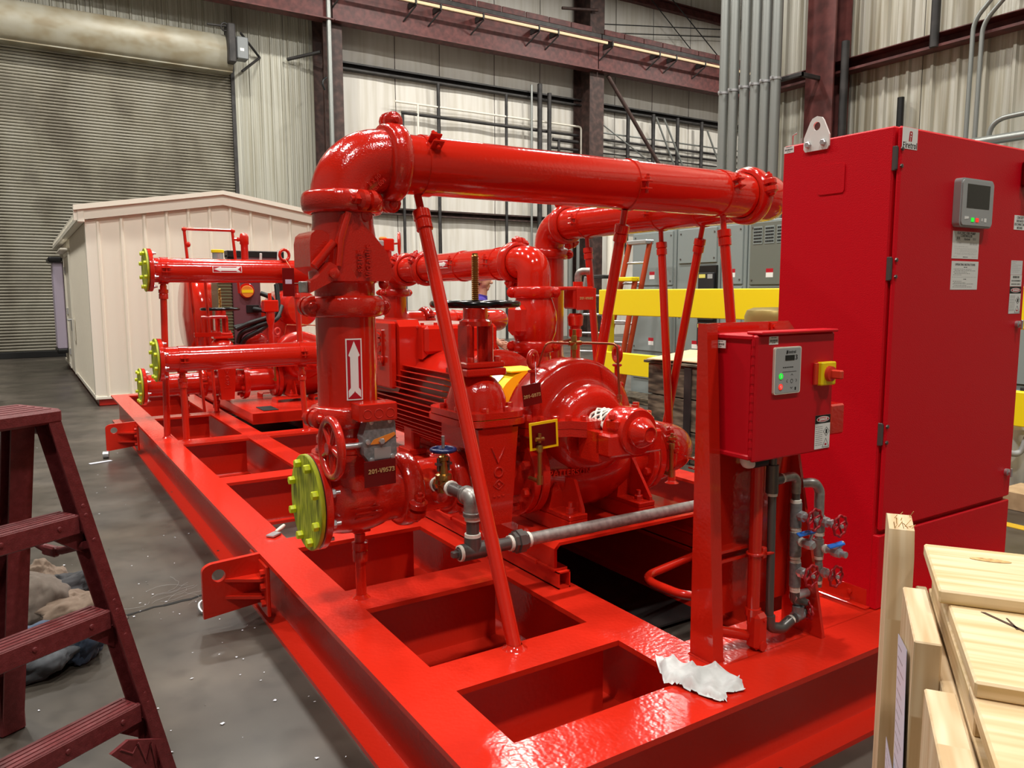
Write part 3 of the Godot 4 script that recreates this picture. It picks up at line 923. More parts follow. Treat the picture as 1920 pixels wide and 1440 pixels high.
func skid():
	var o := thing("skid_frame", "long glossy red steel skid of welded I-beams carrying the pumps", "skid", V(2.4, 0, -6.2))
	var m: Material = M.skid_red
	var beam := func(a: Vector3, b2: Vector3, w: float):
		var b := B.new()
		b.ibeam(a, b2, w, T, 0.02, 0.014)
		put(b, "beam", m, o)
	var XR := 3.95
	beam.call(V(1.016, T, -10.86), V(1.016, T, -1.54), 0.182)
	beam.call(V(XR - 0.09, T, -10.86), V(XR - 0.09, T, -1.54), 0.182)
	beam.call(V(1.107, T, -1.64), V(XR - 0.18, T, -1.64), 0.2)
	beam.call(V(1.107, T, -10.765), V(XR - 0.18, T, -10.765), 0.19)
	for z in [[-2.085, -2.273], [-2.85, -3.08], [-3.75, -3.94]]:
		beam.call(V(1.107, T, (z[0] + z[1]) / 2), V(1.78, T, (z[0] + z[1]) / 2), z[0] - z[1])
	beam.call(V(1.107, T, -5.425), V(XR - 0.18, T, -5.425), 0.19)
	for z in [[-6.92, -7.155], [-8.536, -8.73]]:
		beam.call(V(1.107, T, (z[0] + z[1]) / 2), V(1.65, T, (z[0] + z[1]) / 2), z[0] - z[1])
	beam.call(V(1.82, T, -7.04), V(XR - 0.18, T, -7.04), 0.23)
	beam.call(V(1.8775, T, -1.74), V(1.8775, T, -5.33), 0.195)
	beam.call(V(1.735, T, -5.52), V(1.735, T, -10.67), 0.17)
	beam.call(V(2.85, T, -1.74), V(2.85, T, -10.67), 0.19)
	# deck plate under the stand and the cabinet; welds
	var b := B.new()
	b.bx(V(1.975, T - 0.02, -1.95), V(XR - 0.18, T, -1.735), 0.002)
	b.bx(V(2.75, T - 0.02, -2.75), V(XR - 0.18, T, -1.94), 0.002)
	put(b, "deck_plate", m, o)
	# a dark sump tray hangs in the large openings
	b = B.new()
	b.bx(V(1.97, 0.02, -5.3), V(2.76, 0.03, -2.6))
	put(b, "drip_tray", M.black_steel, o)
	# ledges along the lower flanges of the nearest openings
	for z in [[-1.75, -2.08], [-2.28, -2.84], [-3.09, -3.74]]:
		b = B.new()
		b.bx(V(1.2, 0.0, z[1] - 0.02), V(1.75, 0.012, z[1] + 0.09))
		put(b, "ledge", m, o)
	# bolt holes in the outer lower flange, as dark rings
	for z in [-2.2, -4.9, -6.6]:
		b = B.new()
		b.disc(V(0.955, 0.02, z), Vector3.UP, 0.011, 0.0015, 12, 0.0005)
		put(b, "bolt_hole", M.crack_dark, o)
	b = B.new()
	b.disc(V(2.05, 0.02, -1.565), Vector3.UP, 0.011, 0.0015, 12, 0.0005)
	put(b, "bolt_hole", M.crack_dark, o)
	# lifting lugs
	for z in [-3.8, -8.5]:
		b = B.new()
		var x0 := 0.655
		var pl := [W(0.0, 0.06), W(0.275, 0.09), W(0.275, 0.335)]
		for i in 7: pl.append(W(0.06 - 0.06 * sin(PI / 2 * i / 6.0), 0.285 + 0.04 * cos(PI / 2 * i / 6.0)))
		b.holed(pl, W(0.075, 0.262), 0.031, V(x0, 0, z), Vector3.RIGHT, Vector3.UP, V(0, 0, 0.03))
		var lug := put(b, "lifting_lug", m, o)
		b = B.new()
		for y in [0.14, 0.225]:
			b.prism([W(0.1, 0.03), W(0.27, 0.03), W(0.27, 0.12), W(0.24, 0.12)], V(x0, y, z), Vector3.RIGHT, Vector3.BACK, V(0, 0.014, 0))
			b.prism([W(0.1, 0), W(0.27, 0), W(0.27, -0.09), W(0.24, -0.09)], V(x0, y, z), Vector3.RIGHT, Vector3.BACK, V(0, 0.014, 0))
		put(b, "gusset", m, lug)
		b = B.new()
		b.bx(V(x0 + 0.262, 0.06, z - 0.14), V(x0 + 0.28, 0.31, z + 0.17), 0.004)
		put(b, "mounting_plate", m, lug)
		for y in [0.12, 0.2, 0.27]:
			b = B.new()
			b.hexa(V(x0 + 0.262, y, z + 0.13), Vector3.LEFT, 0.018, 0.02)
			put(b, "bolt", m, lug)
	# fabric of the weld beads where posts stand is left to each post
	# the dark handrail loop lying inside the sump opening
	b = B.new()
	b.tube(bend([V(2.9, 0.31, -2.68), V(2.31, 0.31, -2.56), V(2.33, 0.31, -2.25), V(2.75, 0.31, -2.28)], 0.12, 7), 0.02, 12)
	tag(put(b, "bent_pipe", M.gloss_red), "red bent pipe loop inside the skid opening behind the controller stand", "pipe")

# grooved coupling: two bolted housing halves round the pipe; ears along `ear`
func coupling(par: Node, o: Vector3, ax: Vector3, r: float, ear: Vector3, w := 0.08, bulge := 0.034, called := "coupling", m: Material = null):
	if m == null: m = M.cast_red
	ax = ax.normalized()
	ear = (ear - ax * ear.dot(ax)).normalized()
	var tn := ax.cross(ear)
	var b := B.new()
	var p := [W(r, -w / 2)]
	for i in 9:
		var a := PI * i / 8.0
		p.append(W(r + 0.008 + (bulge - 0.008) * pow(sin(a), 0.6), -w / 2 * cos(a)))
	p.append(W(r, w / 2))
	b.lathe(o, ax, p, 36, false, 0.0, 0.4)
	for s in [-1.0, 1.0]:
		var c: Vector3 = o + ear * s * (r + bulge * 0.95)
		for k in [-1.0, 1.0]:
			b.lathe(c + tn * k * 0.008, tn * k, [W(0, 0), W(w * 0.46, 0), W(w * 0.46, 0.022), W(w * 0.3, 0.032), W(0, 0.034)], 14)
			b.box(c + tn * k * 0.024 - ear * s * 0.028, V(0.06, w * 0.62, 0.03), 0.008, Basis(ear, ax, tn))
	var cp := put(b, called, m, par)
	for s in [-1.0, 1.0]:
		var c: Vector3 = o + ear * s * (r + bulge * 1.1)
		b = B.new()
		b.rod(c - tn * 0.075, c + tn * 0.06, 0.010, 8)
		b.hexa(c - tn * 0.042, -tn, 0.021, 0.02)
		b.ball(c + tn * 0.042, 0.02, 10, tn, 0.8)
		put(b, "coupling_bolt", m, cp)

# thin strap clamp round a pipe with a little bolted ear
func strap(par: Node, o: Vector3, ax: Vector3, r: float, ear: Vector3, w := 0.05, m: Material = null):
	if m == null: m = M.gloss_red
	var b := B.new()
	ax = ax.normalized()
	ear = (ear - ax * ear.dot(ax)).normalized()
	var tn := ax.cross(ear)
	b.lathe(o, ax, [W(r, -w / 2), W(r + 0.006, -w / 2 + 0.002), W(r + 0.006, w / 2 - 0.002), W(r, w / 2)], 36)
	for k in [-1.0, 1.0]:
		b.box(o + ear * (r + 0.022) + tn * k * 0.018, V(0.05, w, 0.008), 0.002, Basis(ear, ax, tn))
	b.rod(o + ear * (r + 0.026) - tn * 0.05, o + ear * (r + 0.026) + tn * 0.04, 0.008, 8)
	b.hexa(o + ear * (r + 0.026) - tn * 0.024, -tn, 0.016, 0.014)
	put(b, "strap_clamp", m, par)

func ring_bolts(par: Node, o: Vector3, ax: Vector3, R: float, n: int, r: float, h: float, m: Material, called := "bolt", phase := 0.0):
	ax = ax.normalized()
	var u := B.perp(ax)
	var w := ax.cross(u)
	for i in n:
		var a := TAU * (i + 0.5) / n + phase
		var b := B.new()
		b.hexa(o + (u * cos(a) + w * sin(a)) * R, ax, r, h, i * 1.3)
		put(b, called, m, par)

# lime blanking plate with its bolts, axis -x
func blind_flange(p: Vector3, r: float, label: String):
	var o := thing("blind_flange", label, "flange", p - V(0, r, 0), "lime blanking plates on the pipe ends")
	var b := B.new()
	b.disc(p, Vector3.RIGHT, r, 0.018, 44, 0.003)
	put(b, "plate", M.lime_plate, o)
	b = B.new()
	b.disc(p + V(0.018, 0, 0), Vector3.RIGHT, r * 0.985, 0.004, 44, 0.001)
	put(b, "gasket", M.black, o)
	for i in 8:
		var a := TAU * (i + 0.5) / 8
		var c := p + V(0, cos(a), sin(a)) * r * 0.83
		b = B.new()
		b.hexa(c, Vector3.LEFT, 0.018, 0.022, i * 1.1)
		var bo := put(b, "bolt", M.lime, o)
		b = B.new()
		b.rod(c + V(0.055, 0, 0), c + V(0.09, 0, 0), 0.009, 8)
		b.hexa(c + V(0.055, 0, 0), Vector3.RIGHT, 0.018, 0.016)
		put(b, "nut", M.zinc, bo)

func front_line():
	var c := V(0, YA, ZA)
	# -- blanked tee at the left end
	blind_flange(V(0.918, YA, ZA), 0.192, "large lime green blanking plate on the nearest pipe end, over the front skid beams")
	var o := thing("pipe_tee", "fat red cast tee behind the nearest lime blanking plate", "pipe fitting", V(1.12, 0.6, ZA))
	var b := B.new()
	b.lathe(V(0, YA, ZA), Vector3.RIGHT, [W(0.1, 0.94), W(0.188, 0.94), W(0.192, 0.944), W(0.192, 0.966), W(0.188, 0.97), W(0.132, 0.972), W(0.126, 0.985), W(0.134, 1.0), W(0.146, 1.05), W(0.15, 1.11), W(0.146, 1.17), W(0.134, 1.22), W(0.124, 1.24), W(0.124, 1.31), W(0, 1.31)], 44)
	b.lathe(V(1.105, YA, ZA), Vector3.UP, [W(0.14, 0.0), W(0.14, 0.08), W(0.13, 0.13), W(0.122, 0.15), W(0.122, 0.17), W(0.15, 0.172), W(0.15, 0.195), W(0, 0.195)], 36)
	put(b, "body", M.cast_red, o)
	b = B.new()
	for i in 3:
		b.bx(V(1.07, YA - 0.02 - i * 0.022, ZA + 0.146 - i * 0.006), V(1.07 + [0.1, 0.11, 0.08][i], YA - 0.012 - i * 0.022, ZA + 0.152 - i * 0.006), 0.002)
	put(b, "cast_mark", M.cast_red, o)
	coupling(o, V(1.335, YA, ZA), Vector3.RIGHT, 0.122, V(0, -0.35, 1), 0.085, 0.036)
	# short adjustable post under it
	post("short red adjustable post under the nearest blanked tee, standing on a cross beam", V(1.14, T, ZA), V(1.14, 0.63, ZA), 0.022, 0.52)
	# -- spool and small drain line
	o = thing("pipe_spool", "short red pipe between the blanked tee and the gate valve", "pipe", V(1.45, 0.66, ZA))
	b = B.new()
	b.lathe(V(0, YA, ZA), Vector3.RIGHT, [W(0, 1.31), W(0.115, 1.31), W(0.115, 1.58), W(0, 1.58)], 36)
	b.lathe(V(1.45, YA - 0.02, ZA + 0.1), V(0, -0.1, 1), [W(0.034, 0), W(0.034, 0.03), W(0.026, 0.045), W(0, 0.045)], 16)
	put(b, "pipe", M.gloss_red, o)
	coupling(o, V(1.56, YA, ZA), Vector3.RIGHT, 0.115, V(0, -0.5, 1), 0.07, 0.03)
	# -- gate valve
	gate1 = gate_valve()
	drain_line()
	riser()

var gate1: Node3D

func post(label: String, a: Vector3, b0: Vector3, r: float, collar: float):
	var o := thing("pipe_support", label, "pipe support", a)
	var d := (b0 - a).normalized()
	var b := B.new()
	b.tube([a, b0 - d * 0.02], r, 16)
	put(b, "post", M.gloss_red, o)
	b = B.new()
	b.lathe(a, Vector3.UP, [W(r + 0.016, 0), W(r + 0.008, 0.006), W(r, 0.014)], 16)
	put(b, "weld_bead", M.gloss_red, o)
	var h := a.distance_to(b0)
	b = B.new()
	var hh := h * collar if collar < 1.0 else h - 0.12
	hh = h - 0.14
	b.lathe(a, d, [W(r, hh), W(r + 0.01, hh + 0.004), W(r + 0.01, hh + 0.045), W(r + 0.006, hh + 0.05), W(r + 0.012, hh + 0.055), W(r + 0.012, hh + 0.085), W(r - 0.004, hh + 0.09), W(r - 0.004, h - 0.005)], 12)
	put(b, "adjusting_collar", M.gloss_red, o)
	b = B.new()
	var u := Vector3.RIGHT
	b.box(b0 - d * 0.004, V(0.075, 0.012, 0.06), 0.003)
	b.box(b0 + V(-0.03, 0.012, 0), V(0.012, 0.03, 0.05), 0.003)
	b.box(b0 + V(0.03, 0.012, 0), V(0.012, 0.03, 0.05), 0.003)
	put(b, "saddle", M.gloss_red, o)

func gate_valve() -> Node3D:
	var x := 1.70
	var o := thing("gate_valve", "nearest red gate valve with black handwheel and brass screw stem", "valve", V(x, 0.6, ZA))
	var b := B.new()
	b.lathe(V(0, YA, ZA), Vector3.RIGHT, [W(0, 1.53), W(0.118, 1.53), W(0.118, 1.6), W(0.135, 1.64), W(0.14, 1.7), W(0.135, 1.76), W(0.118, 1.8), W(0.118, 1.88), W(0.196, 1.882), W(0.2, 1.886), W(0.2, 1.916), W(0.196, 1.92), W(0, 1.92)], 40)
	# the flat wedge chamber
	var pl := []
	for k in 21:
		var a := PI + PI * k / 20.0
		pl.append(W(0.165 * cos(a), 0.16 * sin(a)))
	pl.append(W(0.185, 0.14)); pl.append(W(0.185, 0.27)); pl.append(W(-0.185, 0.27)); pl.append(W(-0.185, 0.14))
	b.prism(pl, V(x - 0.075, YA, ZA), Vector3.BACK, Vector3.UP, V(0.15, 0, 0), 0.7)
	b.box(V(x, YA + 0.2, ZA), V(0.21, 0.15, 0.33), 0.03)
	put(b, "body", M.cast_red, o)
	# front of the chamber slopes in: the narrow tapered face that carries the cast marks
	b = B.new()
	b.prism([W(-0.065, -0.17), W(0.065, -0.17), W(0.1, 0.25), W(-0.1, 0.25)], V(x, YA, ZA + 0.1), Vector3.RIGHT, Vector3.UP, V(0, 0, 0.09))
	put(b, "front_rib", M.cast_red, o)
	b = B.new()
	b.tube([V(x - 0.035, YA + 0.17, ZA + 0.192), V(x - 0.005, YA + 0.1, ZA + 0.192), V(x + 0.03, YA + 0.17, ZA + 0.192)], 0.005, 6)
	b.torus(V(x, YA + 0.06, ZA + 0.191), Vector3.BACK, 0.02, 0.005, 16, 6)
	b.tube([V(x - 0.026, YA + 0.005, ZA + 0.191), V(x, YA + 0.026, ZA + 0.191), V(x + 0.026, YA + 0.005, ZA + 0.191), V(x, YA - 0.016, ZA + 0.191)], 0.004, 6, false, [], true)
	b.ball(V(x, YA + 0.005, ZA + 0.191), 0.008, 8)
	for i in 3: b.bx(V(x - 0.03 + i * 0.022, YA - 0.05, ZA + 0.188), V(x - 0.016 + i * 0.022, YA - 0.04, ZA + 0.194), 0.002)
	put(b, "cast_mark", M.cast_red, o)
	# bonnet flanges
	b = B.new()
	for k in 2:
		var y := YA + 0.262 + k * 0.03
		b.prism(rrect(0.33 - k * 0.012, 0.42 - k * 0.012, 0.09), V(x, y, ZA), Vector3.RIGHT, Vector3.BACK, V(0, 0.027, 0), 0.7)
	put(b, "bonnet_flange", M.cast_red, o)
	for i in 8:
		var a := TAU * (i + 0.5) / 8
		b = B.new()
		b.hexa(V(x + 0.142 * cos(a) * 1.0, YA + 0.319, ZA + 0.185 * sin(a)), Vector3.UP, 0.016, 0.02, i)
		put(b, "bolt", M.cast_red, o)
	b = B.new()
	# dome flattened front to back is an ellipse: swept as rings
	b.lathe(V(x, YA + 0.31, ZA), Vector3.UP, [W(0.135, 0), W(0.132, 0.05), W(0.115, 0.1), W(0.085, 0.135), W(0.06, 0.15), W(0.055, 0.16), W(0, 0.16)], 32)
	put(b, "bonnet", M.cast_red, o)
	b = B.new()
	b.box(V(x, YA + 0.482, ZA), V(0.2, 0.032, 0.2), 0.006)
	b.box(V(x, YA + 0.513, ZA), V(0.19, 0.026, 0.19), 0.006)
	put(b, "gland_plate", M.cast_red, o)
	for i in 4:
		b = B.new()
		b.hexa(V(x + [-0.07, 0.07, 0.07, -0.07][i], YA + 0.526, ZA + [-0.07, -0.07, 0.07, 0.07][i]), Vector3.UP, 0.016, 0.022, i)
		put(b, "bolt", M.cast_red, o)
	b = B.new()
	for s in [-1.0, 1.0]:
		b.box(V(x + s * 0.052, YA + 0.6, ZA), V(0.028, 0.18, 0.1), 0.008)
		b.box(V(x + s * 0.035, YA + 0.6, ZA), V(0.05, 0.18, 0.022), 0.006)
	b.lathe(V(x, YA + 0.68, ZA), Vector3.UP, [W(0, 0), W(0.07, 0), W(0.072, 0.02), W(0.055, 0.03), W(0.055, 0.075), W(0.048, 0.08), W(0, 0.08)], 24)
	put(b, "yoke", M.cast_red, o)
	b = B.new()
	b.torus(V(x, YA + 0.775, ZA), Vector3.UP, 0.185, 0.016, 44, 10)
	b.lathe(V(x, YA + 0.755, ZA), Vector3.UP, [W(0, 0), W(0.034, 0), W(0.036, 0.03), W(0.03, 0.035), W(0, 0.035)], 20)
	for i in 5:
		var a := TAU * i / 5 + 0.3
		b.tube([V(x + 0.03 * cos(a), YA + 0.775, ZA + 0.03 * sin(a)), V(x + 0.18 * cos(a), YA + 0.775, ZA + 0.18 * sin(a))], 0.013, 8)
	put(b, "handwheel", M.black_gloss, o)
	b = B.new()
	var pr := [W(0, 0)]
	for i in 27:
		pr.append(W(0.0175, i * 0.0085)); pr.append(W(0.013, i * 0.0085 + 0.0042))
	pr.append(W(0.012, 0.235)); pr.append(W(0, 0.235))
	b.lathe(V(x, YA + 0.76, ZA), Vector3.UP, pr, 16)
	put(b, "screw_stem", M.brass, o)
	ring_bolts(o, V(1.88, YA, ZA), Vector3.LEFT, 0.162, 8, 0.02, 0.03, M.cast_red)
	return o

func rrect(w: float, h: float, r: float) -> Array:
	var p := []
	for k in 4:
		var cx: float = (w / 2 - r) * [1, -1, -1, 1][k]
		var cy: float = (h / 2 - r) * [1, 1, -1, -1][k]
		for i in 6:
			var a := PI / 2 * k + PI / 2 * i / 5.0
			p.append(W(cx + r * cos(a), cy + r * sin(a)))
	return p

func fitting(b: B, p: Vector3, ax: Vector3, r: float, l: float):
	b.lathe(p, ax, [W(r - 0.004, 0), W(r, 0.002), W(r, 0.014), W(r - 0.004, 0.017), W(r - 0.004, l - 0.017), W(r, l - 0.014), W(r, l - 0.002), W(r - 0.004, l)], 16)

func drain_line():
	# brass gate valve on the spool, steel pipe out towards the front, down, and across to the stand
	var x := 1.44
	var y := 0.812
	var zv := -2.80
	var o := thing("brass_valve", "small brass gate valve with blue handwheel on the drain line", "valve", V(x, 0.78, zv))
	var b := B.new()
	b.lathe(V(x, y, zv - 0.05), Vector3.BACK, [W(0, 0), W(0.026, 0), W(0.026, 0.02), W(0.02, 0.024), W(0.026, 0.05), W(0.02, 0.076), W(0.026, 0.08), W(0.026, 0.1), W(0, 0.1)], 8, true)
	b.lathe(V(x, y - 0.03, zv), Vector3.UP, [W(0, 0), W(0.024, 0), W(0.026, 0.05), W(0.034, 0.055), W(0.034, 0.075), W(0.02, 0.08), W(0.016, 0.13), W(0.022, 0.135), W(0.022, 0.15), W(0.01, 0.155), W(0.01, 0.18), W(0, 0.18)], 12)
	put(b, "body", M.brass, o)
	b = B.new()
	for s in [-1.0, 1.0]: b.rod(V(x + s * 0.024, y + 0.06, zv), V(x + s * 0.024, y + 0.115, zv), 0.006, 8)
	b.bx(V(x - 0.034, y + 0.085, zv - 0.012), V(x + 0.034, y + 0.095, zv + 0.012))
	put(b, "gland", M.dark_steel, o)
	b = B.new()
	b.torus(V(x, y + 0.148, zv), Vector3.UP, 0.048, 0.009, 28, 8)
	for i in 4:
		var a := TAU * i / 4
		b.tube([V(x, y + 0.148, zv), V(x + 0.047 * cos(a), y + 0.148, zv + 0.047 * sin(a))], 0.007, 6)
	put(b, "handwheel", M.blue_paint, o)
	b = B.new()
	b.rod(V(x, y + 0.13, zv), V(x, y + 0.205, zv), 0.007, 8)
	put(b, "stem", M.steel, o)
	o = thing("drain_pipe", "bare grey steel drain pipe with elbow, tee and union across the front", "pipe", V(1.55, 0.5, -2.56))
	var r := 0.026
	var z := -2.56
	var ty := 0.60
	b = B.new()
	b.tube([V(x, y - 0.015, -2.87), V(x, y, zv - 0.04)], r * 0.9, 12)
	put(b, "nipple", M.steel, o)
	b = B.new()
	b.tube([V(x, y, zv + 0.045), V(x, y, z - 0.03)], r, 14)
	put(b, "pipe", M.dark_steel, o)
	b = B.new()
	b.tube(bend([V(x, y, z - 0.05), V(x, y, z), V(x, y - 0.065, z)], 0.05, 8), 0.034, 16)
	fitting(b, V(x, y, z - 0.055), Vector3.BACK, 0.038, 0.02)
	fitting(b, V(x, y - 0.075, z), Vector3.UP, 0.038, 0.02)
	put(b, "elbow", M.steel, o)
	b = B.new()
	b.tube([V(x, y - 0.07, z), V(x, ty + 0.03, z)], r, 14)
	put(b, "pipe", M.dark_steel, o)
	b = B.new()
	b.tube([V(x - 0.05, ty, z), V(x + 0.05, ty, z)], 0.034, 16)
	b.tube([V(x, ty, z), V(x, ty + 0.055, z)], 0.034, 16)
	put(b, "tee", M.dark_steel, o)
	b = B.new()
	b.rod(V(x - 0.07, ty, z), V(x - 0.05, ty, z), 0.022, 12)
	b.box(V(x - 0.08, ty, z), V(0.026, 0.024, 0.024), 0.003)
	put(b, "plug", M.dark_steel, o)
	for q in [[V(x, y, zv + 0.06), Vector3.BACK], [V(x, y - 0.01, zv - 0.055), Vector3.FORWARD], [V(x, ty + 0.056, z), Vector3.UP], [V(x, y - 0.09, z), Vector3.UP], [V(x - 0.062, ty, z), Vector3.RIGHT], [V(x + 0.05, ty, z), Vector3.RIGHT], [V(1.605, ty, z), Vector3.RIGHT], [V(1.69, ty, z), Vector3.RIGHT]]:
		b = B.new()
		b.lathe(q[0], q[1], [W(r, 0), W(0.032, 0.001), W(0.032, 0.014), W(r, 0.015)], 14)
		put(b, "thread_tape", M.tape_white, o)
	b = B.new()
	b.tube([V(x + 0.05, ty, z), V(1.625, ty, z)], r, 14)
	put(b, "pipe", M.dark_steel, o)
	b = B.new()
	b.lathe(V(1.62, ty, z), Vector3.RIGHT, [W(0.03, 0), W(0.042, 0.004), W(0.042, 0.018), W(0.05, 0.02), W(0.05, 0.048), W(0.04, 0.05), W(0.04, 0.066), W(0.03, 0.07)], 8, true)
	put(b, "union", M.dark_steel, o)
	b = B.new()
	b.tube(bend([V(1.69, ty, z), V(2.92, ty - 0.004, z), V(2.92, 0.36, z)], 0.05), r, 16)
	put(b, "pipe", M.steel, o)

func riser():
	var x := 1.105
	# -- butterfly valve with gear box and red handwheel
	var o := thing("butterfly_valve", "red butterfly valve with grey gear box, red handwheel and position pointer", "valve", V(x, 0.96, ZA))
	var b := B.new()
	b.lathe(V(x, 0, ZA), Vector3.UP, [W(0.1, 0.972), W(0.135, 0.972), W(0.135, 0.985), W(0.118, 0.99), W(0.118, 1.0), W(0.13, 1.005), W(0.13, 1.03), W(0.118, 1.035), W(0.118, 1.09), W(0, 1.09)], 36)
	b.lathe(V(x + 0.02, 1.01, ZA + 0.1), V(0.02, 0, 1), [W(0.05, 0), W(0.045, 0.06), W(0.06, 0.065), W(0.06, 0.08), W(0, 0.08)], 20)
	put(b, "body", M.cast_red, o)
	var gz := ZA + 0.2
	b = B.new()
	var gp := [W(-0.06, -0.07), W(-0.035, -0.105), W(0.055, -0.1), W(0.075, -0.075), W(0.07, 0.05), W(0.05, 0.075), W(-0.04, 0.075), W(-0.065, 0.0)]
	var gc := V(x + 0.035, 1.055, gz - 0.03)
	b.prism(gp, gc, Vector3.RIGHT, Vector3.UP, V(0, 0, 0.055), 0.99)
	var gb := put(b, "gear_box", M.cast_grey, o)
	b = B.new()
	b.prism([W(-0.035, -0.03), W(0.02, -0.03), W(0.07, 0.0), W(0.065, 0.01), W(-0.02, -0.012)], gc + V(0, 0.0, 0.055), Vector3.RIGHT, Vector3.UP, V(0, 0, 0.004))
	put(b, "position_pointer", M.orange, gb)
	b = B.new()
	b.box(gc + V(0.015, -0.068, 0.056), V(0.07, 0.045, 0.002))
	put(b, "data_plate", M.zinc, gb)
	for s in [W(-0.03, 0.055), W(0.045, 0.055), W(-0.045, -0.02), W(0.055, -0.085), W(-0.03, -0.092)]:
		b = B.new()
		b.lathe(gc + V(s.x, s.y, 0.055), Vector3.BACK, [W(0, 0), W(0.011, 0), W(0.009, 0.007), W(0, 0.008)], 10)
		put(b, "screw", M.zinc, gb)
	b = B.new()
	b.hexa(gc + V(0.01, -0.02, 0.058), Vector3.BACK, 0.012, 0.012)
	put(b, "centre_bolt", M.zinc, gb)
	b = B.new()
	b.rod(gc + V(-0.05, -0.035, 0.02), gc + V(-0.17, -0.035, 0.02), 0.011, 10)
	put(b, "shaft", M.zinc, o)
	b = B.new()
	var hc := gc + V(-0.175, -0.035, 0.02)
	b.torus(hc, Vector3.RIGHT, 0.108, 0.017, 40, 12)
	b.lathe(hc + V(-0.02, 0, 0), Vector3.RIGHT, [W(0, 0), W(0.024, 0), W(0.024, 0.04), W(0, 0.04)], 14)
	for i in 5:
		var a := TAU * i / 5 + 0.5
		b.tube([hc, hc + V(0.0, cos(a), sin(a)) * 0.105], 0.012, 8)
	put(b, "handwheel", M.cast_red, o)
	# box with knock-outs above the gear
	b = B.new()
	b.box(V(x + 0.03, 1.15, gz), V(0.155, 0.07, 0.09), 0.005)
	var jb := put(b, "switch_box", M.gloss_red, o)
	for i in 3:
		b = B.new()
		b.torus(V(x - 0.015 + i * 0.046, 1.145, gz + 0.045), Vector3.BACK, 0.017, 0.0025, 18, 5)
		put(b, "knock_out", M.gloss_red, jb)
	b = B.new()
	b.box(V(x + 0.03, 0.915, gz + 0.045), V(0.135, 0.1, 0.003), 0.001, Basis(Vector3.UP, 0.1))
	var tg := put(b, "hanging_tag", M.tag_maroon, o)
	text_("201-V9573", 0.017, V(x + 0.035, 0.925, gz + 0.048), Basis(Vector3.UP, 0.1), M.pine_end, tg)
	# -- vertical pipe
	o = thing("riser_pipe", "vertical red riser pipe with tall white up arrow label", "pipe", V(x, 1.09, ZA))
	b = B.new()
	b.lathe(V(x, 0, ZA), Vector3.UP, [W(0, 1.07), W(0.118, 1.07), W(0.118, 1.6), W(0, 1.6)], 44)
	put(b, "pipe", M.gloss_red, o)
	coupling(o, V(x, 1.115, ZA), Vector3.UP, 0.118, V(-1, 0, 0.25), 0.085, 0.036)
	coupling(o, V(x, 1.548, ZA), Vector3.UP, 0.118, V(-1, 0, 0.12), 0.085, 0.036)
	arrow_label(o, V(x, 0, ZA), Vector3.UP, V(-sin(0.12), 0, cos(0.12)), 0.119, 1.185, 1.425, 0.064)
	# -- check valve
	o = thing("check_valve", "bulky red swing check valve on top of the arrow-marked riser", "valve", V(x, 1.6, ZA))
	b = B.new()
	b.lathe(V(x, 0, ZA), Vector3.UP, [W(0, 1.58), W(0.118, 1.58), W(0.118, 1.635), W(0.128, 1.645), W(0.138, 1.652), W(0.14, 1.7), W(0.134, 1.76), W(0.124, 1.83), W(0.119, 1.87), W(0.118, 1.95), W(0, 1.95)], 40, false, 0.0, 0.6)
	# the clapper housing: a flat-faced wedge in front, a rounded cap block to the left
	b.prism([W(-0.115, 1.645), W(0.13, 1.645), W(0.142, 1.66), W(0.142, 1.71), W(0.125, 1.755), W(0.08, 1.81), W(0.02, 1.87), W(-0.03, 1.905), W(-0.05, 1.895), W(-0.075, 1.80), W(-0.085, 1.71)], V(x, 0, ZA - 0.02), Vector3.RIGHT, Vector3.UP, V(0, 0, 0.158), 0.9)
	b.prism([W(-0.165, 1.70), W(-0.1, 1.66), W(-0.06, 1.78), W(-0.085, 1.815), W(-0.115, 1.835), W(-0.14, 1.835), W(-0.158, 1.82), W(-0.165, 1.79)], V(x, 0, ZA - 0.11), Vector3.RIGHT, Vector3.UP, V(0, 0, 0.2), 0.6)
	put(b, "body", M.cast_red, o)
	b = B.new()
	b.prism([W(-0.19, 1.6), W(-0.1, 1.645), W(-0.065, 1.645), W(-0.085, 1.70), W(-0.11, 1.715), W(-0.165, 1.655), W(-0.19, 1.645)], V(x, 0, ZA + 0.1), Vector3.RIGHT, Vector3.UP, V(0, 0, 0.055), 0.7)
	put(b, "hinge_arm", M.cast_red, o)
	b = B.new()
	b.lathe(V(x - 0.098, 1.672, ZA + 0.15), Vector3.BACK, [W(0.02, 0), W(0.02, 0.014), W(0.012, 0.018), W(0, 0.018)], 12)
	put(b, "hinge_pin", M.cast_red, o)
	b = B.new()
	b.lathe(V(x + 0.055, 1.895, ZA + 0.1), Vector3.BACK, [W(0.024, 0), W(0.022, 0.016), W(0, 0.018)], 16)
	put(b, "boss", M.cast_red, o)
	b = B.new()
	b.ball(V(x + 0.145, 1.635, ZA + 0.05), 0.022, 10)
	put(b, "side_bolt", M.cast_red, o)
	b = B.new()
	b.tube([V(x - 0.075, 1.7, ZA + 0.142), V(x - 0.062, 1.8, ZA + 0.142), V(x - 0.03, 1.9, ZA + 0.142)], 0.013, 8)
	put(b, "front_rib", M.cast_red, o)
	b = B.new()
	b.tube([V(x - 0.16, 1.7, ZA + 0.12), V(x - 0.085, 1.79, ZA + 0.13)], 0.016, 8)
	put(b, "side_rib", M.cast_red, o)
	b = B.new()
	b.box(V(x - 0.205, 1.622, ZA + 0.12), V(0.028, 0.042, 0.03), 0.003)
	put(b, "steel_plug", M.steel, o, "grey steel plug")
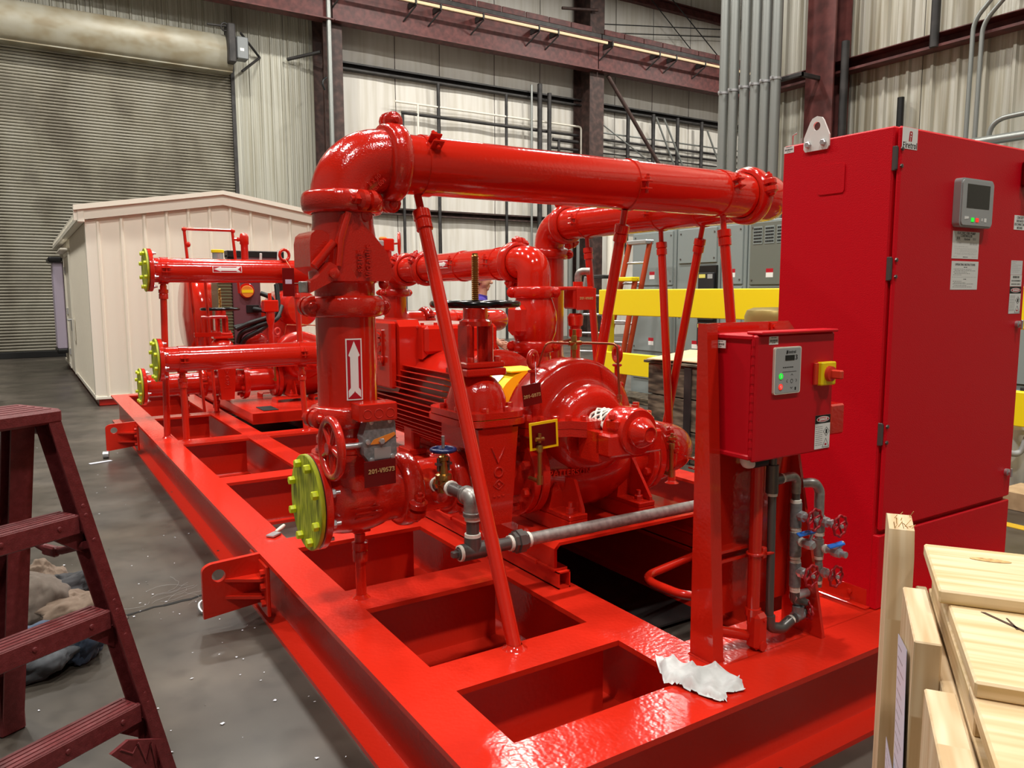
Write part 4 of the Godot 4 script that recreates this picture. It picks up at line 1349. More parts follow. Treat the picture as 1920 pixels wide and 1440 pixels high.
	for i in 2:
		text_(["8210 F", "Victaulic"][i], [0.02, 0.022][i], V(x + 0.01 + i * 0.032, 1.72, ZA + 0.146), Basis(Vector3.BACK, PI / 2), M.cast_red, o, 0.006, "cast_lettering")
	# -- elbow
	o = thing("pipe_elbow", "large glossy red elbow at the top of the front riser", "pipe fitting", V(x + 0.1, 1.93, ZA))
	b = B.new()
	var path := [V(x, 1.93, ZA), V(x, 1.965, ZA)]
	path.append_array(arc(V(x + 0.165, 1.955, ZA), Vector3.LEFT, Vector3.UP, 0.165, 0.0, PI / 2, 14))
	path.append(V(x + 0.2, 2.12, ZA))
	b.tube(path, 0.126, 36)
	put(b, "body", M.cast_red, o)
	text_("8 X 90", 0.016, V(x + 0.085, 2.03, ZA + 0.122), Basis(Vector3.BACK, 0.75), M.cast_red, o, 0.006, "cast_lettering")
	text_("No. 001", 0.016, V(x + 0.1, 2.01, ZA + 0.122), Basis(Vector3.BACK, 0.75), M.cast_red, o, 0.006, "cast_lettering")
	coupling(o, V(x, 1.948, ZA), Vector3.UP, 0.122, V(0.25, 0, 1), 0.085, 0.038)
	coupling(o, V(x + 0.205, 2.12, ZA), Vector3.RIGHT, 0.122, V(0, 1, 0.1), 0.085, 0.038)
	# -- long top pipe
	o = thing("discharge_pipe", "long glossy red pipe across the top from front elbow to cabinet", "pipe", V(2.4, 2.0, ZA))
	b = B.new()
	b.lathe(V(0, 2.12, ZA), Vector3.RIGHT, [W(0, 1.29), W(0.1185, 1.29), W(0.1185, 3.47), W(0, 3.47)], 56)
	b.tube(bend([V(3.44, 2.12, ZA), V(3.62, 2.12, ZA), V(3.62, 2.12, ZA - 0.2)], 0.17, 10), 0.124, 32)
	put(b, "pipe", M.gloss_red, o)
	strap(o, V(1.46, 2.12, ZA), Vector3.RIGHT, 0.1185, V(0, 0.7, 1), 0.05)
	strap(o, V(2.56, 2.12, ZA), Vector3.RIGHT, 0.1185, V(0, -0.1, 1), 0.035)
	strap(o, V(3.2, 2.12, ZA), Vector3.RIGHT, 0.1185, V(0, 0.3, 1), 0.05)
	coupling(o, V(3.42, 2.12, ZA), Vector3.RIGHT, 0.122, V(0, 0.25, 1), 0.085, 0.034)

# a printed arrow wrapped on a pipe: along ax from s0 to s1, facing dir
func arrow_label(par: Node, o: Vector3, ax: Vector3, dir: Vector3, r: float, s0: float, s1: float, w: float):
	var side := ax.cross(dir)
	var wrap := func(u: float, s: float, lift: float) -> Vector3:
		var a := u / r
		return o + ax * s + (dir * cos(a) + side * sin(a)) * (r + lift)
	var strip := func(f0: Callable, lift: float, m: Material, called: String, a0: float, a1: float, p: Node) -> Node:
		# f0(t) -> half width at station t
		var b := B.new()
		var n := 40
		for i in n:
			var t0 := lerpf(a0, a1, float(i) / n)
			var t1 := lerpf(a0, a1, float(i + 1) / n)
			var w0: Vector2 = f0.call(t0)
			var w1: Vector2 = f0.call(t1)
			for sg in [-1.0, 1.0]:
				for k in 4:
					var e := [lerpf(w0.x, w0.y, k / 4.0), lerpf(w0.x, w0.y, (k + 1) / 4.0), lerpf(w1.x, w1.y, (k + 1) / 4.0), lerpf(w1.x, w1.y, k / 4.0)]
					b.q(wrap.call(e[0] * sg, t0, lift), wrap.call(e[1] * sg, t0, lift), wrap.call(e[2] * sg, t1, lift), wrap.call(e[3] * sg, t1, lift), dir)
		return put(b, called, m, p)
	var L := s1 - s0
	var lab: Node = strip.call(func(_t): return W(0, w / 2), 0.0006, M.sticker_white, "arrow_label", s0, s1, par)
	strip.call(func(_t): return W(0, w / 2 - 0.005), 0.001, M.sticker_red, "label_ground", s0 + 0.005, s1 - 0.005, lab)
	strip.call(func(t):
		var f: float = (t - s0) / L
		if f > 0.72: return W(0, (w / 2 - 0.009) * (0.96 - f) / 0.24)
		if f < 0.2: return W(maxf(0.0, (w / 2 - 0.008) * (1.0 - (f - 0.04) / 0.1)) if f < 0.14 else 0.0, w / 2 - 0.008 - (0.0 if f < 0.16 else (f - 0.16) / 0.04 * w * 0.13))
		return W(0, w / 2 - 0.008 - w * 0.13), 0.0014, M.sticker_white, "arrow", s0 + 0.04 * L, s0 + 0.955 * L, lab)

func strut(label: String, a: Vector3, b0: Vector3, r := 0.027):
	var o := thing("pipe_strut", label, "pipe support", a)
	var d := (b0 - a).normalized()
	var h := a.distance_to(b0)
	var b := B.new()
	b.tube([a, b0 - d * 0.12], r, 18)
	put(b, "strut_pipe", M.gloss_red, o)
	b = B.new()
	b.lathe(b0 - d * 0.16, d, [W(r, 0), W(r + 0.008, 0.003), W(r + 0.008, 0.04), W(r + 0.003, 0.045), W(r + 0.01, 0.05), W(r + 0.01, 0.085), W(r * 0.6, 0.09), W(r * 0.6, 0.16)], 12)
	put(b, "adjusting_collar", M.gloss_red, o)
	b = B.new()
	b.lathe(a, Vector3.UP, [W(r + 0.02, 0), W(r + 0.008, 0.006), W(r, 0.016)], 16)
	put(b, "weld_bead", M.gloss_red, o)

func struts():
	strut("long slanting red strut in front of the gate valve, from top pipe to skid", V(1.427, T, -2.238), V(1.43, 2.0, ZA))
	strut("slanting red strut under the middle of the top pipe, behind the pump", V(2.6, 0.53, -3.4), V(2.54, 2.0, -2.97))
	strut("near vertical red strut from the top pipe's right end to behind the controller stand", V(3.2, T, -2.72), V(3.2, 2.0, -2.95))
	strut("slender red strut under the rear header nearest its elbow", V(3.62, T, -4.42), V(3.62, 2.0, -4.66))
	strut("vertical red strut under the middle of the rear header", V(3.62, T, -3.72), V(3.62, 2.0, -3.87))
	strut("slanting red strut under the rear header's near end, foot leaning away", V(3.724, T, -3.973), V(3.62, 2.0, -3.5))

const PX := 2.21
const PY := 1.005
var pump1: Node3D
var base1: Node3D

func pump_one():
	# base: a bent channel on two square tubes
	var o := thing("machine_base", "red channel base plate under the nearest pump and its motor", "machine base", V(2.33, T, -4.1))
	base1 = o
	var m: Material = M.skid_red
	var b := B.new()
	var x0 := 1.88
	var x1 := 2.82
	var pl := [W(x0, 0.41), W(x0, 0.505), W(x0 + 0.025, 0.53), W(x1 - 0.025, 0.53), W(x1, 0.505), W(x1, 0.41), W(x1 - 0.014, 0.41), W(x1 - 0.014, 0.5), W(x1 - 0.032, 0.516), W(x0 + 0.032, 0.516), W(x0 + 0.014, 0.5), W(x0 + 0.014, 0.41)]
	b.prism(pl, V(0, 0, -5.25), Vector3.RIGHT, Vector3.UP, V(0, 0, 2.62), 0.85)
	put(b, "channel_plate", m, o)
	for s in [x0 + 0.002, x1 - 0.064]:
		b = B.new()
		var tp := [[s, T + 0.012], [s + 0.062, T + 0.074]]
		b.bx(V(tp[0][0], tp[0][1] - 0.012, -5.2), V(tp[0][0] + 0.006, tp[1][1], -2.6))
		b.bx(V(tp[1][0] - 0.006, tp[0][1] - 0.012, -5.2), V(tp[1][0], tp[1][1], -2.6))
		b.bx(V(tp[0][0], tp[1][1] - 0.006, -5.2), V(tp[1][0], tp[1][1], -2.6))
		b.bx(V(tp[0][0], tp[0][1] - 0.012, -5.2), V(tp[1][0], tp[0][1] - 0.006, -2.6))
		put(b, "square_tube", m, o)
		b = B.new()
		b.bx(V(s - 0.012, T + 0.074, -5.2), V(s + 0.062, T + 0.085, -2.62), 0.002)
		put(b, "rail_strip", m, o)
	for i in 12:
		b = B.new()
		b.bx(V(x0 - 0.018, T + 0.07, -2.75 - i * 0.2), V(x0 + 0.0, T + 0.09, -2.85 - i * 0.2), 0.002)
		put(b, "stitch_weld", m, o)
	for x in [1.985, 2.385]:
		b = B.new()
		b.bx(V(x, 0.53, -3.32), V(x + 0.1, 0.6, -2.66), 0.004)
		put(b, "pad", m, o)
	b = B.new()
	b.bx(V(1.95, 0.53, -5.1), V(2.06, 0.62, -4.15), 0.004)
	b.bx(V(2.38, 0.53, -5.1), V(2.49, 0.62, -4.15), 0.004)
	put(b, "motor_pad", m, o)
	# ---- pump
	o = thing("split_case_pump", "nearest large red split case pump with domed casing, in front of the motor", "pump", V(PX, 0.6, ZA))
	pump1 = o
	b = B.new()
	b.lathe(V(0, YA, ZA), Vector3.RIGHT, [W(0, 1.925), W(0.197, 1.925), W(0.201, 1.929), W(0.201, 1.966), W(0.197, 1.97), W(0.142, 1.974), W(0.14, 1.985), W(0.152, 2.01), W(0.18, 2.06), W(0.204, 2.13), W(0.212, 2.22), W(0.208, 2.31), W(0.188, 2.41), W(0.155, 2.51), W(0.138, 2.57), W(0.142, 2.6), W(0.182, 2.604), W(0.186, 2.61), W(0.186, 2.64), W(0.182, 2.645), W(0, 2.645)], 44)
	put(b, "lower_casing", M.cast_red, o)
	b = B.new()
	b.lathe(V(PX, 0.965, 0), Vector3.BACK, [W(0, -3.27), W(0.12, -3.27), W(0.165, -3.2), W(0.2, -3.13), W(0.235, -3.085), W(0.295, -3.07), W(0.318, -3.055), W(0.326, -3.02), W(0.328, -2.96), W(0.326, -2.91), W(0.318, -2.888), W(0.3, -2.876), W(0.255, -2.872), W(0.232, -2.868), W(0.222, -2.855), W(0.215, -2.82), W(0.2, -2.775), W(0.165, -2.755), W(0.12, -2.75), W(0, -2.748)], 64, false, 0.0, 0.6)
	put(b, "volute", M.cast_red, o)
	# split flange and its bolts
	b = B.new()
	var fo := [W(1.845, -2.86), W(1.87, -2.78), W(1.93, -2.735), W(2.02, -2.7), W(2.06, -2.64), W(2.36, -2.64), W(2.42, -2.74), W(2.53, -2.8), W(2.58, -2.9), W(2.58, -3.1), W(2.52, -3.25), W(2.38, -3.32), W(2.04, -3.32), W(1.92, -3.24), W(1.865, -3.1)]
	b.prism(fo, V(0, PY - 0.035, 0), Vector3.RIGHT, Vector3.BACK, V(0, 0.033, 0), 0.8)
	b.prism(fo, V(0, PY, 0), Vector3.RIGHT, Vector3.BACK, V(0, 0.035, 0), 0.8)
	put(b, "split_flange", M.cast_red, o)
	for p in [W(1.868, -2.9), W(1.878, -2.83), W(1.91, -2.78), W(1.965, -2.745), W(2.02, -2.722), W(2.075, -2.68), W(1.88, -3.02), W(1.9, -3.12), W(1.95, -3.22), W(2.3, -2.69), W(2.39, -2.74), W(2.48, -2.81), W(2.55, -2.88), W(2.55, -3.05)]:
		b = B.new()
		b.hexa(V(p.x, PY + 0.035, p.y), Vector3.UP, 0.017, 0.022, p.x * 9.0)
		put(b, "flange_bolt", M.cast_red, o)
	# bearing bracket and housing at the near end
	b = B.new()
	b.prism([W(-0.15, -0.13), W(0.15, -0.13), W(0.15, 0.0), W(0.11, 0.0), W(0.09, -0.05), W(-0.09, -0.05), W(-0.11, 0.0), W(-0.15, 0.0)], V(PX, PY, -2.7), Vector3.RIGHT, Vector3.UP, V(0, 0, 0.14), 0.9)
	b.box(V(PX, PY - 0.05, -2.535), V(0.3, 0.1, 0.1), 0.01)
	b.box(V(PX, PY + 0.035, -2.53), V(0.22, 0.05, 0.08), 0.01)
	put(b, "bearing_bracket", M.cast_red, o)
	b = B.new()
	b.lathe(V(PX, PY, 0), Vector3.BACK, [W(0, -2.6), W(0.098, -2.6), W(0.102, -2.592), W(0.102, -2.478), W(0.096, -2.47), W(0.068, -2.468), W(0.068, -2.45), W(0.064, -2.444), W(0.04, -2.405), W(0.032, -2.4), W(0.028, -2.403), W(0.026, -2.408), W(0, -2.408)], 40)
	put(b, "bearing_housing", M.cast_red, o)
	for s in [-1.0, 1.0]:
		b = B.new()
		b.hexa(V(PX + s * 0.098, PY + 0.058, -2.53), Vector3.UP, 0.018, 0.022)
		put(b, "bearing_bolt", M.cast_red, o)
	# twisted packing cord round the shaft
	b = B.new()
	b.rod(V(PX, PY, -2.75), V(PX, PY, -2.58), 0.062, 20)
	put(b, "shaft", M.black_steel, o)
	for i in 7:
		b = B.new()
		var pts := []
		for k in 29:
			var a := PI * -0.05 + PI * 1.25 * k / 28.0
			pts.append(V(PX + (0.075 + 0.003 * sin(k * 1.9 + i * 2.0)) * cos(a), PY + (0.07 + 0.003 * sin(k * 1.9 + i * 2.0)) * sin(a), -2.728 + i * 0.0205 + 0.006 * sin(k * 1.25 + i * PI)))
		b.tube(pts, 0.0058, 6)
		put(b, "packing_cord", M.tape_white, o, "white braided packing cord")
	# feet: sole plates and tall triangular ribs
	for x in [2.035, 2.435]:
		b = B.new()
		b.bx(V(x - 0.05, 0.6, -3.3), V(x + 0.05, 0.624, -2.66), 0.004)
		var zt: float = -2.735 if x < 2.2 else -2.83
		var yt: float = 0.765 if x < 2.2 else 0.84
		b.prism([W(-2.672, 0.62), W(-2.672, 0.64), W(zt, yt), W(-2.95, yt), W(-2.95, 0.62)], V(x + 0.026, 0, 0), Vector3.BACK, Vector3.UP, V(0.016, 0, 0))
		b.prism([W(-0.05, 0.62), W(0.03, 0.62), W(0.03, yt - 0.02), W(-0.02, yt - 0.03)], V(x, 0, -2.82), Vector3.RIGHT, Vector3.UP, V(0, 0, -0.2))
		put(b, "foot", M.cast_red, o)
		b = B.new()
		b.disc(V(x - 0.01, 0.624, -2.71), Vector3.UP, 0.024, 0.005, 14, 0.001)
		b.hexa(V(x - 0.01, 0.629, -2.71), Vector3.UP, 0.02, 0.02)
		b.rod(V(x - 0.01, 0.645, -2.71), V(x - 0.01, 0.672, -2.71), 0.011, 8)
		put(b, "anchor_bolt", M.cast_red, o)
	ring_bolts(o, V(1.926, YA, ZA), Vector3.RIGHT, 0.165, 8, 0.02, -0.04, M.cast_red, "nozzle_bolt")
	ring_bolts(o, V(2.604, YA, ZA), Vector3.LEFT, 0.155, 8, 0.02, 0.025, M.cast_red, "nozzle_bolt")
	text_("PATTERSON", 0.027, V(2.07, 0.79, -2.782), Basis(Vector3.UP, -0.2), M.cast_red, o, 0.02, "cast_lettering")
	# eye bolts
	for e in [V(1.95, PY + 0.02, -2.9), V(2.46, PY + 0.02, -2.92)]:
		b = B.new()
		b.box(e + V(0, 0.07, 0), V(0.05, 0.14, 0.06), 0.008)
		b.rod(e + V(0, 0.16, 0), e + V(0, 0.225, 0), 0.013, 10)
		b.disc(e + V(0, 0.215, 0), Vector3.UP, 0.024, 0.012, 14)
		b.torus(e + V(0, 0.275, 0), V(0.5, 0, 1) if e.x < 2.2 else V(1, 0, 0.25), 0.035, 0.012, 24, 9)
		put(b, "eye_bolt", M.cast_red, o)
	# brass air cock and bent copper flush lines on the dome
	b = B.new()
	var tp := V(PX + 0.01, PY + 0.28, -2.95)
	b.rod(tp, tp + V(0, 0.05, 0), 0.01, 8)
	b.hexa(tp + V(0, 0.045, 0), Vector3.UP, 0.015, 0.03)
	b.rod(tp + V(-0.03, 0.075, 0), tp + V(0.04, 0.075, 0), 0.011, 8)
	b.hexa(tp + V(0, 0.085, 0), Vector3.UP, 0.013, 0.028)
	b.rod(tp + V(0, 0.11, 0), tp + V(0, 0.14, 0), 0.009, 8)
	put(b, "air_cock", M.brass, o)
	for s in [[V(0.04, 0.075, 0), V(0.13, 0.075, 0.16), V(0.13, -0.175, 0.18)], [V(-0.03, 0.075, 0), V(-0.16, 0.085, 0), V(-0.17, -0.15, -0.12)]]:
		b = B.new()
		b.tube(bend([tp + s[0], tp + s[1], tp + s[2]], 0.03, 6), 0.006, 8)
		b.hexa(tp + s[2] + V(0, -0.02, 0), Vector3.UP, 0.013, 0.035)
		put(b, "flush_line", M.copper, o)
	# steel gauge cocks on the two nozzles
	for p in [V(1.855, 0.79, -2.735), V(2.72, 0.69, ZA + 0.15)]:
		b = B.new()
		b.tube(bend([p + V(0, 0, -0.05), p + V(0, 0, 0.03), p + V(0, 0.15, 0.03)], 0.014, 4), 0.01, 10)
		b.rod(p + V(0, -0.012, 0.03), p + V(0, 0.025, 0.03), 0.014, 10)
		put(b, "gauge_pipe", M.brass, o)
		b = B.new()
		b.hexa(p + V(0, 0.13, 0.03), Vector3.UP, 0.014, 0.03)
		b.rod(p + V(0, 0.17, 0.03), p + V(0, 0.21, 0.03), 0.008, 8)
		b.rod(p + V(-0.02, 0.185, 0.03), p + V(0.02, 0.185, 0.03), 0.009, 8)
		put(b, "gauge_cock", M.brass, o)
	# tags: one hung on the left eye bolt, one yellow-framed plate on the nozzle side
	var tg := thing("equipment_tag", "maroon engraved tag hanging from the nearest pump's left eye bolt", "tag", V(1.9, 1.1, -2.84))
	b = B.new()
	b.box(V(1.905, 1.15, -2.84), V(0.1, 0.095, 0.003), 0.001, Basis(Vector3.BACK, 0.12))
	put(b, "plate", M.tag_maroon, tg)
	b = B.new()
	b.tube([V(1.95, 1.29, -2.88), V(1.93, 1.2, -2.845), V(1.87, 1.19, -2.845)], 0.0015, 5)
	put(b, "tie_wire", M.zinc, tg)
	text_("201-G973", 0.015, V(1.905, 1.145, -2.837), Basis(Vector3.BACK, 0.12), M.pine_end, tg)
	tg = thing("name_plate", "maroon plate in a bright yellow frame on the nearest pump's casing", "name plate", V(1.9, 0.93, -2.75))
	b = B.new()
	b.box(V(1.888, 0.988, -2.722), V(0.15, 0.122, 0.003), 0.001, Basis(Vector3.BACK, 0.05))
	put(b, "frame", M.safety_yellow, tg)
	b = B.new()
	b.box(V(1.888, 0.988, -2.72), V(0.126, 0.098, 0.003), 0.001, Basis(Vector3.BACK, 0.05))
	put(b, "plate", M.tag_maroon, tg)
	# discharge elbow at the right, turning away
	o = thing("pipe_elbow", "red elbow on the nearest pump's right nozzle, turning away low down", "pipe fitting", V(2.85, 0.6, ZA))
	b = B.new()
	b.lathe(V(0, YA, ZA), Vector3.RIGHT, [W(0, 2.648), W(0.182, 2.648), W(0.186, 2.652), W(0.186, 2.682), W(0.182, 2.686), W(0.126, 2.69), W(0.118, 2.71), W(0.118, 2.75), W(0, 2.75)], 36)
	b.tube(bend([V(2.74, YA, ZA), V(2.92, YA, ZA), V(2.92, YA, ZA - 0.25)], 0.17, 12), 0.122, 36)
	put(b, "body", M.cast_red, o)
	coupling(o, V(2.765, YA, ZA), Vector3.RIGHT, 0.12, V(0, 0.5, 1), 0.07, 0.034)
	b = B.new()
	for k in [0.0, 0.05]: b.box(V(2.95, 0.74 - k, ZA + 0.135), V(0.1, 0.01, 0.04), 0.003)
	b.rod(V(2.95, 0.67, ZA + 0.14), V(2.95, 0.8, ZA + 0.14), 0.009, 8)
	b.hexa(V(2.95, 0.745, ZA + 0.14), Vector3.UP, 0.016, 0.016)
	put(b, "elbow_bolt", M.cast_red, o)
	# ---- coupling guard
	o = thing("coupling_guard", "bright yellow arched guard between the nearest pump and motor", "guard", V(PX, 0.56, -3.6))
	b = B.new()
	var gp := [W(-0.19, 0.56)]
	for i in 17: gp.append(W(-0.19 * cos(PI * i / 16.0), PY + 0.19 * sin(PI * i / 16.0)))
	gp.append(W(0.19, 0.56))
	b.prism(gp, V(PX, 0, -3.55), Vector3.RIGHT, Vector3.UP, V(0, 0, 0.22), 0.7)
	put(b, "cover", M.safety_yellow, o)
	b = B.new()
	b.bx(V(PX - 0.1, PY + 0.186, -3.55), V(PX + 0.1, PY + 0.198, -3.33), 0.004)
	put(b, "top_seam", M.safety_yellow, o)
	for s in [-1.0, 1.0]:
		b = B.new()
		b.bx(V(PX + s * 0.19 - 0.02, 0.55, -3.56), V(PX + s * 0.19 + 0.02, 0.59, -3.31), 0.004)
		put(b, "flange", M.safety_yellow, o)
	b = B.new()
	b.box(V(PX - 0.125, PY + 0.148, -3.45), V(0.06, 0.002, 0.1), 0.0, Basis(Vector3.BACK, 0.75))
	put(b, "warning_label", M.sticker_white, o)
	# ---- motor
	o = thing("electric_motor", "red finned electric motor with big terminal box behind the nearest pump", "motor", V(PX, 0.62, -4.7))
	b = B.new()
	b.lathe(V(PX, PY, 0), Vector3.BACK, [W(0, -5.25), W(0.22, -5.25), W(0.29, -5.2), W(0.29, -5.05), W(0.26, -5.03), W(0.26, -3.66), W(0.285, -3.65), W(0.285, -3.61), W(0.25, -3.585), W(0.12, -3.575), W(0.06, -3.565), W(0.03, -3.56), W(0, -3.555)], 44)
	put(b, "frame", M.cast_red, o)
	b = B.new()
	b.box(V(0.295, 0, -4.33), V(0.085, 0.007, 1.34), 0.002)
	var fm := b.mesh()
	for i in 42:
		var a := deg_to_rad(150 + i * 5.8)
		if a > deg_to_rad(255) and a < deg_to_rad(285): continue
		inst(fm, "cooling_fin", M.gloss_red, o, V(PX, PY, 0), Basis(Vector3.BACK, a))
	b = B.new()
	b.prism([W(-4.28, 1.0), W(-4.24, 1.04), W(-4.24, 1.4), W(-4.28, 1.44), W(-5.06, 1.44), W(-5.1, 1.4), W(-5.1, 1.1), W(-4.9, 1.06), W(-4.7, 0.98)], V(1.9, 0, 0), Vector3.BACK, Vector3.UP, V(0.14, 0, 0), 0.8)
	var tb := put(b, "terminal_box", M.gloss_red, o)
	b = B.new()
	b.box(V(1.875, 1.23, -4.67), V(0.05, 0.4, 0.8), 0.012)
	put(b, "terminal_lid", M.gloss_red, tb)
	b = B.new()
	b.box(V(1.845, 1.27, -4.4), V(0.014, 0.22, 0.07), 0.003)
	put(b, "badge", M.gloss_red, tb)
	for i in 3:
		text_(["w", "e", "g"][i], 0.06, V(1.836, 1.33 - i * 0.065, -4.4), Basis(Vector3.UP, -PI / 2) * Basis(Vector3.BACK, PI / 2), M.gloss_red, tb, 0.012, "raised_letter")
	b = B.new()
	b.box(V(2.28, 1.32, -4.5), V(0.5, 0.17, 0.7), 0.02)
	b.prism([W(-0.19, 0.39), W(0.28, 0.39), W(0.28, 0.25), W(0.16, 0.28), W(0.0, 0.285), W(-0.1, 0.26), W(-0.19, 0.2)], V(PX, PY, -4.8), Vector3.RIGHT, Vector3.UP, V(0, 0, 0.62), 0.7)
	b.box(V(2.28, 1.395, -4.55), V(0.54, 0.025, 0.64), 0.008)
	b.box(V(2.4, 1.18, -4.6), V(0.3, 0.1, 0.5), 0.02)
	put(b, "junction_box", M.gloss_red, o)
	for i in 6:
		b = B.new()
		b.hexa(V(2.06 + i * 0.09, 1.4075, -4.26), Vector3.UP, 0.012, 0.012)
		put(b, "lid_bolt", M.gloss_red, o)
	for x in [2.0, 2.44]:
		for z in [-4.3, -5.0]:
			b = B.new()
			b.bx(V(x - 0.06, 0.62, z - 0.08), V(x + 0.06, 0.66, z + 0.08), 0.006)
			b.bx(V(x - 0.03, 0.65, z - 0.06), V(x + 0.03, 0.82, z + 0.06), 0.01)
			put(b, "foot", M.cast_red, o)
	b = B.new()
	b.torus(V(2.56, 1.22, -4.25), V(0.4, 0, 1), 0.04, 0.013, 22, 8)
	b.rod(V(2.56, 1.1, -4.25), V(2.56, 1.19, -4.25), 0.014, 8)
	put(b, "eye_bolt", M.cast_red, o)

func run_pipe(par: Node, pts: Array, r: float, R: float, called := "pipe", seg := 32):
	var b := B.new()
	b.tube(bend(pts, R, 10), r, seg)
	put(b, called, M.gloss_red, par)

func headers():
	var hx := 2.9
	var rz := -4.3
	# low pipe from the near pump to the middle riser
	var o := thing("discharge_pipe", "low red pipe running back from the near pump to the middle riser", "pipe", V(hx, 0.6, -3.8))
	run_pipe(o, [V(2.92, YA, ZA - 0.2), V(hx, YA, rz), V(hx, 1.18, rz)], 0.115, 0.18)
	o = thing("check_valve", "smaller red check valve bulging in the middle riser behind the pump", "valve", V(hx, 1.2, rz))
	var b := B.new()
	b.lathe(V(hx, 0, rz), Vector3.UP, [W(0, 1.12), W(0.11, 1.12), W(0.11, 1.25), W(0.125, 1.28), W(0.148, 1.34), W(0.156, 1.4), W(0.15, 1.47), W(0.125, 1.55), W(0.11, 1.58), W(0.11, 1.68), W(0, 1.68)], 36, false, 0.0, 0.5)
	b.box(V(hx - 0.14, 1.42, rz + 0.02), V(0.1, 0.2, 0.14), 0.03)
	put(b, "body", M.cast_red, o)
	coupling(o, V(hx, 1.245, rz), Vector3.UP, 0.11, V(0.8, 0, 0.6), 0.08, 0.034)
	coupling(o, V(hx, 1.6, rz), Vector3.UP, 0.11, V(0.8, 0, 0.6), 0.08, 0.034)
	b = B.new()
	b.tube([V(hx + 0.13, 1.25, rz), V(hx + 0.3, 1.28, rz + 0.05)], 0.012, 8)
	put(b, "drain_nipple", M.copper, o)
	o = thing("header_pipe", "red header pipe running back from the middle riser's elbow at head height", "pipe", V(hx, 1.7, -5.8))
	run_pipe(o, [V(hx, 1.6, rz), V(hx, 1.8, rz), V(hx, 1.8, -6.36)], 0.111, 0.17)
	coupling(o, V(hx, 1.8, rz - 0.22), Vector3.BACK, 0.115, V(0.2, 1, 0), 0.08, 0.03)
	strap(o, V(hx, 1.8, -4.72), Vector3.BACK, 0.111, V(-1, 0.1, 0), 0.03)
	strap(o, V(hx, 1.8, -5.25), Vector3.BACK, 0.111, V(-1, 0.2, 0), 0.03)
	coupling(o, V(hx, 1.8, -5.9), Vector3.BACK, 0.115, V(-0.9, 0.6, 0), 0.08, 0.03)
	coupling(o, V(hx, 1.8, -6.28), Vector3.BACK, 0.115, V(-0.9, 0.5, 0), 0.08, 0.03)
	arrow_label(o, V(hx, 1.8, 0), Vector3.BACK, V(-0.98, 0.15, 0).normalized(), 0.112, -5.62, -5.3, 0.06)
	# tee with the drop to the far pump
	o = thing("pipe_tee", "red tee at the back end of the header with capped side boss", "pipe fitting", V(hx, 1.3, -6.55))
	b = B.new()
	b.lathe(V(hx, 1.8, 0), Vector3.BACK, [W(0, -6.85), W(0.115, -6.85), W(0.13, -6.72), W(0.14, -6.55), W(0.13, -6.42), W(0.115, -6.32), W(0, -6.32)], 32)
	b.lathe(V(hx - 0.1, 1.8, -6.55), Vector3.LEFT, [W(0.1, 0), W(0.09, 0.05), W(0.05, 0.055), W(0.05, 0.08), W(0, 0.085)], 20)
	b.lathe(V(hx, 1.55, -6.55), Vector3.UP, [W(0, 0), W(0.105, 0), W(0.105, 0.12), W(0.125, 0.2), W(0, 0.2)], 28)
	put(b, "body", M.cast_red, o)
	coupling(o, V(hx, 1.6, -6.55), Vector3.UP, 0.105, V(-1, 0, 0.2), 0.07, 0.035)
	run_pipe(o, [V(hx, 1.57, -6.55), V(hx, 1.33, -6.55), V(hx + 0.3, 1.33, -6.55)], 0.105, 0.16, "drop_bend")
	o = thing("header_pipe", "lower red cross pipe behind the black handwheel, below the header", "pipe", V(3.6, 1.2, -6.55))
	run_pipe(o, [V(hx + 0.28, 1.33, -6.55), V(4.05, 1.33, -6.55), V(4.05, 1.33, -6.9)], 0.105, 0.16)
	coupling(o, V(hx + 0.3, 1.33, -6.55), Vector3.RIGHT, 0.108, V(0, 0.3, 1), 0.08, 0.034)
	coupling(o, V(3.78, 1.33, -6.55), Vector3.RIGHT, 0.108, V(0, 0.3, 1), 0.08, 0.03)
	strap(o, V(3.5, 1.33, -6.55), Vector3.RIGHT, 0.105, V(0, 0.1, 1), 0.03)
	b = B.new()
	b.box(V(3.28, 1.37, -6.44), V(0.1, 0.05, 0.004))
	put(b, "flow_label", M.sticker_white, o)
	post("short red post carrying the lower cross pipe behind the pump", V(3.78, T, -6.55), V(3.78, 1.22, -6.55), 0.022, 0.5)
	# line one: top blanked pipe, joins the header behind the check valve
	var line := func(y: float, z: float, x0: float, x1: float, r: float, label: String) -> Node3D:
		var p := thing("blanked_pipe", label, "pipe", V(x0 + 0.4, y - 0.15, z))
		var bb := B.new()
		bb.lathe(V(0, y, z), Vector3.RIGHT, [W(0, x0), W(0.18, x0), W(0.184, x0 + 0.004), W(0.184, x0 + 0.03), W(0.18, x0 + 0.034), W(r, x0 + 0.036), W(r, x1), W(0, x1)], 40)
		put(bb, "pipe", M.gloss_red, p)
		return p
	o = line.call(1.8, -7.36, 0.965, 2.72, 0.106, "upper red pipe ending in a lime plate at far left, with white left arrow")
	blind_flange(V(0.943, 1.8, -7.36), 0.184, "lime green blanking plate highest of the three on the far left")
	strap(o, V(1.1, 1.8, -7.36), Vector3.RIGHT, 0.106, V(0, 0.0, 1), 0.07)
	arrow_label(o, V(0, 1.8, -7.36), Vector3.LEFT, V(0, 0.12, 1).normalized(), 0.107, -1.73, -1.48, 0.06)
	run_pipe(o, [V(2.7, 1.8, -7.36), V(hx, 1.8, -7.36), V(hx, 1.8, -6.84)], 0.107, 0.16, "end_bend", 24)
	o = line.call(1.04, -7.135, 0.975, 2.72, 0.108, "middle red pipe ending in a lime plate, crossing behind the front riser")
	blind_flange(V(0.953, 1.04, -7.135), 0.184, "lime green blanking plate of middle height on the far left")
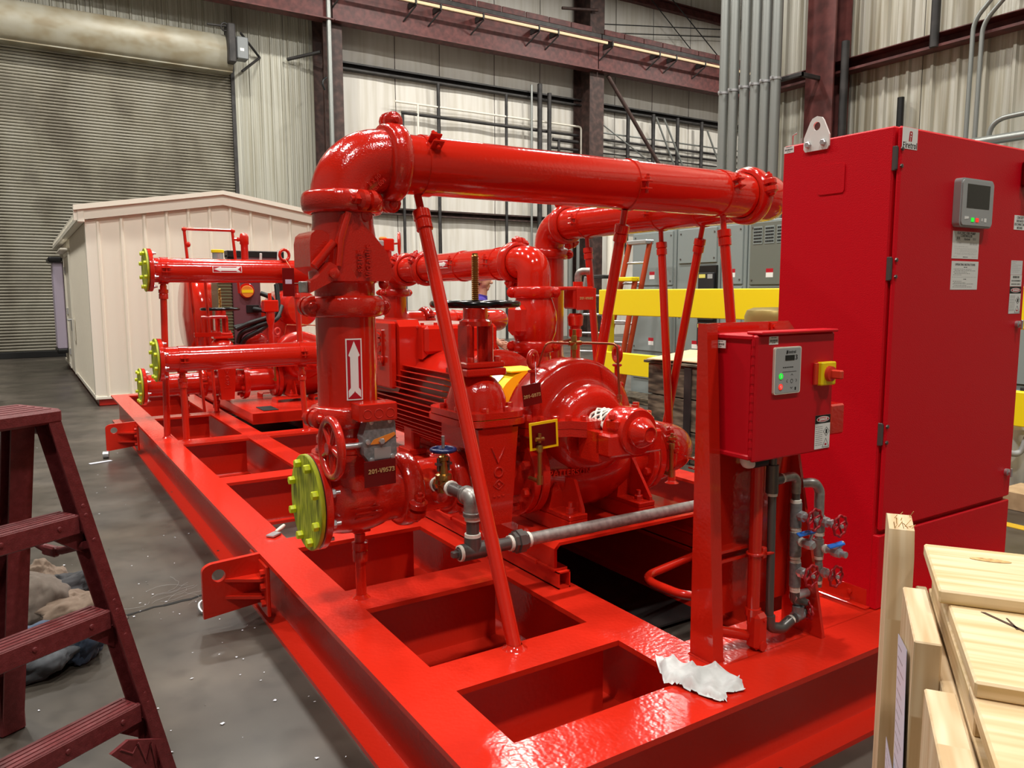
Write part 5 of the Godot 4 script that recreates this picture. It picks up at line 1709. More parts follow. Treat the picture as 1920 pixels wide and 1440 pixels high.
	strap(o, V(1.17, 1.04, -7.135), Vector3.RIGHT, 0.108, V(0, 0, 1), 0.07)
	strap(o, V(2.2, 1.04, -7.135), Vector3.RIGHT, 0.108, V(0, 0.1, 1), 0.06)
	run_pipe(o, [V(2.7, 1.04, -7.135), V(2.95, 1.04, -7.135), V(2.95, 1.04, -8.3)], 0.108, 0.16, "end_bend", 24)
	post("tall red post at far left under the upper blanked pipe", V(1.052, T, -7.36), V(1.087, 1.69, -7.36), 0.028, 0.9)
	post("red post under the middle blanked pipe, second from the far left", V(1.169, T, -7.10), V(1.166, 0.93, -7.135), 0.028, 0.6)
	post("thin red post under the middle blanked pipe next to the riser", V(2.2, T, -7.05), V(2.2, 0.93, -7.135), 0.026, 0.6)
	post("thin red post between the upper and middle blanked pipes, beside the riser", V(2.25, 1.12, -7.3), V(2.25, 1.69, -7.36), 0.026, 0.6)
	post("short dark red post under the lowest blanked pipe", V(1.43, T, -8.62), V(1.43, 0.54, -8.64), 0.026, 0.5)
	post("short red post under the far gate valve", V(1.74, T, -8.66), V(1.74, 0.52, -8.64), 0.026, 0.5)
	# rear header from the far elbow to the corner of the long top pipe
	o = thing("header_pipe", "rear red header running away under the long top pipe to its own elbow", "pipe", V(3.62, 2.0, -4.2))
	run_pipe(o, [V(3.62, 2.12, ZA - 0.18), V(3.62, 2.12, -5.15), V(3.62, 1.0, -5.15)], 0.1185, 0.19)
	coupling(o, V(3.62, 2.12, -4.92), Vector3.BACK, 0.122, V(-0.3, 1, 0), 0.08, 0.034)
	coupling(o, V(3.62, 1.9, -5.15), Vector3.UP, 0.122, V(1, 0, 0.5), 0.08, 0.034)
	for z in [-4.66, -3.87, -3.5]:
		strap(o, V(3.62, 2.12, z), Vector3.BACK, 0.1185, V(-1, 0.0, 0), 0.035)
	# butterfly valve head over the far header tee
	o = thing("butterfly_valve", "small red butterfly valve head with handwheel above the far tee", "valve", V(2.85, 1.9, -6.5))
	b = B.new()
	b.rod(V(2.8, 1.85, -6.5), V(2.8, 1.97, -6.5), 0.05, 14)
	b.box(V(2.8, 2.02, -6.48), V(0.11, 0.11, 0.1), 0.01)
	put(b, "gear_box", M.gloss_red, o)
	b = B.new()
	b.torus(V(2.93, 2.04, -6.5), V(1, 0, 0.5), 0.09, 0.013, 26, 8)
	for i in 3:
		var a := TAU * i / 3
		var u := V(-0.45, 0, 0.9) * cos(a) + V(0, 1, 0) * sin(a)
		b.tube([V(2.93, 2.04, -6.5) - u * 0.09, V(2.93, 2.04, -6.5) + u * 0.09], 0.008, 6)
	b.rod(V(2.84, 2.03, -6.48), V(2.93, 2.04, -6.5), 0.01, 6)
	put(b, "handwheel", M.gloss_red, o)
	b = B.new(); b.box(V(2.72, 2.03, -6.45), V(0.06, 0.05, 0.06), 0.006)
	put(b, "grey_switch", M.grey_plastic, o)
	b = B.new(); b.box(V(2.765, 2.075, -6.48), V(0.06, 0.03, 0.06), 0.01)
	put(b, "orange_cap", M.orange, o)

func middle_things():
	# supervisory switch on a post, right of the middle riser
	var x := 3.12
	var z := -4.2
	var o := thing("tamper_switch", "red switch box with engraved tag on an upright behind the pump dome", "switch", V(x + 0.05, 1.0, z))
	var b := B.new()
	b.tube([V(x + 0.05, 0.7, z), V(x + 0.05, 1.36, z)], 0.033, 16)
	b.lathe(V(x + 0.05, 1.3, z), Vector3.UP, [W(0.033, 0), W(0.045, 0.004), W(0.045, 0.05), W(0.036, 0.055), W(0.036, 0.07), W(0.05, 0.08), W(0.055, 0.14), W(0.04, 0.16), W(0, 0.16)], 18)
	put(b, "post", M.gloss_red, o)
	b = B.new()
	b.box(V(x + 0.07, 1.56, z), V(0.16, 0.14, 0.12), 0.01)
	b.box(V(x + 0.04, 1.625, z), V(0.22, 0.025, 0.13), 0.006)
	b.rod(V(x + 0.07, 1.62, z), V(x + 0.07, 1.67, z), 0.035, 14)
	put(b, "switch_box", M.gloss_red, o)
	b = B.new()
	b.box(V(x + 0.09, 1.555, z + 0.065), V(0.165, 0.145, 0.004), 0.002)
	var t := put(b, "tag", M.gloss_red, o)
	text_("201-V9885", 0.017, V(x + 0.09, 1.56, z + 0.068), Basis.IDENTITY, M.pine_end, t)
	b = B.new()
	b.tube(bend([V(x + 0.07, 1.66, z), V(x + 0.07, 1.74, z), V(x + 0.13, 1.74, z + 0.05)], 0.04, 5), 0.024, 12)
	put(b, "conduit_elbow", M.steel, o)

func far_pump():
	var by := V(0.12, -0.115, -5.66)
	blind_flange(V(1.0, 0.66, -8.64), 0.188, "lime green blanking plate lowest of the three on the far left")
	var o := thing("blanked_pipe", "lowest red pipe with lime end plate, leading to the far gate valve", "pipe", V(1.35, 0.5, -8.64))
	var b := B.new()
	b.lathe(V(0, 0.66, -8.64), Vector3.RIGHT, [W(0, 1.022), W(0.184, 1.022), W(0.188, 1.026), W(0.188, 1.05), W(0.184, 1.054), W(0.115, 1.056), W(0.115, 1.68), W(0, 1.68)], 36)
	put(b, "pipe", M.gloss_red, o)
	coupling(o, V(1.6, 0.66, -8.64), Vector3.RIGHT, 0.115, V(0, 0.2, 1), 0.08, 0.034)
	dup(gate1, by, "far red gate valve with black handwheel, in front of the diesel engine")
	var p2 := dup(pump1, by + V(0.32, 0, 0), "far red split case pump, seen between front riser and far gate valve")
	for n in ["cast_lettering"]:
		var t := p2.get_node_or_null(n)
		if t: t.free()
	o = thing("pipe_spool", "flanged red spool between the far gate valve and far pump", "pipe", V(2.2, 0.5, -8.64))
	b = B.new()
	b.lathe(V(0, 0.66, -8.64), Vector3.RIGHT, [W(0, 2.03), W(0.19, 2.03), W(0.19, 2.06), W(0.12, 2.062), W(0.12, 2.33), W(0.19, 2.332), W(0.19, 2.36), W(0, 2.36)], 32)
	put(b, "pipe", M.cast_red, o)
	# low base with bent brackets
	o = thing("machine_base", "low red base frame under the far pump and diesel engine", "machine base", V(2.6, T, -9.0))
	b = B.new()
	b.prism([W(1.86, T), W(1.86, 0.44), W(3.15, 0.44), W(3.15, T)], V(0, 0, -10.6), Vector3.RIGHT, Vector3.UP, V(0, 0, 2.98))
	put(b, "frame", M.skid_red, o)
	b = B.new()
	b.bx(V(2.0, 0.44, -8.05), V(2.15, 0.445, -7.75))
	put(b, "slot", M.crack_dark, o)
	for s in [[2.3, -8.35], [2.3, -8.95], [2.7, -8.35], [2.7, -8.95]]:
		b = B.new()
		var pr := [W(-0.15, 0), W(-0.15, 0.03), W(-0.13, 0.044), W(0.17, 0.044), W(0.19, 0.03), W(0.19, 0), W(0.178, 0), W(0.178, 0.026), W(0.168, 0.034), W(-0.128, 0.034), W(-0.138, 0.026), W(-0.138, 0)]
		b.prism(pr, V(s[0] + 0.12, 0.44, s[1] - 0.1), Vector3.RIGHT, Vector3.UP, V(0, 0, 0.2), 0.85)
		put(b, "bracket", M.skid_red, o)
	# ---- diesel engine behind the far pump
	o = thing("diesel_engine", "red diesel engine with grey radiator and black hoses behind the far pump", "engine", V(2.5, 0.44, -9.7))
	b = B.new()
	b.box(V(2.6, 0.95, -9.9), V(0.6, 0.7, 1.1), 0.04)
	b.box(V(2.6, 1.38, -9.9), V(0.4, 0.22, 1.0), 0.04)
	put(b, "block", M.cast_red, o)
	b = B.new()
	b.lathe(V(2.85, 1.42, -9.3), V(0.2, 0, 1), [W(0, -0.5), W(0.2, -0.5), W(0.22, -0.45), W(0.22, 0.1), W(0.2, 0.14), W(0, 0.16)], 28)
	put(b, "air_cleaner", M.gloss_red, o)
	b = B.new()
	b.bx(V(1.93, 0.95, -9.6), V(2.09, 1.95, -9.25), 0.01)
	put(b, "radiator_core", M.radiator, o)
	for i in 22:
		b = B.new()
		b.bx(V(1.935, 1.05 + i * 0.035, -9.252), V(2.085, 1.06 + i * 0.035, -9.24))
		put(b, "radiator_fin", M.radiator, o)
	b = B.new()
	b.bx(V(2.09, 1.0, -9.5), V(2.4, 1.95, -9.22), 0.008)
	put(b, "control_plate", M.panel_plum, o)
	b = B.new()
	b.disc(V(2.24, 1.63, -9.22), Vector3.BACK, 0.085, 0.02, 28)
	put(b, "stop_ring", M.gloss_red, o)
	b = B.new()
	b.disc(V(2.24, 1.62, -9.2), Vector3.BACK, 0.068, 0.03, 28)
	put(b, "stop_button", M.orange, o)
	b = B.new()
	b.box(V(2.24, 1.622, -9.168), V(0.125, 0.034, 0.003))
	put(b, "yellow_strip", M.safety_yellow, o)
	b = B.new(); b.box(V(2.3, 1.42, -9.21), V(0.14, 0.09, 0.02), 0.004)
	put(b, "gauge_box", M.black, o)
	b = B.new(); b.rod(V(1.98, 1.95, -9.4), V(1.98, 2.06, -9.4), 0.06, 16); b.rod(V(1.98, 1.93, -9.4), V(1.98, 1.97, -9.4), 0.09, 16)
	put(b, "filler_neck", M.zinc, o)
	b = B.new(); b.disc(V(1.98, 2.06, -9.4), Vector3.UP, 0.07, 0.035, 18)
	put(b, "filler_cap", M.safety_yellow, o)
	for h in [[V(2.38, 1.6, -9.15), V(2.5, 1.55, -9.1), V(2.52, 1.4, -9.1), V(2.35, 1.28, -9.0), V(2.05, 1.22, -9.05)], [V(2.55, 1.7, -9.1), V(2.55, 1.48, -9.05), V(2.45, 1.34, -8.95), V(2.2, 1.27, -8.95), V(2.06, 1.2, -9.0)], [V(2.6, 1.45, -9.1), V(2.5, 1.3, -8.95), V(2.3, 1.24, -8.95), V(2.1, 1.16, -9.0), V(2.1, 1.05, -9.1)], [V(2.55, 1.35, -9.0), V(2.3, 1.18, -8.95), V(2.15, 1.1, -9.0), V(2.12, 0.98, -9.1)], [V(2.3, 1.42, -9.18), V(2.42, 1.4, -9.1), V(2.5, 1.32, -9.05)]]:
		b = B.new()
		b.tube(bend(h, 0.12, 6), 0.028, 9)
		put(b, "hose", M.rubber, o)
	b = B.new()
	b.ball(V(2.3, 1.05, -9.15), 0.1, 16, V(1, 0.2, 0), 1.4)
	put(b, "filter", M.gloss_red, o)
	var engine := o
	# red fuel tank end at the left, behind the radiator
	o = thing("fuel_tank", "pinkish red round tank end standing left of the radiator", "tank", V(1.95, T, -10.2))
	b = B.new()
	b.lathe(V(0, 1.35, -10.15), Vector3.LEFT, [W(0, -2.2), W(0.5, -2.2), W(0.52, -1.86), W(0.49, -1.76), W(0.4, -1.71), W(0, -1.69)], 40, false, 0.0, 0.4)
	put(b, "shell", M.gloss_red, o)
	b = B.new(); b.bx(V(1.9, 0.45, -10.4), V(2.18, 0.9, -9.95), 0.01)
	put(b, "saddle", M.gloss_red, o)
	# engine control cabinet with raised lid at the back
	o = thing("engine_panel", "open lilac-grey engine control panel with black frame behind the upper pipe", "control panel", V(2.5, 1.6, -9.3))
	b = B.new()
	b.bx(V(2.2, 1.75, -9.65), V(2.72, 2.04, -9.58), 0.004)
	put(b, "panel_face", M.lilac, o)
	b = B.new()
	b.bx(V(2.12, 2.02, -9.72), V(2.78, 2.1, -9.54), 0.006)
	b.bx(V(2.12, 1.5, -9.68), V(2.2, 2.05, -9.56), 0.006)
	b.bx(V(2.7, 1.5, -9.68), V(2.78, 2.05, -9.56), 0.006)
	put(b, "frame", M.black, o)
	b = B.new()
	b.tube(bend([V(2.44, 1.8, -9.35), V(2.44, 2.06, -9.3)], 0.05), 0.014, 8)
	b.tube(bend([V(2.5, 1.85, -9.25), V(2.62, 1.95, -9.25), V(2.63, 2.1, -9.25)], 0.1), 0.012, 8)
	put(b, "white_hose", M.white, engine)
	b = B.new()
	b.tube(bend([V(1.68, 1.88, -9.2), V(1.85, 1.98, -9.2), V(2.1, 1.9, -9.2), V(2.3, 1.88, -9.2)], 0.3, 6), 0.008, 6)
	put(b, "cable", M.black, engine)
	# thin red sensing pipes
	o = thing("sensing_line", "thin red pipe frame rising above the upper blanked pipe", "pipe", V(1.5, T, -7.6))
	var zz := -7.6
	for pts in [[V(1.42, 0.5, zz), V(1.32, 2.18, zz), V(1.74, 2.18, zz), V(1.78, 1.6, zz)], [V(1.52, 0.5, zz), V(1.48, 1.7, zz)]]:
		b = B.new()
		b.tube(bend(pts, 0.02, 3), 0.0135, 8)
		put(b, "pipe", M.gloss_red, o)
	for q in [[V(1.345, 2.04, zz), 0.026], [V(1.32, 2.175, zz), 0.022], [V(1.745, 2.175, zz), 0.022], [V(1.79, 2.1, zz), 0.02]]:
		b = B.new()
		b.ball(q[0], q[1], 10)
		put(b, "fitting", M.gloss_red, o)
	b = B.new()
	b.tube([V(1.75, 2.1, zz), V(1.83, 2.1, zz)], 0.013, 8)
	put(b, "pipe", M.gloss_red, o)
	b = B.new()
	b.lathe(V(1.845, 1.85, zz), Vector3.UP, [W(0, 0), W(0.034, 0), W(0.034, 0.2), W(0.042, 0.21), W(0.042, 0.27), W(0.036, 0.3), W(0.025, 0.31), W(0, 0.31)], 12)
	put(b, "vent_cap", M.gloss_red, o)
	b = B.new()
	b.bx(V(1.36, 1.2, zz - 0.01), V(1.6, 1.24, zz + 0.02), 0.003)
	b.tube([V(1.43, 1.38, zz), V(1.65, 1.38, zz)], 0.014, 8)
	b.tube([V(1.44, 1.38, zz), V(1.455, 0.95, zz)], 0.014, 8)
	b.ball(V(1.45, 1.07, zz), 0.024, 8)
	put(b, "cross_bar", M.gloss_red, o)
	# small tag and junction box near the riser
	o = thing("equipment_tag", "brown engraved tag wired to an eye on the upper blanked pipe", "tag", V(2.3, 1.5, -7.2))
	b = B.new()
	b.box(V(2.13, 1.7, -7.2), V(0.11, 0.26, 0.004), 0.002)
	put(b, "plate", M.tag_maroon, o)
	b = B.new()
	b.torus(V(2.13, 1.95, -7.3), V(0.3, 0, 1), 0.05, 0.014, 22, 8)
	put(b, "eye", M.gloss_red, o)
	b = B.new()
	b.tube([V(2.13, 1.91, -7.27), V(2.16, 1.82, -7.2)], 0.003, 5)
	put(b, "tie_wire", M.copper, o)
	b = B.new()
	b.box(V(2.13, 1.705, -7.197), V(0.06, 0.04, 0.002))
	put(b, "mark", M.lilac, o)
	o = thing("tamper_switch", "small dark red switch box on an upright in front of the diesel engine", "switch", V(2.3, 0.6, -8.6))
	b = B.new()
	b.lathe(V(2.36, 0.95, -8.7), Vector3.UP, [W(0, 0), W(0.03, 0), W(0.03, 0.3), W(0.04, 0.32), W(0.05, 0.42), W(0.045, 0.45), W(0, 0.45)], 14)
	b.box(V(2.36, 1.46, -8.7), V(0.16, 0.13, 0.12), 0.01)
	b.rod(V(2.36, 1.52, -8.7), V(2.36, 1.6, -8.7), 0.02, 10)
	put(b, "switch_box", M.gloss_red, o)

# printed sheet: rows of small illegible print on white, header blocks, frames
func print_mat(w: int, h: int, seed_: int, rows: Array, bg := Color(0.93, 0.93, 0.92), extra := []) -> StandardMaterial3D:
	var img := Image.create(w, h, false, Image.FORMAT_RGB8)
	img.fill(bg)
	var r := RandomNumberGenerator.new()
	r.seed = seed_
	# rows: [y, x0, x1, height, shade]
	for row in rows:
		var x: float = row[1]
		while x < row[2]:
			var l := r.randf_range(0.02, 0.09)
			var x1 := minf(x + l, row[2])
			img.fill_rect(Rect2i(int(x * w), int(row[0] * h), maxi(1, int((x1 - x) * w)), maxi(1, int(row[3] * h))), bg.lerp(Color(0.05, 0.05, 0.05), row[4]))
			x = x1 + 0.012
	for e in extra:
		img.fill_rect(Rect2i(int(e[0] * w), int(e[1] * h), maxi(1, int(e[2] * w)), maxi(1, int(e[3] * h))), e[4])
	var m := StandardMaterial3D.new()
	m.resource_name = "print_%d" % seed_
	m.albedo_texture = ImageTexture.create_from_image(img)
	m.roughness = 0.4
	return m

func sticker(par: Node, called: String, o: Vector3, ex: Vector3, ey: Vector3, out: Vector3, m: Material) -> MeshInstance3D:
	var b := B.new()
	var t := out * 0.0012
	b.face(o + t, ex, ey, out)
	b.q(o, o + ex, o + ex + t, o + t, -ey)
	b.q(o + ey, o + ex + ey, o + ex + ey + t, o + ey + t, ey)
	b.q(o, o + ey, o + ey + t, o + t, -ex)
	b.q(o + ex, o + ex + ey, o + ex + ey + t, o + ex + t, ex)
	return put(b, called, m, par)

func danger_sticker(par: Node, o: Vector3, w: float, h: float, seed_: int):
	var rows := []
	for i in 10: rows.append([0.34 + i * 0.06, 0.06, 0.52, 0.02, 0.6])
	var s := sticker(par, "danger_label", o, V(w, 0, 0), V(0, -h, 0), Vector3.BACK, print_mat(96, 192, seed_, rows, Color(0.94, 0.94, 0.93), [[0.0, 0.0, 1.0, 0.25, Color(0.03, 0.03, 0.03)]]))
	var b := B.new()
	var c := o + V(w / 2, -h * 0.125, 0.0014)
	var el := []
	var el2 := []
	for i in 24:
		el.append(W(w * 0.42 * cos(TAU * i / 24), h * 0.085 * sin(TAU * i / 24)))
		el2.append(W(w * 0.38 * cos(TAU * i / 24), h * 0.068 * sin(TAU * i / 24)))
	b.prism(el, c, Vector3.RIGHT, Vector3.UP, V(0, 0, 0.0004))
	put(b, "oval", M.sticker_white, s)
	b = B.new()
	b.prism(el2, c + V(0, 0, 0.0004), Vector3.RIGHT, Vector3.UP, V(0, 0, 0.0004))
	put(b, "oval_ground", M.sticker_red, s)
	text_("DANGER", h * 0.085, c + V(0, 0, 0.001), Basis.IDENTITY, M.sticker_white, s, 0.0006, "lettering", "Droid Sans", 0.62 * w / h / 0.55)
	b = B.new()
	var dc := o + V(w * 0.76, -h * 0.5, 0.0014)
	b.tube([dc + V(0, h * 0.13, 0), dc + V(w * 0.2, 0, 0), dc + V(0, -h * 0.13, 0), dc + V(-w * 0.2, 0, 0)], 0.0008, 5, false, [], true)
	b.bx(dc + V(-w * 0.05, -h * 0.06, 0), dc + V(w * 0.05, h * 0.06, 0.0005))
	dc = o + V(w * 0.74, -h * 0.84, 0.0014)
	b.tube([dc + V(0, h * 0.13, 0), dc + V(w * 0.22, -h * 0.12, 0), dc + V(-w * 0.22, -h * 0.12, 0)], 0.0008, 5, false, [], true)
	put(b, "pictogram", M.ink, s)
	b = B.new()
	b.bx(dc + V(-w * 0.06, -h * 0.07, 0), dc + V(w * 0.06, -h * 0.02, 0.0005))
	put(b, "pictogram_mark", M.sticker_red, s)

func barcode(par: Node, o: Vector3, ex: Vector3, ey: Vector3, out: Vector3, seed_: int):
	sticker(par, "barcode_label", o, ex, ey, out, print_mat(64, 48, seed_, [[0.1, 0.2, 0.8, 0.12, 0.8], [0.4, 0.1, 0.92, 0.25, 0.75], [0.75, 0.3, 0.7, 0.12, 0.8]]))

func controller_stand():
	var o := thing("controller_stand", "red welded plate stand with tapered legs carrying the small controller box", "stand", V(2.18, T, -1.8))
	var m: Material = M.gloss_red
	var b := B.new()
	b.prism([W(1.94, 0.45), W(2.41, 0.45), W(2.41, 1.46), W(2.37, 1.495), W(1.94, 1.495)], V(0, 0, -1.87), Vector3.RIGHT, Vector3.UP, V(0, 0, 0.014))
	put(b, "back_plate", m, o)
	b = B.new()
	b.prism([W(-1.87, T), W(-1.762, T), W(-1.762, T + 0.02), W(-1.83, 1.495), W(-1.87, 1.495)], V(1.925, 0, 0), Vector3.BACK, Vector3.UP, V(0.05, 0, 0))
	put(b, "leg", m, o)
	b = B.new()
	b.prism([W(-1.87, T), W(-1.69, T), W(-1.69, T + 0.02), W(-1.835, 1.05), W(-1.87, 1.05)], V(2.412, 0, 0), Vector3.BACK, Vector3.UP, V(0.014, 0, 0))
	put(b, "leg", m, o)
	b = B.new()
	b.bx(V(2.42, 1.09, -1.84), V(2.5, 1.2, -1.7), 0.006)
	put(b, "cable_box", m, o)
	for x in [1.99, 2.28]:
		b = B.new()
		b.bx(V(x - 0.012, 1.46, -1.856), V(x + 0.02, 1.492, -1.848), 0.002)
		b.hexa(V(x + 0.003, 1.476, -1.85), Vector3.BACK, 0.009, 0.008)
		put(b, "mounting_tab", m, o)
	for q in [[V(1.92, T, -1.77), V(1.985, T, -1.77)], [V(1.92, T, -1.87), V(1.92, T, -1.76)], [V(2.43, T, -1.87), V(2.43, T, -1.69)]]:
		b = B.new()
		b.tube([q[0], q[1]], 0.006, 6)
		put(b, "weld_bead", m, o)
	# red conduit, its elbow box and strut
	o = thing("red_conduit", "red conduit with elbow box on the stand, below the controller box", "conduit", V(2.15, T, -1.78))
	b = B.new()
	b.tube([V(2.14, 0.44, -1.78), V(2.14, 1.06, -1.78)], 0.023, 16)
	put(b, "pipe", m, o)
	b = B.new()
	b.box(V(2.15, 0.405, -1.77), V(0.062, 0.135, 0.06), 0.014)
	b.lathe(V(2.14, 0.46, -1.78), Vector3.UP, [W(0.028, 0), W(0.028, 0.025), W(0.023, 0.028)], 14)
	b.rod(V(2.15, 0.355, -1.75), V(2.15, 0.355, -1.735), 0.018, 14)
	b.hexa(V(2.155, 0.45, -1.741), Vector3.BACK, 0.008, 0.006)
	put(b, "elbow_box", m, o)
	b = B.new()
	b.tube([V(2.12, 0.385, -1.79), V(1.985, 0.425, -1.82)], 0.019, 12)
	b.lathe(V(2.0, 0.42, -1.817), V(-1, 0.3, -0.2), [W(0.024, 0), W(0.024, 0.02), W(0.019, 0.022)], 12)
	put(b, "side_pipe", m, o)
	b = B.new()
	b.prism([W(0, -0.022), W(0.045, -0.022), W(0.045, -0.012), W(0.006, -0.018), W(0.006, 0.018), W(0.045, 0.012), W(0.045, 0.022), W(0, 0.022)], V(2.0, 0.685, -1.856), Vector3.BACK, Vector3.UP, V(0.2, 0, 0), 0.99)
	put(b, "strut_channel", m, o)
	b = B.new()
	b.torus(V(2.14, 0.685, -1.78), Vector3.UP, 0.026, 0.006, 18, 6)
	b.box(V(2.172, 0.685, -1.77), V(0.02, 0.04, 0.02), 0.003)
	b.rod(V(2.17, 0.685, -1.755), V(2.2, 0.685, -1.75), 0.006, 8)
	put(b, "clamp", m, o)
	# ---- small controller box
	o = thing("controller_box", "small crimson controller box with keypad and yellow rotary switch on the stand", "control box", V(2.18, 1.05, -1.76))
	b = B.new()
	b.bx(V(1.985, 1.055, -1.856), V(2.375, 1.46, -1.69), 0.006)
	b.bx(V(1.978, 1.445, -1.85), V(2.38, 1.462, -1.685), 0.004)
	b.bx(V(1.978, 1.053, -1.85), V(2.38, 1.07, -1.685), 0.004)
	put(b, "body", M.box_red, o)
	b = B.new()
	b.bx(V(1.984, 1.048, -1.692), V(2.382, 1.462, -1.67), 0.006)
	var d := put(b, "door", M.box_red, o)
	b = B.new()
	b.bx(V(1.99, 1.463, -1.72), V(2.38, 1.473, -1.655), 0.003)
	put(b, "drip_lip", M.box_red, d)
	b = B.new()
	b.rod(V(1.985, 1.06, -1.684), V(1.985, 1.45, -1.684), 0.006, 8)
	for i in 13: b.rod(V(1.985, 1.066 + i * 0.03, -1.684), V(1.985, 1.085 + i * 0.03, -1.684), 0.0075, 8)
	put(b, "hinge", M.box_red, d)
	var zf := -1.67
	b = B.new()
	b.prism(rrect(0.132, 0.155, 0.008), V(2.128, 1.343, zf), Vector3.RIGHT, Vector3.UP, V(0, 0, 0.008))
	var kp := put(b, "keypad_bezel", M.cream_trim, d)
	b = B.new()
	b.prism(rrect(0.124, 0.147, 0.006), V(2.128, 1.343, zf + 0.008), Vector3.RIGHT, Vector3.UP, V(0, 0, 0.001))
	put(b, "keypad_face", M.grey_plastic, kp)
	var zk := zf + 0.009
	b = B.new(); b.bx(V(2.112, 1.376, zk), V(2.158, 1.393, zk + 0.001))
	put(b, "small_screen", M.screen, kp)
	b = B.new()
	b.prism([W(0, 0), W(0.008, 0.002), W(0.008, 0.012), W(0.002, 0.012)], V(2.116, 1.397, zk), Vector3.RIGHT, Vector3.UP, V(0, 0, 0.001))
	put(b, "logo", M.ink, kp)
	text_("Firetrol", 0.009, V(2.142, 1.403, zk), Basis.IDENTITY, M.ink, kp, 0.001)
	b = B.new(); b.disc(V(2.093, 1.325, zk), Vector3.BACK, 0.010, 0.002, 18, 0.0005)
	put(b, "start_button", M.green_light, kp)
	b = B.new(); b.disc(V(2.093, 1.29, zk), Vector3.BACK, 0.010, 0.002, 18, 0.0005)
	put(b, "stop_button", M.red_light, kp)
	b = B.new(); b.torus(V(2.093, 1.29, zk + 0.002), Vector3.BACK, 0.004, 0.001, 12, 5); b.bx(V(2.0915, 1.32, zk + 0.002), V(2.0945, 1.33, zk + 0.0025))
	put(b, "button_mark", M.sticker_white, kp)
	text_("3", 0.016, V(2.168, 1.385, zk), Basis.IDENTITY, M.ink, kp, 0.001)
	b = B.new()
	for s in [[V(2.148, 1.328, 0), 0.0], [V(2.148, 1.285, 0), 1.0], [V(2.125, 1.308, 0), 2.0], [V(2.171, 1.308, 0), 3.0]]:
		var p: Vector3 = s[0] + V(0, 0, zk)
		var dr := [V(0, 1, 0), V(0, -1, 0), V(-1, 0, 0), V(1, 0, 0)][int(s[1])] as Vector3
		var sd := Vector3.BACK.cross(dr)
		b.tube([p + sd * 0.005 - dr * 0.002, p + dr * 0.003, p - sd * 0.005 - dr * 0.002], 0.0009, 5)
	b.torus(V(2.148, 1.307, zk), Vector3.BACK, 0.006, 0.0009, 14, 5)
	for i in 6: b.bx(V(2.102 + i * 0.009, 1.352, zk), V(2.108 + i * 0.009, 1.355, zk + 0.0006))
	b.bx(V(2.1, 1.338, zk), V(2.17, 1.339, zk + 0.0005))
	b.bx(V(2.165, 1.276, zk), V(2.171, 1.286, zk + 0.0006))
	put(b, "key_print", M.ink, kp)
	b = B.new()
	b.box(V(2.325, 1.322, zf + 0.012), V(0.078, 0.08, 0.024), 0.004)
	var sw := put(b, "switch_plate", M.safety_yellow, d)
	b = B.new()
	b.box(V(2.28, 1.322, zf + 0.005), V(0.02, 0.075, 0.01), 0.002)
	b.lathe(V(2.325, 1.322, zf + 0.024), Vector3.BACK, [W(0.027, 0), W(0.025, 0.012), W(0, 0.014)], 24)
	b.box(V(2.325, 1.322, zf + 0.05), V(0.018, 0.03, 0.05), 0.004)
	put(b, "switch_knob", M.red_light_off, sw)
	danger_sticker(d, V(2.292, 1.176, zf), 0.082, 0.118, 801)
	barcode(d, V(2.04, 1.456, zf), V(0.044, 0, 0), V(0, -0.026, 0), Vector3.BACK, 802)
	barcode(o, V(1.9785, 1.44, -1.85), V(0, 0, 0.055), V(0, -0.026, 0), Vector3.LEFT, 803)
	b = B.new()
	b.tube(bend([V(2.05, 1.06, -1.76), V(2.05, 1.02, -1.76), V(2.1, 1.02, -1.76)], 0.02, 5), 0.018, 10)
	put(b, "cable_gland", M.white, o)
	b = B.new()
	b.rod(V(2.085, 1.02, -1.76), V(2.14, 1.025, -1.75), 0.02, 10)
	put(b, "gland_nut", M.black, o)
	sensing_manifold()

func small_wheel(par: Node, c: Vector3, ax: Vector3, r := 0.036):
	var b := B.new()
	ax = ax.normalized()
	var u := B.perp(ax)
	var w := ax.cross(u)
	var pts := []
	for i in 40:
		var a := TAU * i / 40.0
		pts.append(c + (u * cos(a) + w * sin(a)) * (r + 0.003 * cos(a * 8.0)))
	b.tube(pts, 0.0048, 7, false, [], true)
	for i in 4:
		var a := TAU * i / 4.0 + 0.4
		b.tube([c - ax * 0.004, c + (u * cos(a) + w * sin(a)) * r], 0.004, 6)
	b.rod(c - ax * 0.008, c + ax * 0.004, 0.009, 10)
	var hw := put(b, "handwheel", M.wheel_red, par)
	b = B.new()
	b.hexa(c + ax * 0.004, ax, 0.008, 0.008)
	put(b, "wheel_nut", M.zinc, hw)

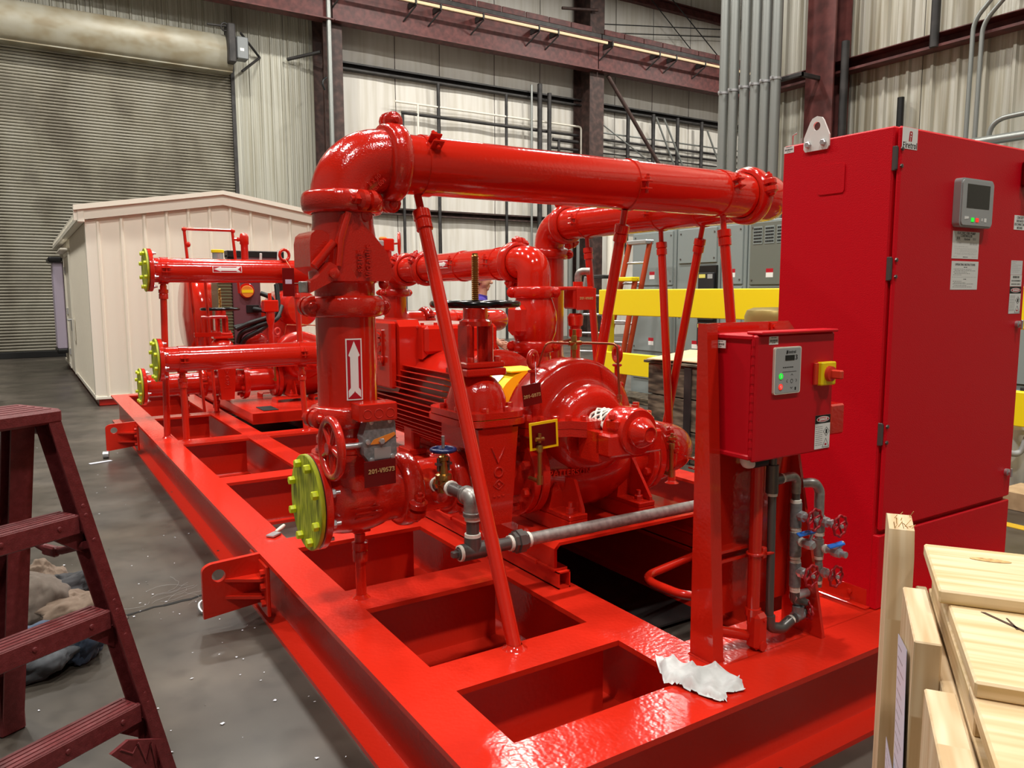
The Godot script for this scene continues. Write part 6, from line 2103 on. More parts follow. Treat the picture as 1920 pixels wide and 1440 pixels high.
func sensing_manifold():
	var z := -1.76
	var o := thing("sensing_manifold", "steel sensing pipe manifold with small red wheels and blue levers by the stand", "valve manifold", V(2.3, T, z))
	var tube := func(pts: Array, r: float, m: Material, called: String, R := 0.03):
		var bb := B.new()
		bb.tube(bend(pts, R, 6), r, 12)
		put(bb, called, m, o)
	var tape := func(p: Vector3, ax: Vector3, m: Material = M.tape_white):
		var bb := B.new()
		bb.lathe(p - ax * 0.007, ax, [W(0.014, 0), W(0.0185, 0.001), W(0.0185, 0.013), W(0.014, 0.014)], 12)
		put(bb, "thread_tape", m, o)
	tube.call([V(2.192, 1.06, z), V(2.205, 0.43, z)], 0.0145, M.dark_steel, "pipe")
	tube.call([V(2.193, 0.90, z), V(2.192, 1.0, z)], 0.022, M.dark_steel, "tee")
	tube.call([V(2.193, 0.945, z), V(2.235, 0.945, z)], 0.02, M.dark_steel, "tee")
	tube.call([V(2.235, 0.945, z), V(2.325, 0.945, z), V(2.325, 0.88, z)], 0.0165, M.steel, "elbow", 0.05)
	tape.call(V(2.195, 0.895, z), Vector3.UP); tape.call(V(2.24, 0.945, z), Vector3.RIGHT); tape.call(V(2.325, 0.85, z), Vector3.UP)
	tube.call([V(2.325, 0.88, z), V(2.34, 0.49, z)], 0.0145, M.dark_steel, "pipe")
	for y in [0.80, 0.69, 0.575]:
		tube.call([V(2.328 + (0.8 - y) * 0.04, y + 0.045, z), V(2.33 + (0.8 - y) * 0.04, y - 0.045, z)], 0.021, M.cast_grey, "tee")
		tape.call(V(2.33 + (0.8 - y) * 0.04, y - 0.05, z), Vector3.UP)
		tape.call(V(2.328 + (0.8 - y) * 0.04, y + 0.05, z), Vector3.UP)
	tube.call([V(2.34, 0.51, z), V(2.342, 0.47, z), V(2.385, 0.46, z + 0.01)], 0.018, M.dark_steel, "elbow")
	tape.call(V(2.34, 0.515, z), Vector3.UP, M.cream_trim)
	tube.call([V(2.385, 0.46, z + 0.01), V(2.4, 0.458, z + 0.012)], 0.012, M.steel, "plug")
	# second upright, with the bend at the top
	var x2 := 2.462
	tube.call([V(2.40, 0.90, z - 0.03), V(x2 - 0.03, 0.905, z), V(x2 - 0.002, 0.87, z), V(x2, 0.76, z)], 0.018, M.steel, "return_bend", 0.035)
	tube.call([V(x2, 0.86, z), V(x2 + 0.012, 0.5, z)], 0.0145, M.steel, "pipe")
	for y in [0.745, 0.655, 0.56]:
		tube.call([V(x2 + 0.003, y + 0.03, z), V(x2 + 0.006, y - 0.03, z)], 0.02, M.steel, "tee")
		tape.call(V(x2 + 0.006, y - 0.04, z), Vector3.UP, M.cream_trim)
	for q in [[V(2.328, 0.80, z), -1.681], [V(2.337, 0.59, z), -1.69], [V(2.465, 0.757, z), -1.673], [V(2.472, 0.562, z), -1.685]]:
		var bb := B.new()
		var p: Vector3 = q[0]
		var zw: float = q[1]
		bb.rod(p, p + V(0, 0, 0.022), 0.0155, 12)
		bb.lathe(p + V(0, 0, 0.02), Vector3.BACK, [W(0.016, 0), W(0.02, 0.002), W(0.02, 0.016), W(0.014, 0.019), W(0.014, 0.03), W(0.017, 0.032), W(0.017, 0.04), W(0, 0.042)], 8, true)
		bb.rod(p + V(0, 0, 0.05), V(p.x, p.y, zw), 0.006, 8)
		put(bb, "stop_valve", M.zinc, o)
		small_wheel(o, V(p.x, p.y, zw), Vector3.BACK, 0.037)
	for q in [[V(2.33, 0.705, z), 0.08, V(2.352, 0.752, -1.7), V(2.268, 0.748, -1.7)], [V(2.468, 0.655, z), 0.115, V(2.5, 0.69, -1.68), V(2.415, 0.682, -1.68)]]:
		var bb := B.new()
		var p: Vector3 = q[0]
		bb.rod(p, p + V(0, 0, q[1]), 0.012, 10)
		bb.lathe(p + V(0, 0, q[1] * 0.5), Vector3.BACK, [W(0.012, 0), W(0.018, 0.003), W(0.02, 0.018), W(0.018, 0.034), W(0.012, 0.037)], 8, true)
		bb.rod(p + V(0, 0, q[1] * 0.5 + 0.018), q[2], 0.006, 8)
		put(bb, "ball_valve", M.zinc, o)
		bb = B.new()
		bb.box((q[2] + q[3]) * 0.5, V(0.088, 0.008, 0.02), 0.003, Basis(Vector3.RIGHT, 0.5))
		put(bb, "lever", M.blue_handle, o)
		bb = B.new()
		bb.lathe(p + V(0, 0, 0.024), Vector3.BACK, [W(0.012, 0), W(0.0165, 0.001), W(0.0165, 0.011), W(0.012, 0.012)], 10)
		put(bb, "thread_tape", M.tape_white, o)
	# low connections by the right leg
	tube.call([V(2.205, 0.45, z), V(2.206, 0.405, z), V(2.26, 0.39, z + 0.01), V(2.31, 0.41, z + 0.01)], 0.02, M.dark_steel, "elbow", 0.04)
	tube.call([V(2.29, 0.405, z + 0.01), V(2.39, 0.425, z + 0.01)], 0.0145, M.dark_steel, "pipe")
	tube.call([V(2.33, 0.415, z + 0.01), V(2.37, 0.42, z + 0.01)], 0.021, M.cast_grey, "tee")
	tube.call([V(2.35, 0.42, z + 0.01), V(2.35, 0.455, z + 0.01)], 0.021, M.cast_grey, "tee")
	tape.call(V(2.206, 0.44, z), Vector3.UP); tape.call(V(2.31, 0.41, z + 0.01), Vector3.RIGHT)
	tube.call([V(2.33, 0.49, z), V(2.41, 0.49, z)], 0.017, M.zinc, "union")
	small_wheel(o, V(2.395, 0.43, z + 0.02), V(1, 0, 0.4), 0.03)

func cabinet():
	var o := thing("pump_controller", "tall crimson pump controller cabinet at the right with touch screen and labels", "control cabinet", V(3.32, T, -2.0))
	var x0 := 2.812
	var x1 := 3.83
	var zf := -1.737
	var b := B.new()
	b.bx(V(x0, T + 0.001, -2.262), V(x1, 2.215, zf - 0.024), 0.006)
	put(b, "body", M.cabinet_red, o)
	b = B.new()
	b.bx(V(x0 + 0.002, T + 0.001, zf - 0.03), V(x1, 0.64, zf), 0.004)
	put(b, "plinth", M.cabinet_red, o)
	b = B.new()
	b.bx(V(x0 + 0.006, 0.658, zf - 0.018), V(x1 - 0.004, 2.212, zf + 0.002), 0.008)
	var d := put(b, "door", M.cabinet_red, o)
	zf += 0.002
	b = B.new()
	b.bx(V(x0 - 0.001, T, -2.262), V(x0 + 0.02, T + 0.075, zf - 0.04), 0.002)
	b.bx(V(x0 - 0.03, T, -2.26), V(x0 + 0.01, T + 0.008, -1.76), 0.002)
	put(b, "foot_flange", M.gloss_red, o)
	for z in [-2.15, -1.85]:
		b = B.new()
		b.hexa(V(x0 - 0.016, T + 0.008, z), Vector3.UP, 0.012, 0.01)
		b.hexa(V(x0, T + 0.045, z), Vector3.LEFT, 0.012, 0.008)
		put(b, "anchor_bolt", M.gloss_red, o)
	b = B.new()
	b.prism(rrect(0.12, 0.115, 0.012), V(x0, 2.05, -2.02), Vector3.BACK, Vector3.UP, V(-0.004, 0, 0))
	put(b, "blank_plate", M.cabinet_red, o)
	# white lifting eye plate
	b = B.new()
	b.holed([W(-0.06, -0.05), W(-0.052, -0.062), W(0.052, -0.062), W(0.06, -0.05), W(0.06, -0.005), W(0.032, 0.055), W(0.022, 0.068), W(0.0, 0.075), W(-0.022, 0.068), W(-0.032, 0.055), W(-0.06, -0.005)], W(0.0, 0.035), 0.017, V(x0, 2.235, -2.095), Vector3.BACK, Vector3.UP, V(-0.008, 0, 0))
	var le := put(b, "lifting_eye", M.white, o)
	for s in [-1.0, 1.0]:
		b = B.new()
		b.hexa(V(x0 - 0.008, 2.2, -2.095 + s * 0.036), Vector3.LEFT, 0.013, 0.012)
		put(b, "eye_bolt", M.zinc, le)
	barcode(o, V(x0, 2.212, -2.258), V(0, 0, 0.05), V(0, -0.028, 0), Vector3.LEFT, 811)
	b = B.new()
	b.tube([V(x0 + 0.03, 2.215, -2.24), V(x0 + 0.03, 2.26, -2.24), V(x0 + 0.02, 2.265, -2.21)], 0.003, 5)
	b.tube([V(x0 + 0.06, 2.215, -2.22), V(x0 + 0.06, 2.25, -2.22)], 0.003, 5)
	put(b, "wire_clip", M.zinc, o)
	for y in [2.05, 1.64, 1.0]:
		b = B.new()
		b.bx(V(x0 - 0.002, y, zf - 0.03), V(x0 + 0.008, y + 0.09, zf - 0.012), 0.002)
		b.rod(V(x0 + 0.002, y + 0.005, zf - 0.014), V(x0 + 0.002, y + 0.085, zf - 0.014), 0.006, 8)
		b.hexa(V(x0 + 0.012, y + 0.015, zf), Vector3.BACK, 0.008, 0.006)
		b.hexa(V(x0 + 0.012, y + 0.078, zf), Vector3.BACK, 0.008, 0.006)
		put(b, "door_hinge", M.dark_steel, d)
	# logo sticker
	var s := sticker(d, "logo_label", V(2.822, 2.208, zf), V(0.098, 0, 0), V(0, -0.078, 0), Vector3.BACK, M.sticker_white)
	b = B.new()
	b.prism([W(-0.01, -0.02), W(-0.002, -0.02), W(0.0, -0.004), W(0.004, -0.004), W(0.002, -0.02), W(0.01, -0.02), W(0.013, 0.012), W(0.01, 0.017), W(-0.003, 0.017), W(-0.006, 0.012)], V(2.872, 2.178, zf + 0.0012), Vector3.RIGHT, Vector3.UP, V(0, 0, 0.0008), 0.99)
	put(b, "logo", M.sticker_red, s)
	b = B.new()
	b.bx(V(2.872, 2.184, zf + 0.002), V(2.878, 2.19, zf + 0.0024)); b.bx(V(2.871, 2.174, zf + 0.002), V(2.877, 2.179, zf + 0.0024))
	put(b, "logo_cut", M.sticker_white, s)
	text_("Firetrol", 0.021, V(2.872, 2.143, zf + 0.0012), Basis.IDENTITY, M.ink, s, 0.0008, "lettering", "Droid Sans", 0.9)
	# touch screen
	b = B.new()
	b.prism(rrect(0.25, 0.192, 0.02), V(3.32, 1.953, zf), Vector3.RIGHT, Vector3.UP, V(0, 0, 0.028), 0.8)
	b.prism(rrect(0.236, 0.178, 0.016), V(3.32, 1.953, zf + 0.028), Vector3.RIGHT, Vector3.UP, V(0, 0, 0.005), 0.8)
	var ts := put(b, "screen_bezel", M.grey_plastic, d)
	b = B.new(); b.bx(V(3.235, 1.932, zf + 0.033), V(3.408, 2.026, zf + 0.034))
	put(b, "touch_screen", M.screen, ts)
	for k in [[3.285, M.green_light], [3.32, M.red_light]]:
		b = B.new(); b.box(V(k[0], 1.886, zf + 0.034), V(0.02, 0.016, 0.002), 0.0)
		put(b, "button", k[1], ts)
	b = B.new(); b.prism([W(0, 0), W(0.03, 0.004), W(0.03, 0.012), W(0, 0.012)], V(3.225, 1.886, zf + 0.033), Vector3.RIGHT, Vector3.UP, V(0, 0, 0.001)); b.bx(V(3.375, 1.88, zf + 0.033), V(3.392, 1.896, zf + 0.034)); b.bx(V(3.355, 1.883, zf + 0.033), V(3.362, 1.895, zf + 0.034))
	put(b, "button_mark", M.sticker_white, ts)
	# rating label
	var rows := [[0.56, 0.08, 0.6, 0.012, 0.5], [0.62, 0.08, 0.92, 0.012, 0.4], [0.8, 0.1, 0.95, 0.012, 0.5], [0.84, 0.2, 0.9, 0.012, 0.5], [0.93, 0.42, 0.6, 0.03, 0.9], [0.93, 0.06, 0.2, 0.012, 0.5], [0.93, 0.75, 0.95, 0.012, 0.5], [0.32, 0.1, 0.3, 0.015, 0.5], [0.4, 0.15, 0.35, 0.06, 0.15], [0.4, 0.65, 0.95, 0.09, 0.2], [0.2, 0.15, 0.28, 0.1, 0.45], [0.22, 0.75, 0.88, 0.09, 0.2]]
	for i in 4: rows.append([0.66 + i * 0.03, 0.1 + 0.2 * (i % 2), 0.95, 0.01, 0.35])
	s = sticker(d, "rating_label", V(3.207, 1.842, zf), V(0.203, 0, 0), V(0, -0.11, 0), Vector3.BACK, print_mat(220, 160, 821, rows))
	text_("ELECTRIC FIRE PUMP", 0.010, V(3.309, 1.835, zf + 0.0012), Basis.IDENTITY, M.ink, s, 0.0006)
	text_("CONTROLLER", 0.010, V(3.309, 1.824, zf + 0.0012), Basis.IDENTITY, M.ink, s, 0.0006)
	text_("Firetrol", 0.009, V(3.315, 1.811, zf + 0.0012), Basis.IDENTITY, M.ink, s, 0.0006)
	rows = [[0.2, 0.45, 0.58, 0.03, 0.8], [0.56, 0.04, 0.96, 0.008, 0.6], [0.62, 0.46, 0.57, 0.03, 0.8]]
	for i in 5: rows.append([0.28 + i * 0.05, 0.08 + 0.04 * (i % 2), [0.75, 0.9, 0.6, 0.7, 0.4][i], 0.016, 0.7])
	for i in 5: rows.append([0.7 + i * 0.05, 0.08 + 0.04 * (i % 2), [0.4, 0.55, 0.85, 0.6, 0.8][i], 0.016, 0.7])
	s = sticker(d, "instruction_label", V(3.211, 1.722, zf), V(0.206, 0, 0), V(0, -0.116, 0), Vector3.BACK, print_mat(220, 160, 822, rows))
	text_("OPERATING INSTRUCTIONS", 0.0085, V(3.314, 1.708, zf + 0.0012), Basis.IDENTITY, M.ink, s, 0.0006)
	# labels at the right edge
	s = sticker(d, "breaker_label", V(3.69, 1.928, zf), V(0.1, 0, 0), V(0, -0.062, 0), Vector3.BACK, M.sticker_white)
	for i in 4: text_(["CIRCUIT", "BREAKER", "DISCONNECTING", "MEANS"][i], 0.0105, V(3.74, 1.918 - i * 0.0145, zf + 0.0012), Basis.IDENTITY, M.ink, s, 0.0006, "lettering", "Droid Sans", 1.0 if i != 2 else 0.78)
	rows = []
	for i in 7: rows.append([0.08 + i * 0.12, 0.08, [0.5, 0.4, 0.9, 0.6, 0.9, 0.8, 0.7][i], 0.03, 0.5])
	sticker(d, "seal_label", V(3.69, 1.733, zf), V(0.1, 0, 0), V(0, -0.062, 0), Vector3.BACK, print_mat(96, 64, 823, rows, Color(0.9, 0.9, 0.9)))
	sticker(d, "caution_label", V(3.692, 1.67, zf), V(0.1, 0, 0), V(0, -0.05, 0), Vector3.BACK, print_mat(96, 64, 824, [[0.1, 0.2, 0.8, 0.2, 0.8], [0.45, 0.1, 0.9, 0.15, 0.7], [0.75, 0.1, 0.9, 0.12, 0.7]]))
	danger_sticker(d, V(3.694, 1.618, zf), 0.1, 0.118, 825)
	for y in [1.452, 0.778]:
		b = B.new()
		b.lathe(V(3.775, y, zf), Vector3.BACK, [W(0.016, 0), W(0.016, 0.012), W(0.008, 0.016), W(0.008, 0.022), W(0, 0.022)], 14)
		b.box(V(3.775, y, zf + 0.024), V(0.012, 0.04, 0.008), 0.002)
		put(b, "latch", M.zinc, d)
	b = B.new()
	b.bx(V(3.72, 2.05, zf), V(3.8, 2.16, zf + 0.03), 0.008)
	b.bx(V(3.74, 2.02, zf + 0.03), V(3.78, 2.12, zf + 0.05), 0.004)
	put(b, "breaker_handle", M.tag_maroon, d)

func switchgear():
	var units := [[-9.19, -8.25, 0], [-8.23, -7.42, 1], [-7.4, -6.97, 2], [-6.95, -6.2, 3], [-6.18, -5.4, 0], [-5.38, -4.6, 1], [-4.58, -3.4, 0]]
	var labs := ["first from the left, tall grey switchgear unit with two plain doors", "second from the left, grey switchgear unit with black breaker column", "third from the left, narrow grey switchgear unit", "fourth, darker olive-grey switchgear unit with vents at the top", "grey switchgear unit just right of the dark vented one", "grey switchgear unit with black breaker column behind the tall red cabinet", "last grey switchgear unit, at the right edge beyond the red cabinet"]
	for i in units.size():
		var u: Array = units[i]
		var o := thing("switchgear_unit", labs[i], "switchgear", V(8.4, 0, (u[0] + u[1]) / 2), "grey switchgear units along the side wall")
		var m: Material = M.switchgear_dark if u[2] == 3 else M.switchgear_grey
		var b := B.new()
		b.bx(V(8.02, 0, u[0]), V(8.95, 2.5, u[1]), 0.01)
		put(b, "body", M.switchgear_grey, o)
		var zc: float = (u[0] + u[1]) / 2
		var w: float = u[1] - u[0]
		for dd in [[1.7, 2.47], [0.72, 1.67]]:
			if u[2] == 1 and dd[0] > 1: dd[0] = 2.0
			if u[2] == 1 and dd[0] < 1: dd[1] = 1.3
			if u[2] == 3 and dd[0] > 1: dd[0] = 1.69
			b = B.new()
			b.bx(V(8.0, dd[0], u[0] + 0.05), V(8.03, dd[1], u[1] - 0.05), 0.004)
			var door := put(b, "door", m, o)
			for y in [dd[0] + 0.06, dd[1] - 0.06]:
				b = B.new(); b.disc(V(8.0, y, u[0] + 0.09), Vector3.LEFT, 0.012, 0.008, 10, 0.001); b.disc(V(8.0, y, u[1] - 0.09), Vector3.LEFT, 0.012, 0.008, 10, 0.001)
				put(b, "screw", M.dark_steel, door)
			if u[2] != 2 or dd[0] > 1:
				sticker(door, "warning_label", V(8.0, dd[0] + 0.2, zc - 0.06), V(0, 0, 0.11), V(0, -0.05, 0), Vector3.LEFT, M.sticker_red)
				sticker(door, "warning_label", V(8.0, dd[0] + 0.15, zc - 0.06), V(0, 0, 0.11), V(0, -0.06, 0), Vector3.LEFT, M.sticker_white)
		if u[2] == 1:
			b = B.new()
			b.bx(V(7.99, 0.85, u[1] - 0.36), V(8.03, 1.96, u[1] - 0.03), 0.006)
			var bp := put(b, "breaker_column", M.black, o)
			for k in 3:
				b = B.new(); b.bx(V(7.96, 1.55 - k * 0.34, u[1] - 0.34), V(8.0, 1.86 - k * 0.34, u[1] - 0.05), 0.008)
				put(b, "breaker", M.dark_plastic, bp)
				sticker(bp, "breaker_tag", V(7.958, 1.84 - k * 0.34, u[1] - 0.32), V(0, 0, 0.12), V(0, -0.05, 0), Vector3.LEFT, M.pale_yellow)
				sticker(bp, "breaker_tag", V(7.958, 1.84 - k * 0.34, u[1] - 0.16), V(0, 0, 0.09), V(0, -0.06, 0), Vector3.LEFT, M.grey_plastic)
			b = B.new(); b.bx(V(7.995, 1.35, u[0] + 0.2), V(8.02, 1.52, u[0] + 0.32), 0.003)
			put(b, "orange_notice", M.orange, o)
		b = B.new()
		b.bx(V(8.0, 0.3, u[0] + 0.06), V(8.02, 0.66, u[1] - 0.06), 0.003)
		put(b, "lower_panel", m, o)
		var nv := 3
		for k in nv:
			var za: float = u[0] + 0.1 + (w - 0.2) * k / nv
			for yy in [[0.36, 0.58]] + ([[2.2, 2.42]] if u[2] == 3 else []):
				b = B.new()
				b.bx(V(7.995, yy[0], za), V(8.005, yy[1], za + (w - 0.2) / nv - 0.04))
				var vp := put(b, "vent", M.switchgear_dark if u[2] != 3 else M.switchgear_grey, o)
				b = B.new()
				for r in 5:
					for c in 5:
						b.box(V(7.994, yy[0] + 0.03 + r * 0.04, za + 0.02 + c * ((w - 0.2) / nv - 0.08) / 4.0), V(0.004, 0.022, 0.02))
				put(b, "vent_holes", M.ink, vp)
	var b2 := B.new()
	for k in 3:
		b2 = B.new()
		b2.bx(V(7.45 + k * 0.16, 0.0, -9.6), V(7.59 + k * 0.16, 0.09, -5.4), 0.006)
		tag(put(b2, "timber", M.old_wood), "weathered timber lying on the floor before the switchgear, %s from the rail" % ["nearest", "middle one", "farthest"][k], "timber", "timbers before the switchgear")

func rail_and_clutter():
	# yellow guard rail
	var o := thing("guard_rail", "bright yellow two-board guard rail along the switchgear", "guard rail", V(6.6, 0, -4.8))
	for z in [-8.12, -5.3, -2.4]:
		var b := B.new()
		b.bx(V(6.62, 0, z - 0.06), V(6.74, 1.62, z + 0.06), 0.008)
		b.bx(V(6.52, 0, z - 0.14), V(6.84, 0.015, z + 0.14), 0.003)
		put(b, "rail_post", M.safety_yellow, o)
	for y in [[1.3, 1.635], [0.54, 0.82]]:
		var b := B.new()
		b.prism([W(0, 0), W(0.05, 0.004), W(0.055, 0.01), W(0.055, y[1] - y[0] - 0.01), W(0.05, y[1] - y[0] - 0.004), W(0, y[1] - y[0])], V(6.62, y[0], -8.18), Vector3.LEFT, Vector3.UP, V(0, 0, 6.6), 0.99)
		put(b, "rail_board", M.safety_yellow, o)
	# wooden crate with sheets on top, and the gold lidded drum, between skid and rail
	o = thing("packing_crate", "old grey wooden crate with plywood sheets on top, behind the pump", "crate", V(5.55, 0, -5.2))
	var yy := 0.0
	for k in 3:
		for f in 4:
			var b := B.new()
			var h := 0.3
			if f == 0: b.bx(V(5.2, yy + 0.005, -5.7), V(5.24, yy + h, -4.5), 0.004)
			elif f == 1: b.bx(V(5.95, yy + 0.005, -5.7), V(5.99, yy + h, -4.5), 0.004)
			elif f == 2: b.bx(V(5.24, yy + 0.005, -4.54), V(5.95, yy + h, -4.5), 0.004)
			else: b.bx(V(5.24, yy + 0.005, -5.7), V(5.95, yy + h, -5.66), 0.004)
			put(b, "plank", M.old_wood, o)
		yy += 0.305
	var b3 := B.new(); b3.bx(V(5.18, 0.915, -5.75), V(6.02, 0.94, -4.5), 0.004)
	put(b3, "lid", M.old_wood, o)
	b3 = B.new(); b3.bx(V(5.185, 0.0, -5.2), V(5.2, 0.9, -5.11), 0.003)
	put(b3, "batten", M.black_steel, o)
	b3 = B.new(); b3.box(V(5.6, 0.98, -5.25), V(0.8, 0.012, 0.95), 0.002, Basis(Vector3.UP, 0.25) * Basis(Vector3.BACK, 0.05))
	tag(put(b3, "plywood_sheet", M.pine0), "pale plywood sheet lying on the old grey crate", "plywood")
	b3 = B.new(); b3.box(V(5.6, 0.957, -5.2), V(0.8, 0.01, 1.0), 0.002, Basis(Vector3.UP, 0.08))
	tag(put(b3, "cardboard_sheet", M.cardboard), "dark-edged board under the pale plywood sheet on the crate", "board")
	b3 = B.new()
	b3.lathe(V(5.2, 0, -4.22), Vector3.UP, [W(0, 0), W(0.24, 0), W(0.24, 1.28), W(0.27, 1.285), W(0.27, 1.3), W(0.225, 1.305), W(0.23, 1.4), W(0.21, 1.45), W(0.16, 1.47), W(0, 1.475)], 36)
	tag(put(b3, "gold_drum", M.gold), "gold painted drum with domed lid behind the controller stand", "drum")
	# ladders stored between rail and switchgear
	var lad := func(p: Vector3, lean: Vector3, side: Vector3, w: float, n: int, m: Material, label: String, cap: Material):
		var l := thing("stored_ladder", label, "ladder", p)
		for s in [-1.0, 1.0]:
			var b := B.new()
			b.tube([p + side * s * w / 2, p + lean + side * s * w * 0.42], 0.05, 4)
			put(b, "side_rail", m, l)
		for i in n:
			var f := (i + 1.0) / (n + 1.0)
			var b := B.new()
			b.tube([p + lean * f - side * w / 2, p + lean * f + side * w / 2], 0.02, 6)
			put(b, "rung", M.aluminium, l)
		var b := B.new()
		b.box(p + lean, V(0.16, 0.06, 0.42), 0.01)
		put(b, "top_cap", cap, l)
	lad.call(V(7.2, 0, -8.75), V(0.35, 2.3, 0.25), V(0.2, 0, 1).normalized(), 0.42, 7, M.fibreglass_orange, "tall orange fibreglass ladder standing left of the switchgear, behind the rail", M.aluminium)
	lad.call(V(7.0, 0, -8.6), V(0.3, 1.78, 0.1), V(0.2, 0, 1).normalized(), 0.4, 5, M.fibreglass_orange, "shorter orange ladder with yellow cap behind the rail post", M.safety_yellow)
	lad.call(V(8.0, 0, -10.4), V(0.1, 1.85, 0.3), V(0.6, 0, 0.8).normalized(), 0.5, 5, M.aluminium, "grey step ladder with dark cap far behind the rail post", M.black_steel)
	# beyond the cabinet at the right edge
	b3 = B.new()
	b3.bx(V(6.08, 0.0, -2.85), V(6.45, 0.13, -2.3), 0.004)
	b3.bx(V(6.08, 0.128, -2.85), V(6.45, 0.132, -2.6), 0.001)
	tag(put(b3, "cardboard_box", M.cardboard), "small brown cardboard box on the floor right of the red cabinet", "box")
	o = thing("plastic_tub", "white plastic tub with grey handle standing right of the red cabinet", "tub", V(6.75, 0, -3.2))
	b3 = B.new()
	b3.lathe(V(6.85, 0, -3.25), Vector3.UP, [W(0, 0), W(0.24, 0), W(0.3, 0.5), W(0.32, 0.5), W(0.32, 0.53), W(0.28, 0.53), W(0.25, 0.1), W(0, 0.1)], 32)
	put(b3, "body", M.white, o)
	b3 = B.new()
	b3.tube(bend([V(6.55, 0.5, -3.1), V(6.5, 0.36, -3.05), V(6.62, 0.3, -2.95), V(6.7, 0.48, -2.93)], 0.08), 0.025, 8)
	put(b3, "handle", M.grey_plastic, o)
	for i in 4:
		b3 = B.new()
		b3.rod(V(7.5, 0, -3.9 + i * 0.2), V(7.5, 0.75, -3.9 + i * 0.2), 0.07, 14)
		tag(put(b3, "gas_bottle", M.black_steel), "black upright cylinder before the last switchgear unit, %s in the row" % ["first", "second", "third", "fourth"][i], "cylinder", "black cylinders at the right edge")

func ladder():
	var bs := Basis(V(0.866, 0, -0.5), V(0, 1, 0), V(0.5, 0, 0.866))
	var o := thing("step_ladder", "worn dark red fibreglass step ladder at the left, nearest the camera", "step ladder", V(0.352, 0, -2.597), "", bs)
	var m: Material = M.ladder_red
	var wd := 0.54
	var rail := func(a: Vector3, t: Vector3, s: float, called: String, w: float, d: float):
		# channel section: web outside, flanges inward
		var b := B.new()
		var k := 0.007
		b.prism([W(0, 0), W(-s * w, 0), W(-s * w, -k), W(-s * k, -k), W(-s * k, -d + k), W(-s * w, -d + k), W(-s * w, -d), W(0, -d)], a, Vector3.RIGHT, Vector3.BACK, t - a, 0.99)
		put(b, called, m, o)
	var ft := V(-0.05, 1.19, -0.42)
	rail.call(V(0, 0.02, 0), ft, 1.0, "front_rail", 0.042, 0.085)
	rail.call(V(-wd, 0.02, 0), V(-wd + 0.05, 1.19, -0.42), -1.0, "front_rail", 0.042, 0.085)
	rail.call(V(-0.035, 0.0, -0.80), V(-0.10, 1.17, -0.48), 1.0, "rear_rail", 0.075, 0.06)
	rail.call(V(-wd + 0.035, 0.0, -0.80), V(-wd + 0.10, 1.17, -0.48), -1.0, "rear_rail", 0.075, 0.06)
	# cap
	var b := B.new()
	b.bx(V(-wd + 0.02, 1.178, -0.655), V(-0.045, 1.225, -0.415), 0.008)
	b.bx(V(-0.062, 1.13, -0.6), V(-0.04, 1.2, -0.43), 0.006)
	put(b, "top_cap", m, o)
	for i in 5:
		b = B.new()
		b.bx(V(-wd + 0.04, 1.224, -0.63 + i * 0.045), V(-0.07, 1.228, -0.612 + i * 0.045), 0.0015)
		put(b, "cap_ridge", m, o)
	# treads with bolts and corner braces
	for h in [0.283, 0.583, 0.89]:
		var f: float = h / 1.19
		var xr := -0.05 * f - 0.006
		var xl := -wd + 0.05 * f + 0.006
		var z := -0.42 * f
		b = B.new()
		b.bx(V(xl, h - 0.014, z - 0.09), V(xr - 0.04, h, z - 0.004), 0.004)
		b.bx(V(xl, h - 0.068, z - 0.022), V(xr - 0.03, h - 0.004, z - 0.002), 0.004)
		b.bx(V(xl, h - 0.05, z - 0.09), V(xr - 0.03, h - 0.004, z - 0.08), 0.004)
		var tr := put(b, "tread", m, o)
		for i in 4:
			b = B.new()
			b.bx(V(xl + 0.01, h, z - 0.082 + i * 0.02), V(xr - 0.05, h + 0.003, z - 0.07 + i * 0.02), 0.001)
			put(b, "grip_ridge", m, tr)
		for x in [xr - 0.1, xr - 0.28]:
			b = B.new()
			b.lathe(V(x, h - 0.034, z - 0.003), Vector3.BACK, [W(0, 0), W(0.009, 0), W(0.007, 0.005), W(0, 0.006)], 12)
			put(b, "rivet", m, tr)
		for dy in [0.02, -0.01, -0.09]:
			b = B.new()
			var ff: float = (h + dy) / 1.19
			b.lathe(V(-0.05 * ff - 0.02, h + dy, -0.42 * ff + 0.0), Vector3.BACK, [W(0, -0.004), W(0.008, -0.002), W(0.007, 0.004), W(0, 0.005)], 12)
			put(b, "rivet", m, o)
		b = B.new()
		b.prism([W(0, 0), W(0.1, 0), W(0.1, -0.075)], V(xr - 0.115, h - 0.066, z - 0.05), Vector3.RIGHT, Vector3.UP, V(0, 0, 0.03), 0.99)
		put(b, "corner_brace", m, o)
	# patterned knee brace at the foot
	b = B.new()
	b.prism([W(-0.2, 0.2), W(-0.14, 0.215), W(-0.01, 0.15), W(-0.004, 0.02), W(-0.05, 0.02)], V(0, 0, -0.06), Vector3.RIGHT, Vector3.UP, V(0, 0, 0.012), 0.99)
	var kb := put(b, "knee_brace", m, o)
	b = B.new()
	var zig := [V(-0.17, 0.2, -0.047), V(-0.13, 0.165, -0.047), V(-0.11, 0.19, -0.047), V(-0.085, 0.11, -0.047), V(-0.065, 0.165, -0.047), V(-0.05, 0.07, -0.047), V(-0.03, 0.14, -0.047), V(-0.02, 0.06, -0.047)]
	b.tube(zig, 0.004, 5)
	put(b, "brace_rib", m, kb)
	# rear bars
	for h in [0.3, 0.6, 0.88]:
		var f: float = h / 1.17
		b = B.new()
		b.bx(V(-wd + 0.05 + 0.06 * f, h - 0.03, -0.80 + 0.32 * f - 0.05), V(-0.08 - 0.06 * f - 0.06, h + 0.03, -0.80 + 0.32 * f), 0.006)
		put(b, "rear_bar", m, o)
	b = B.new()
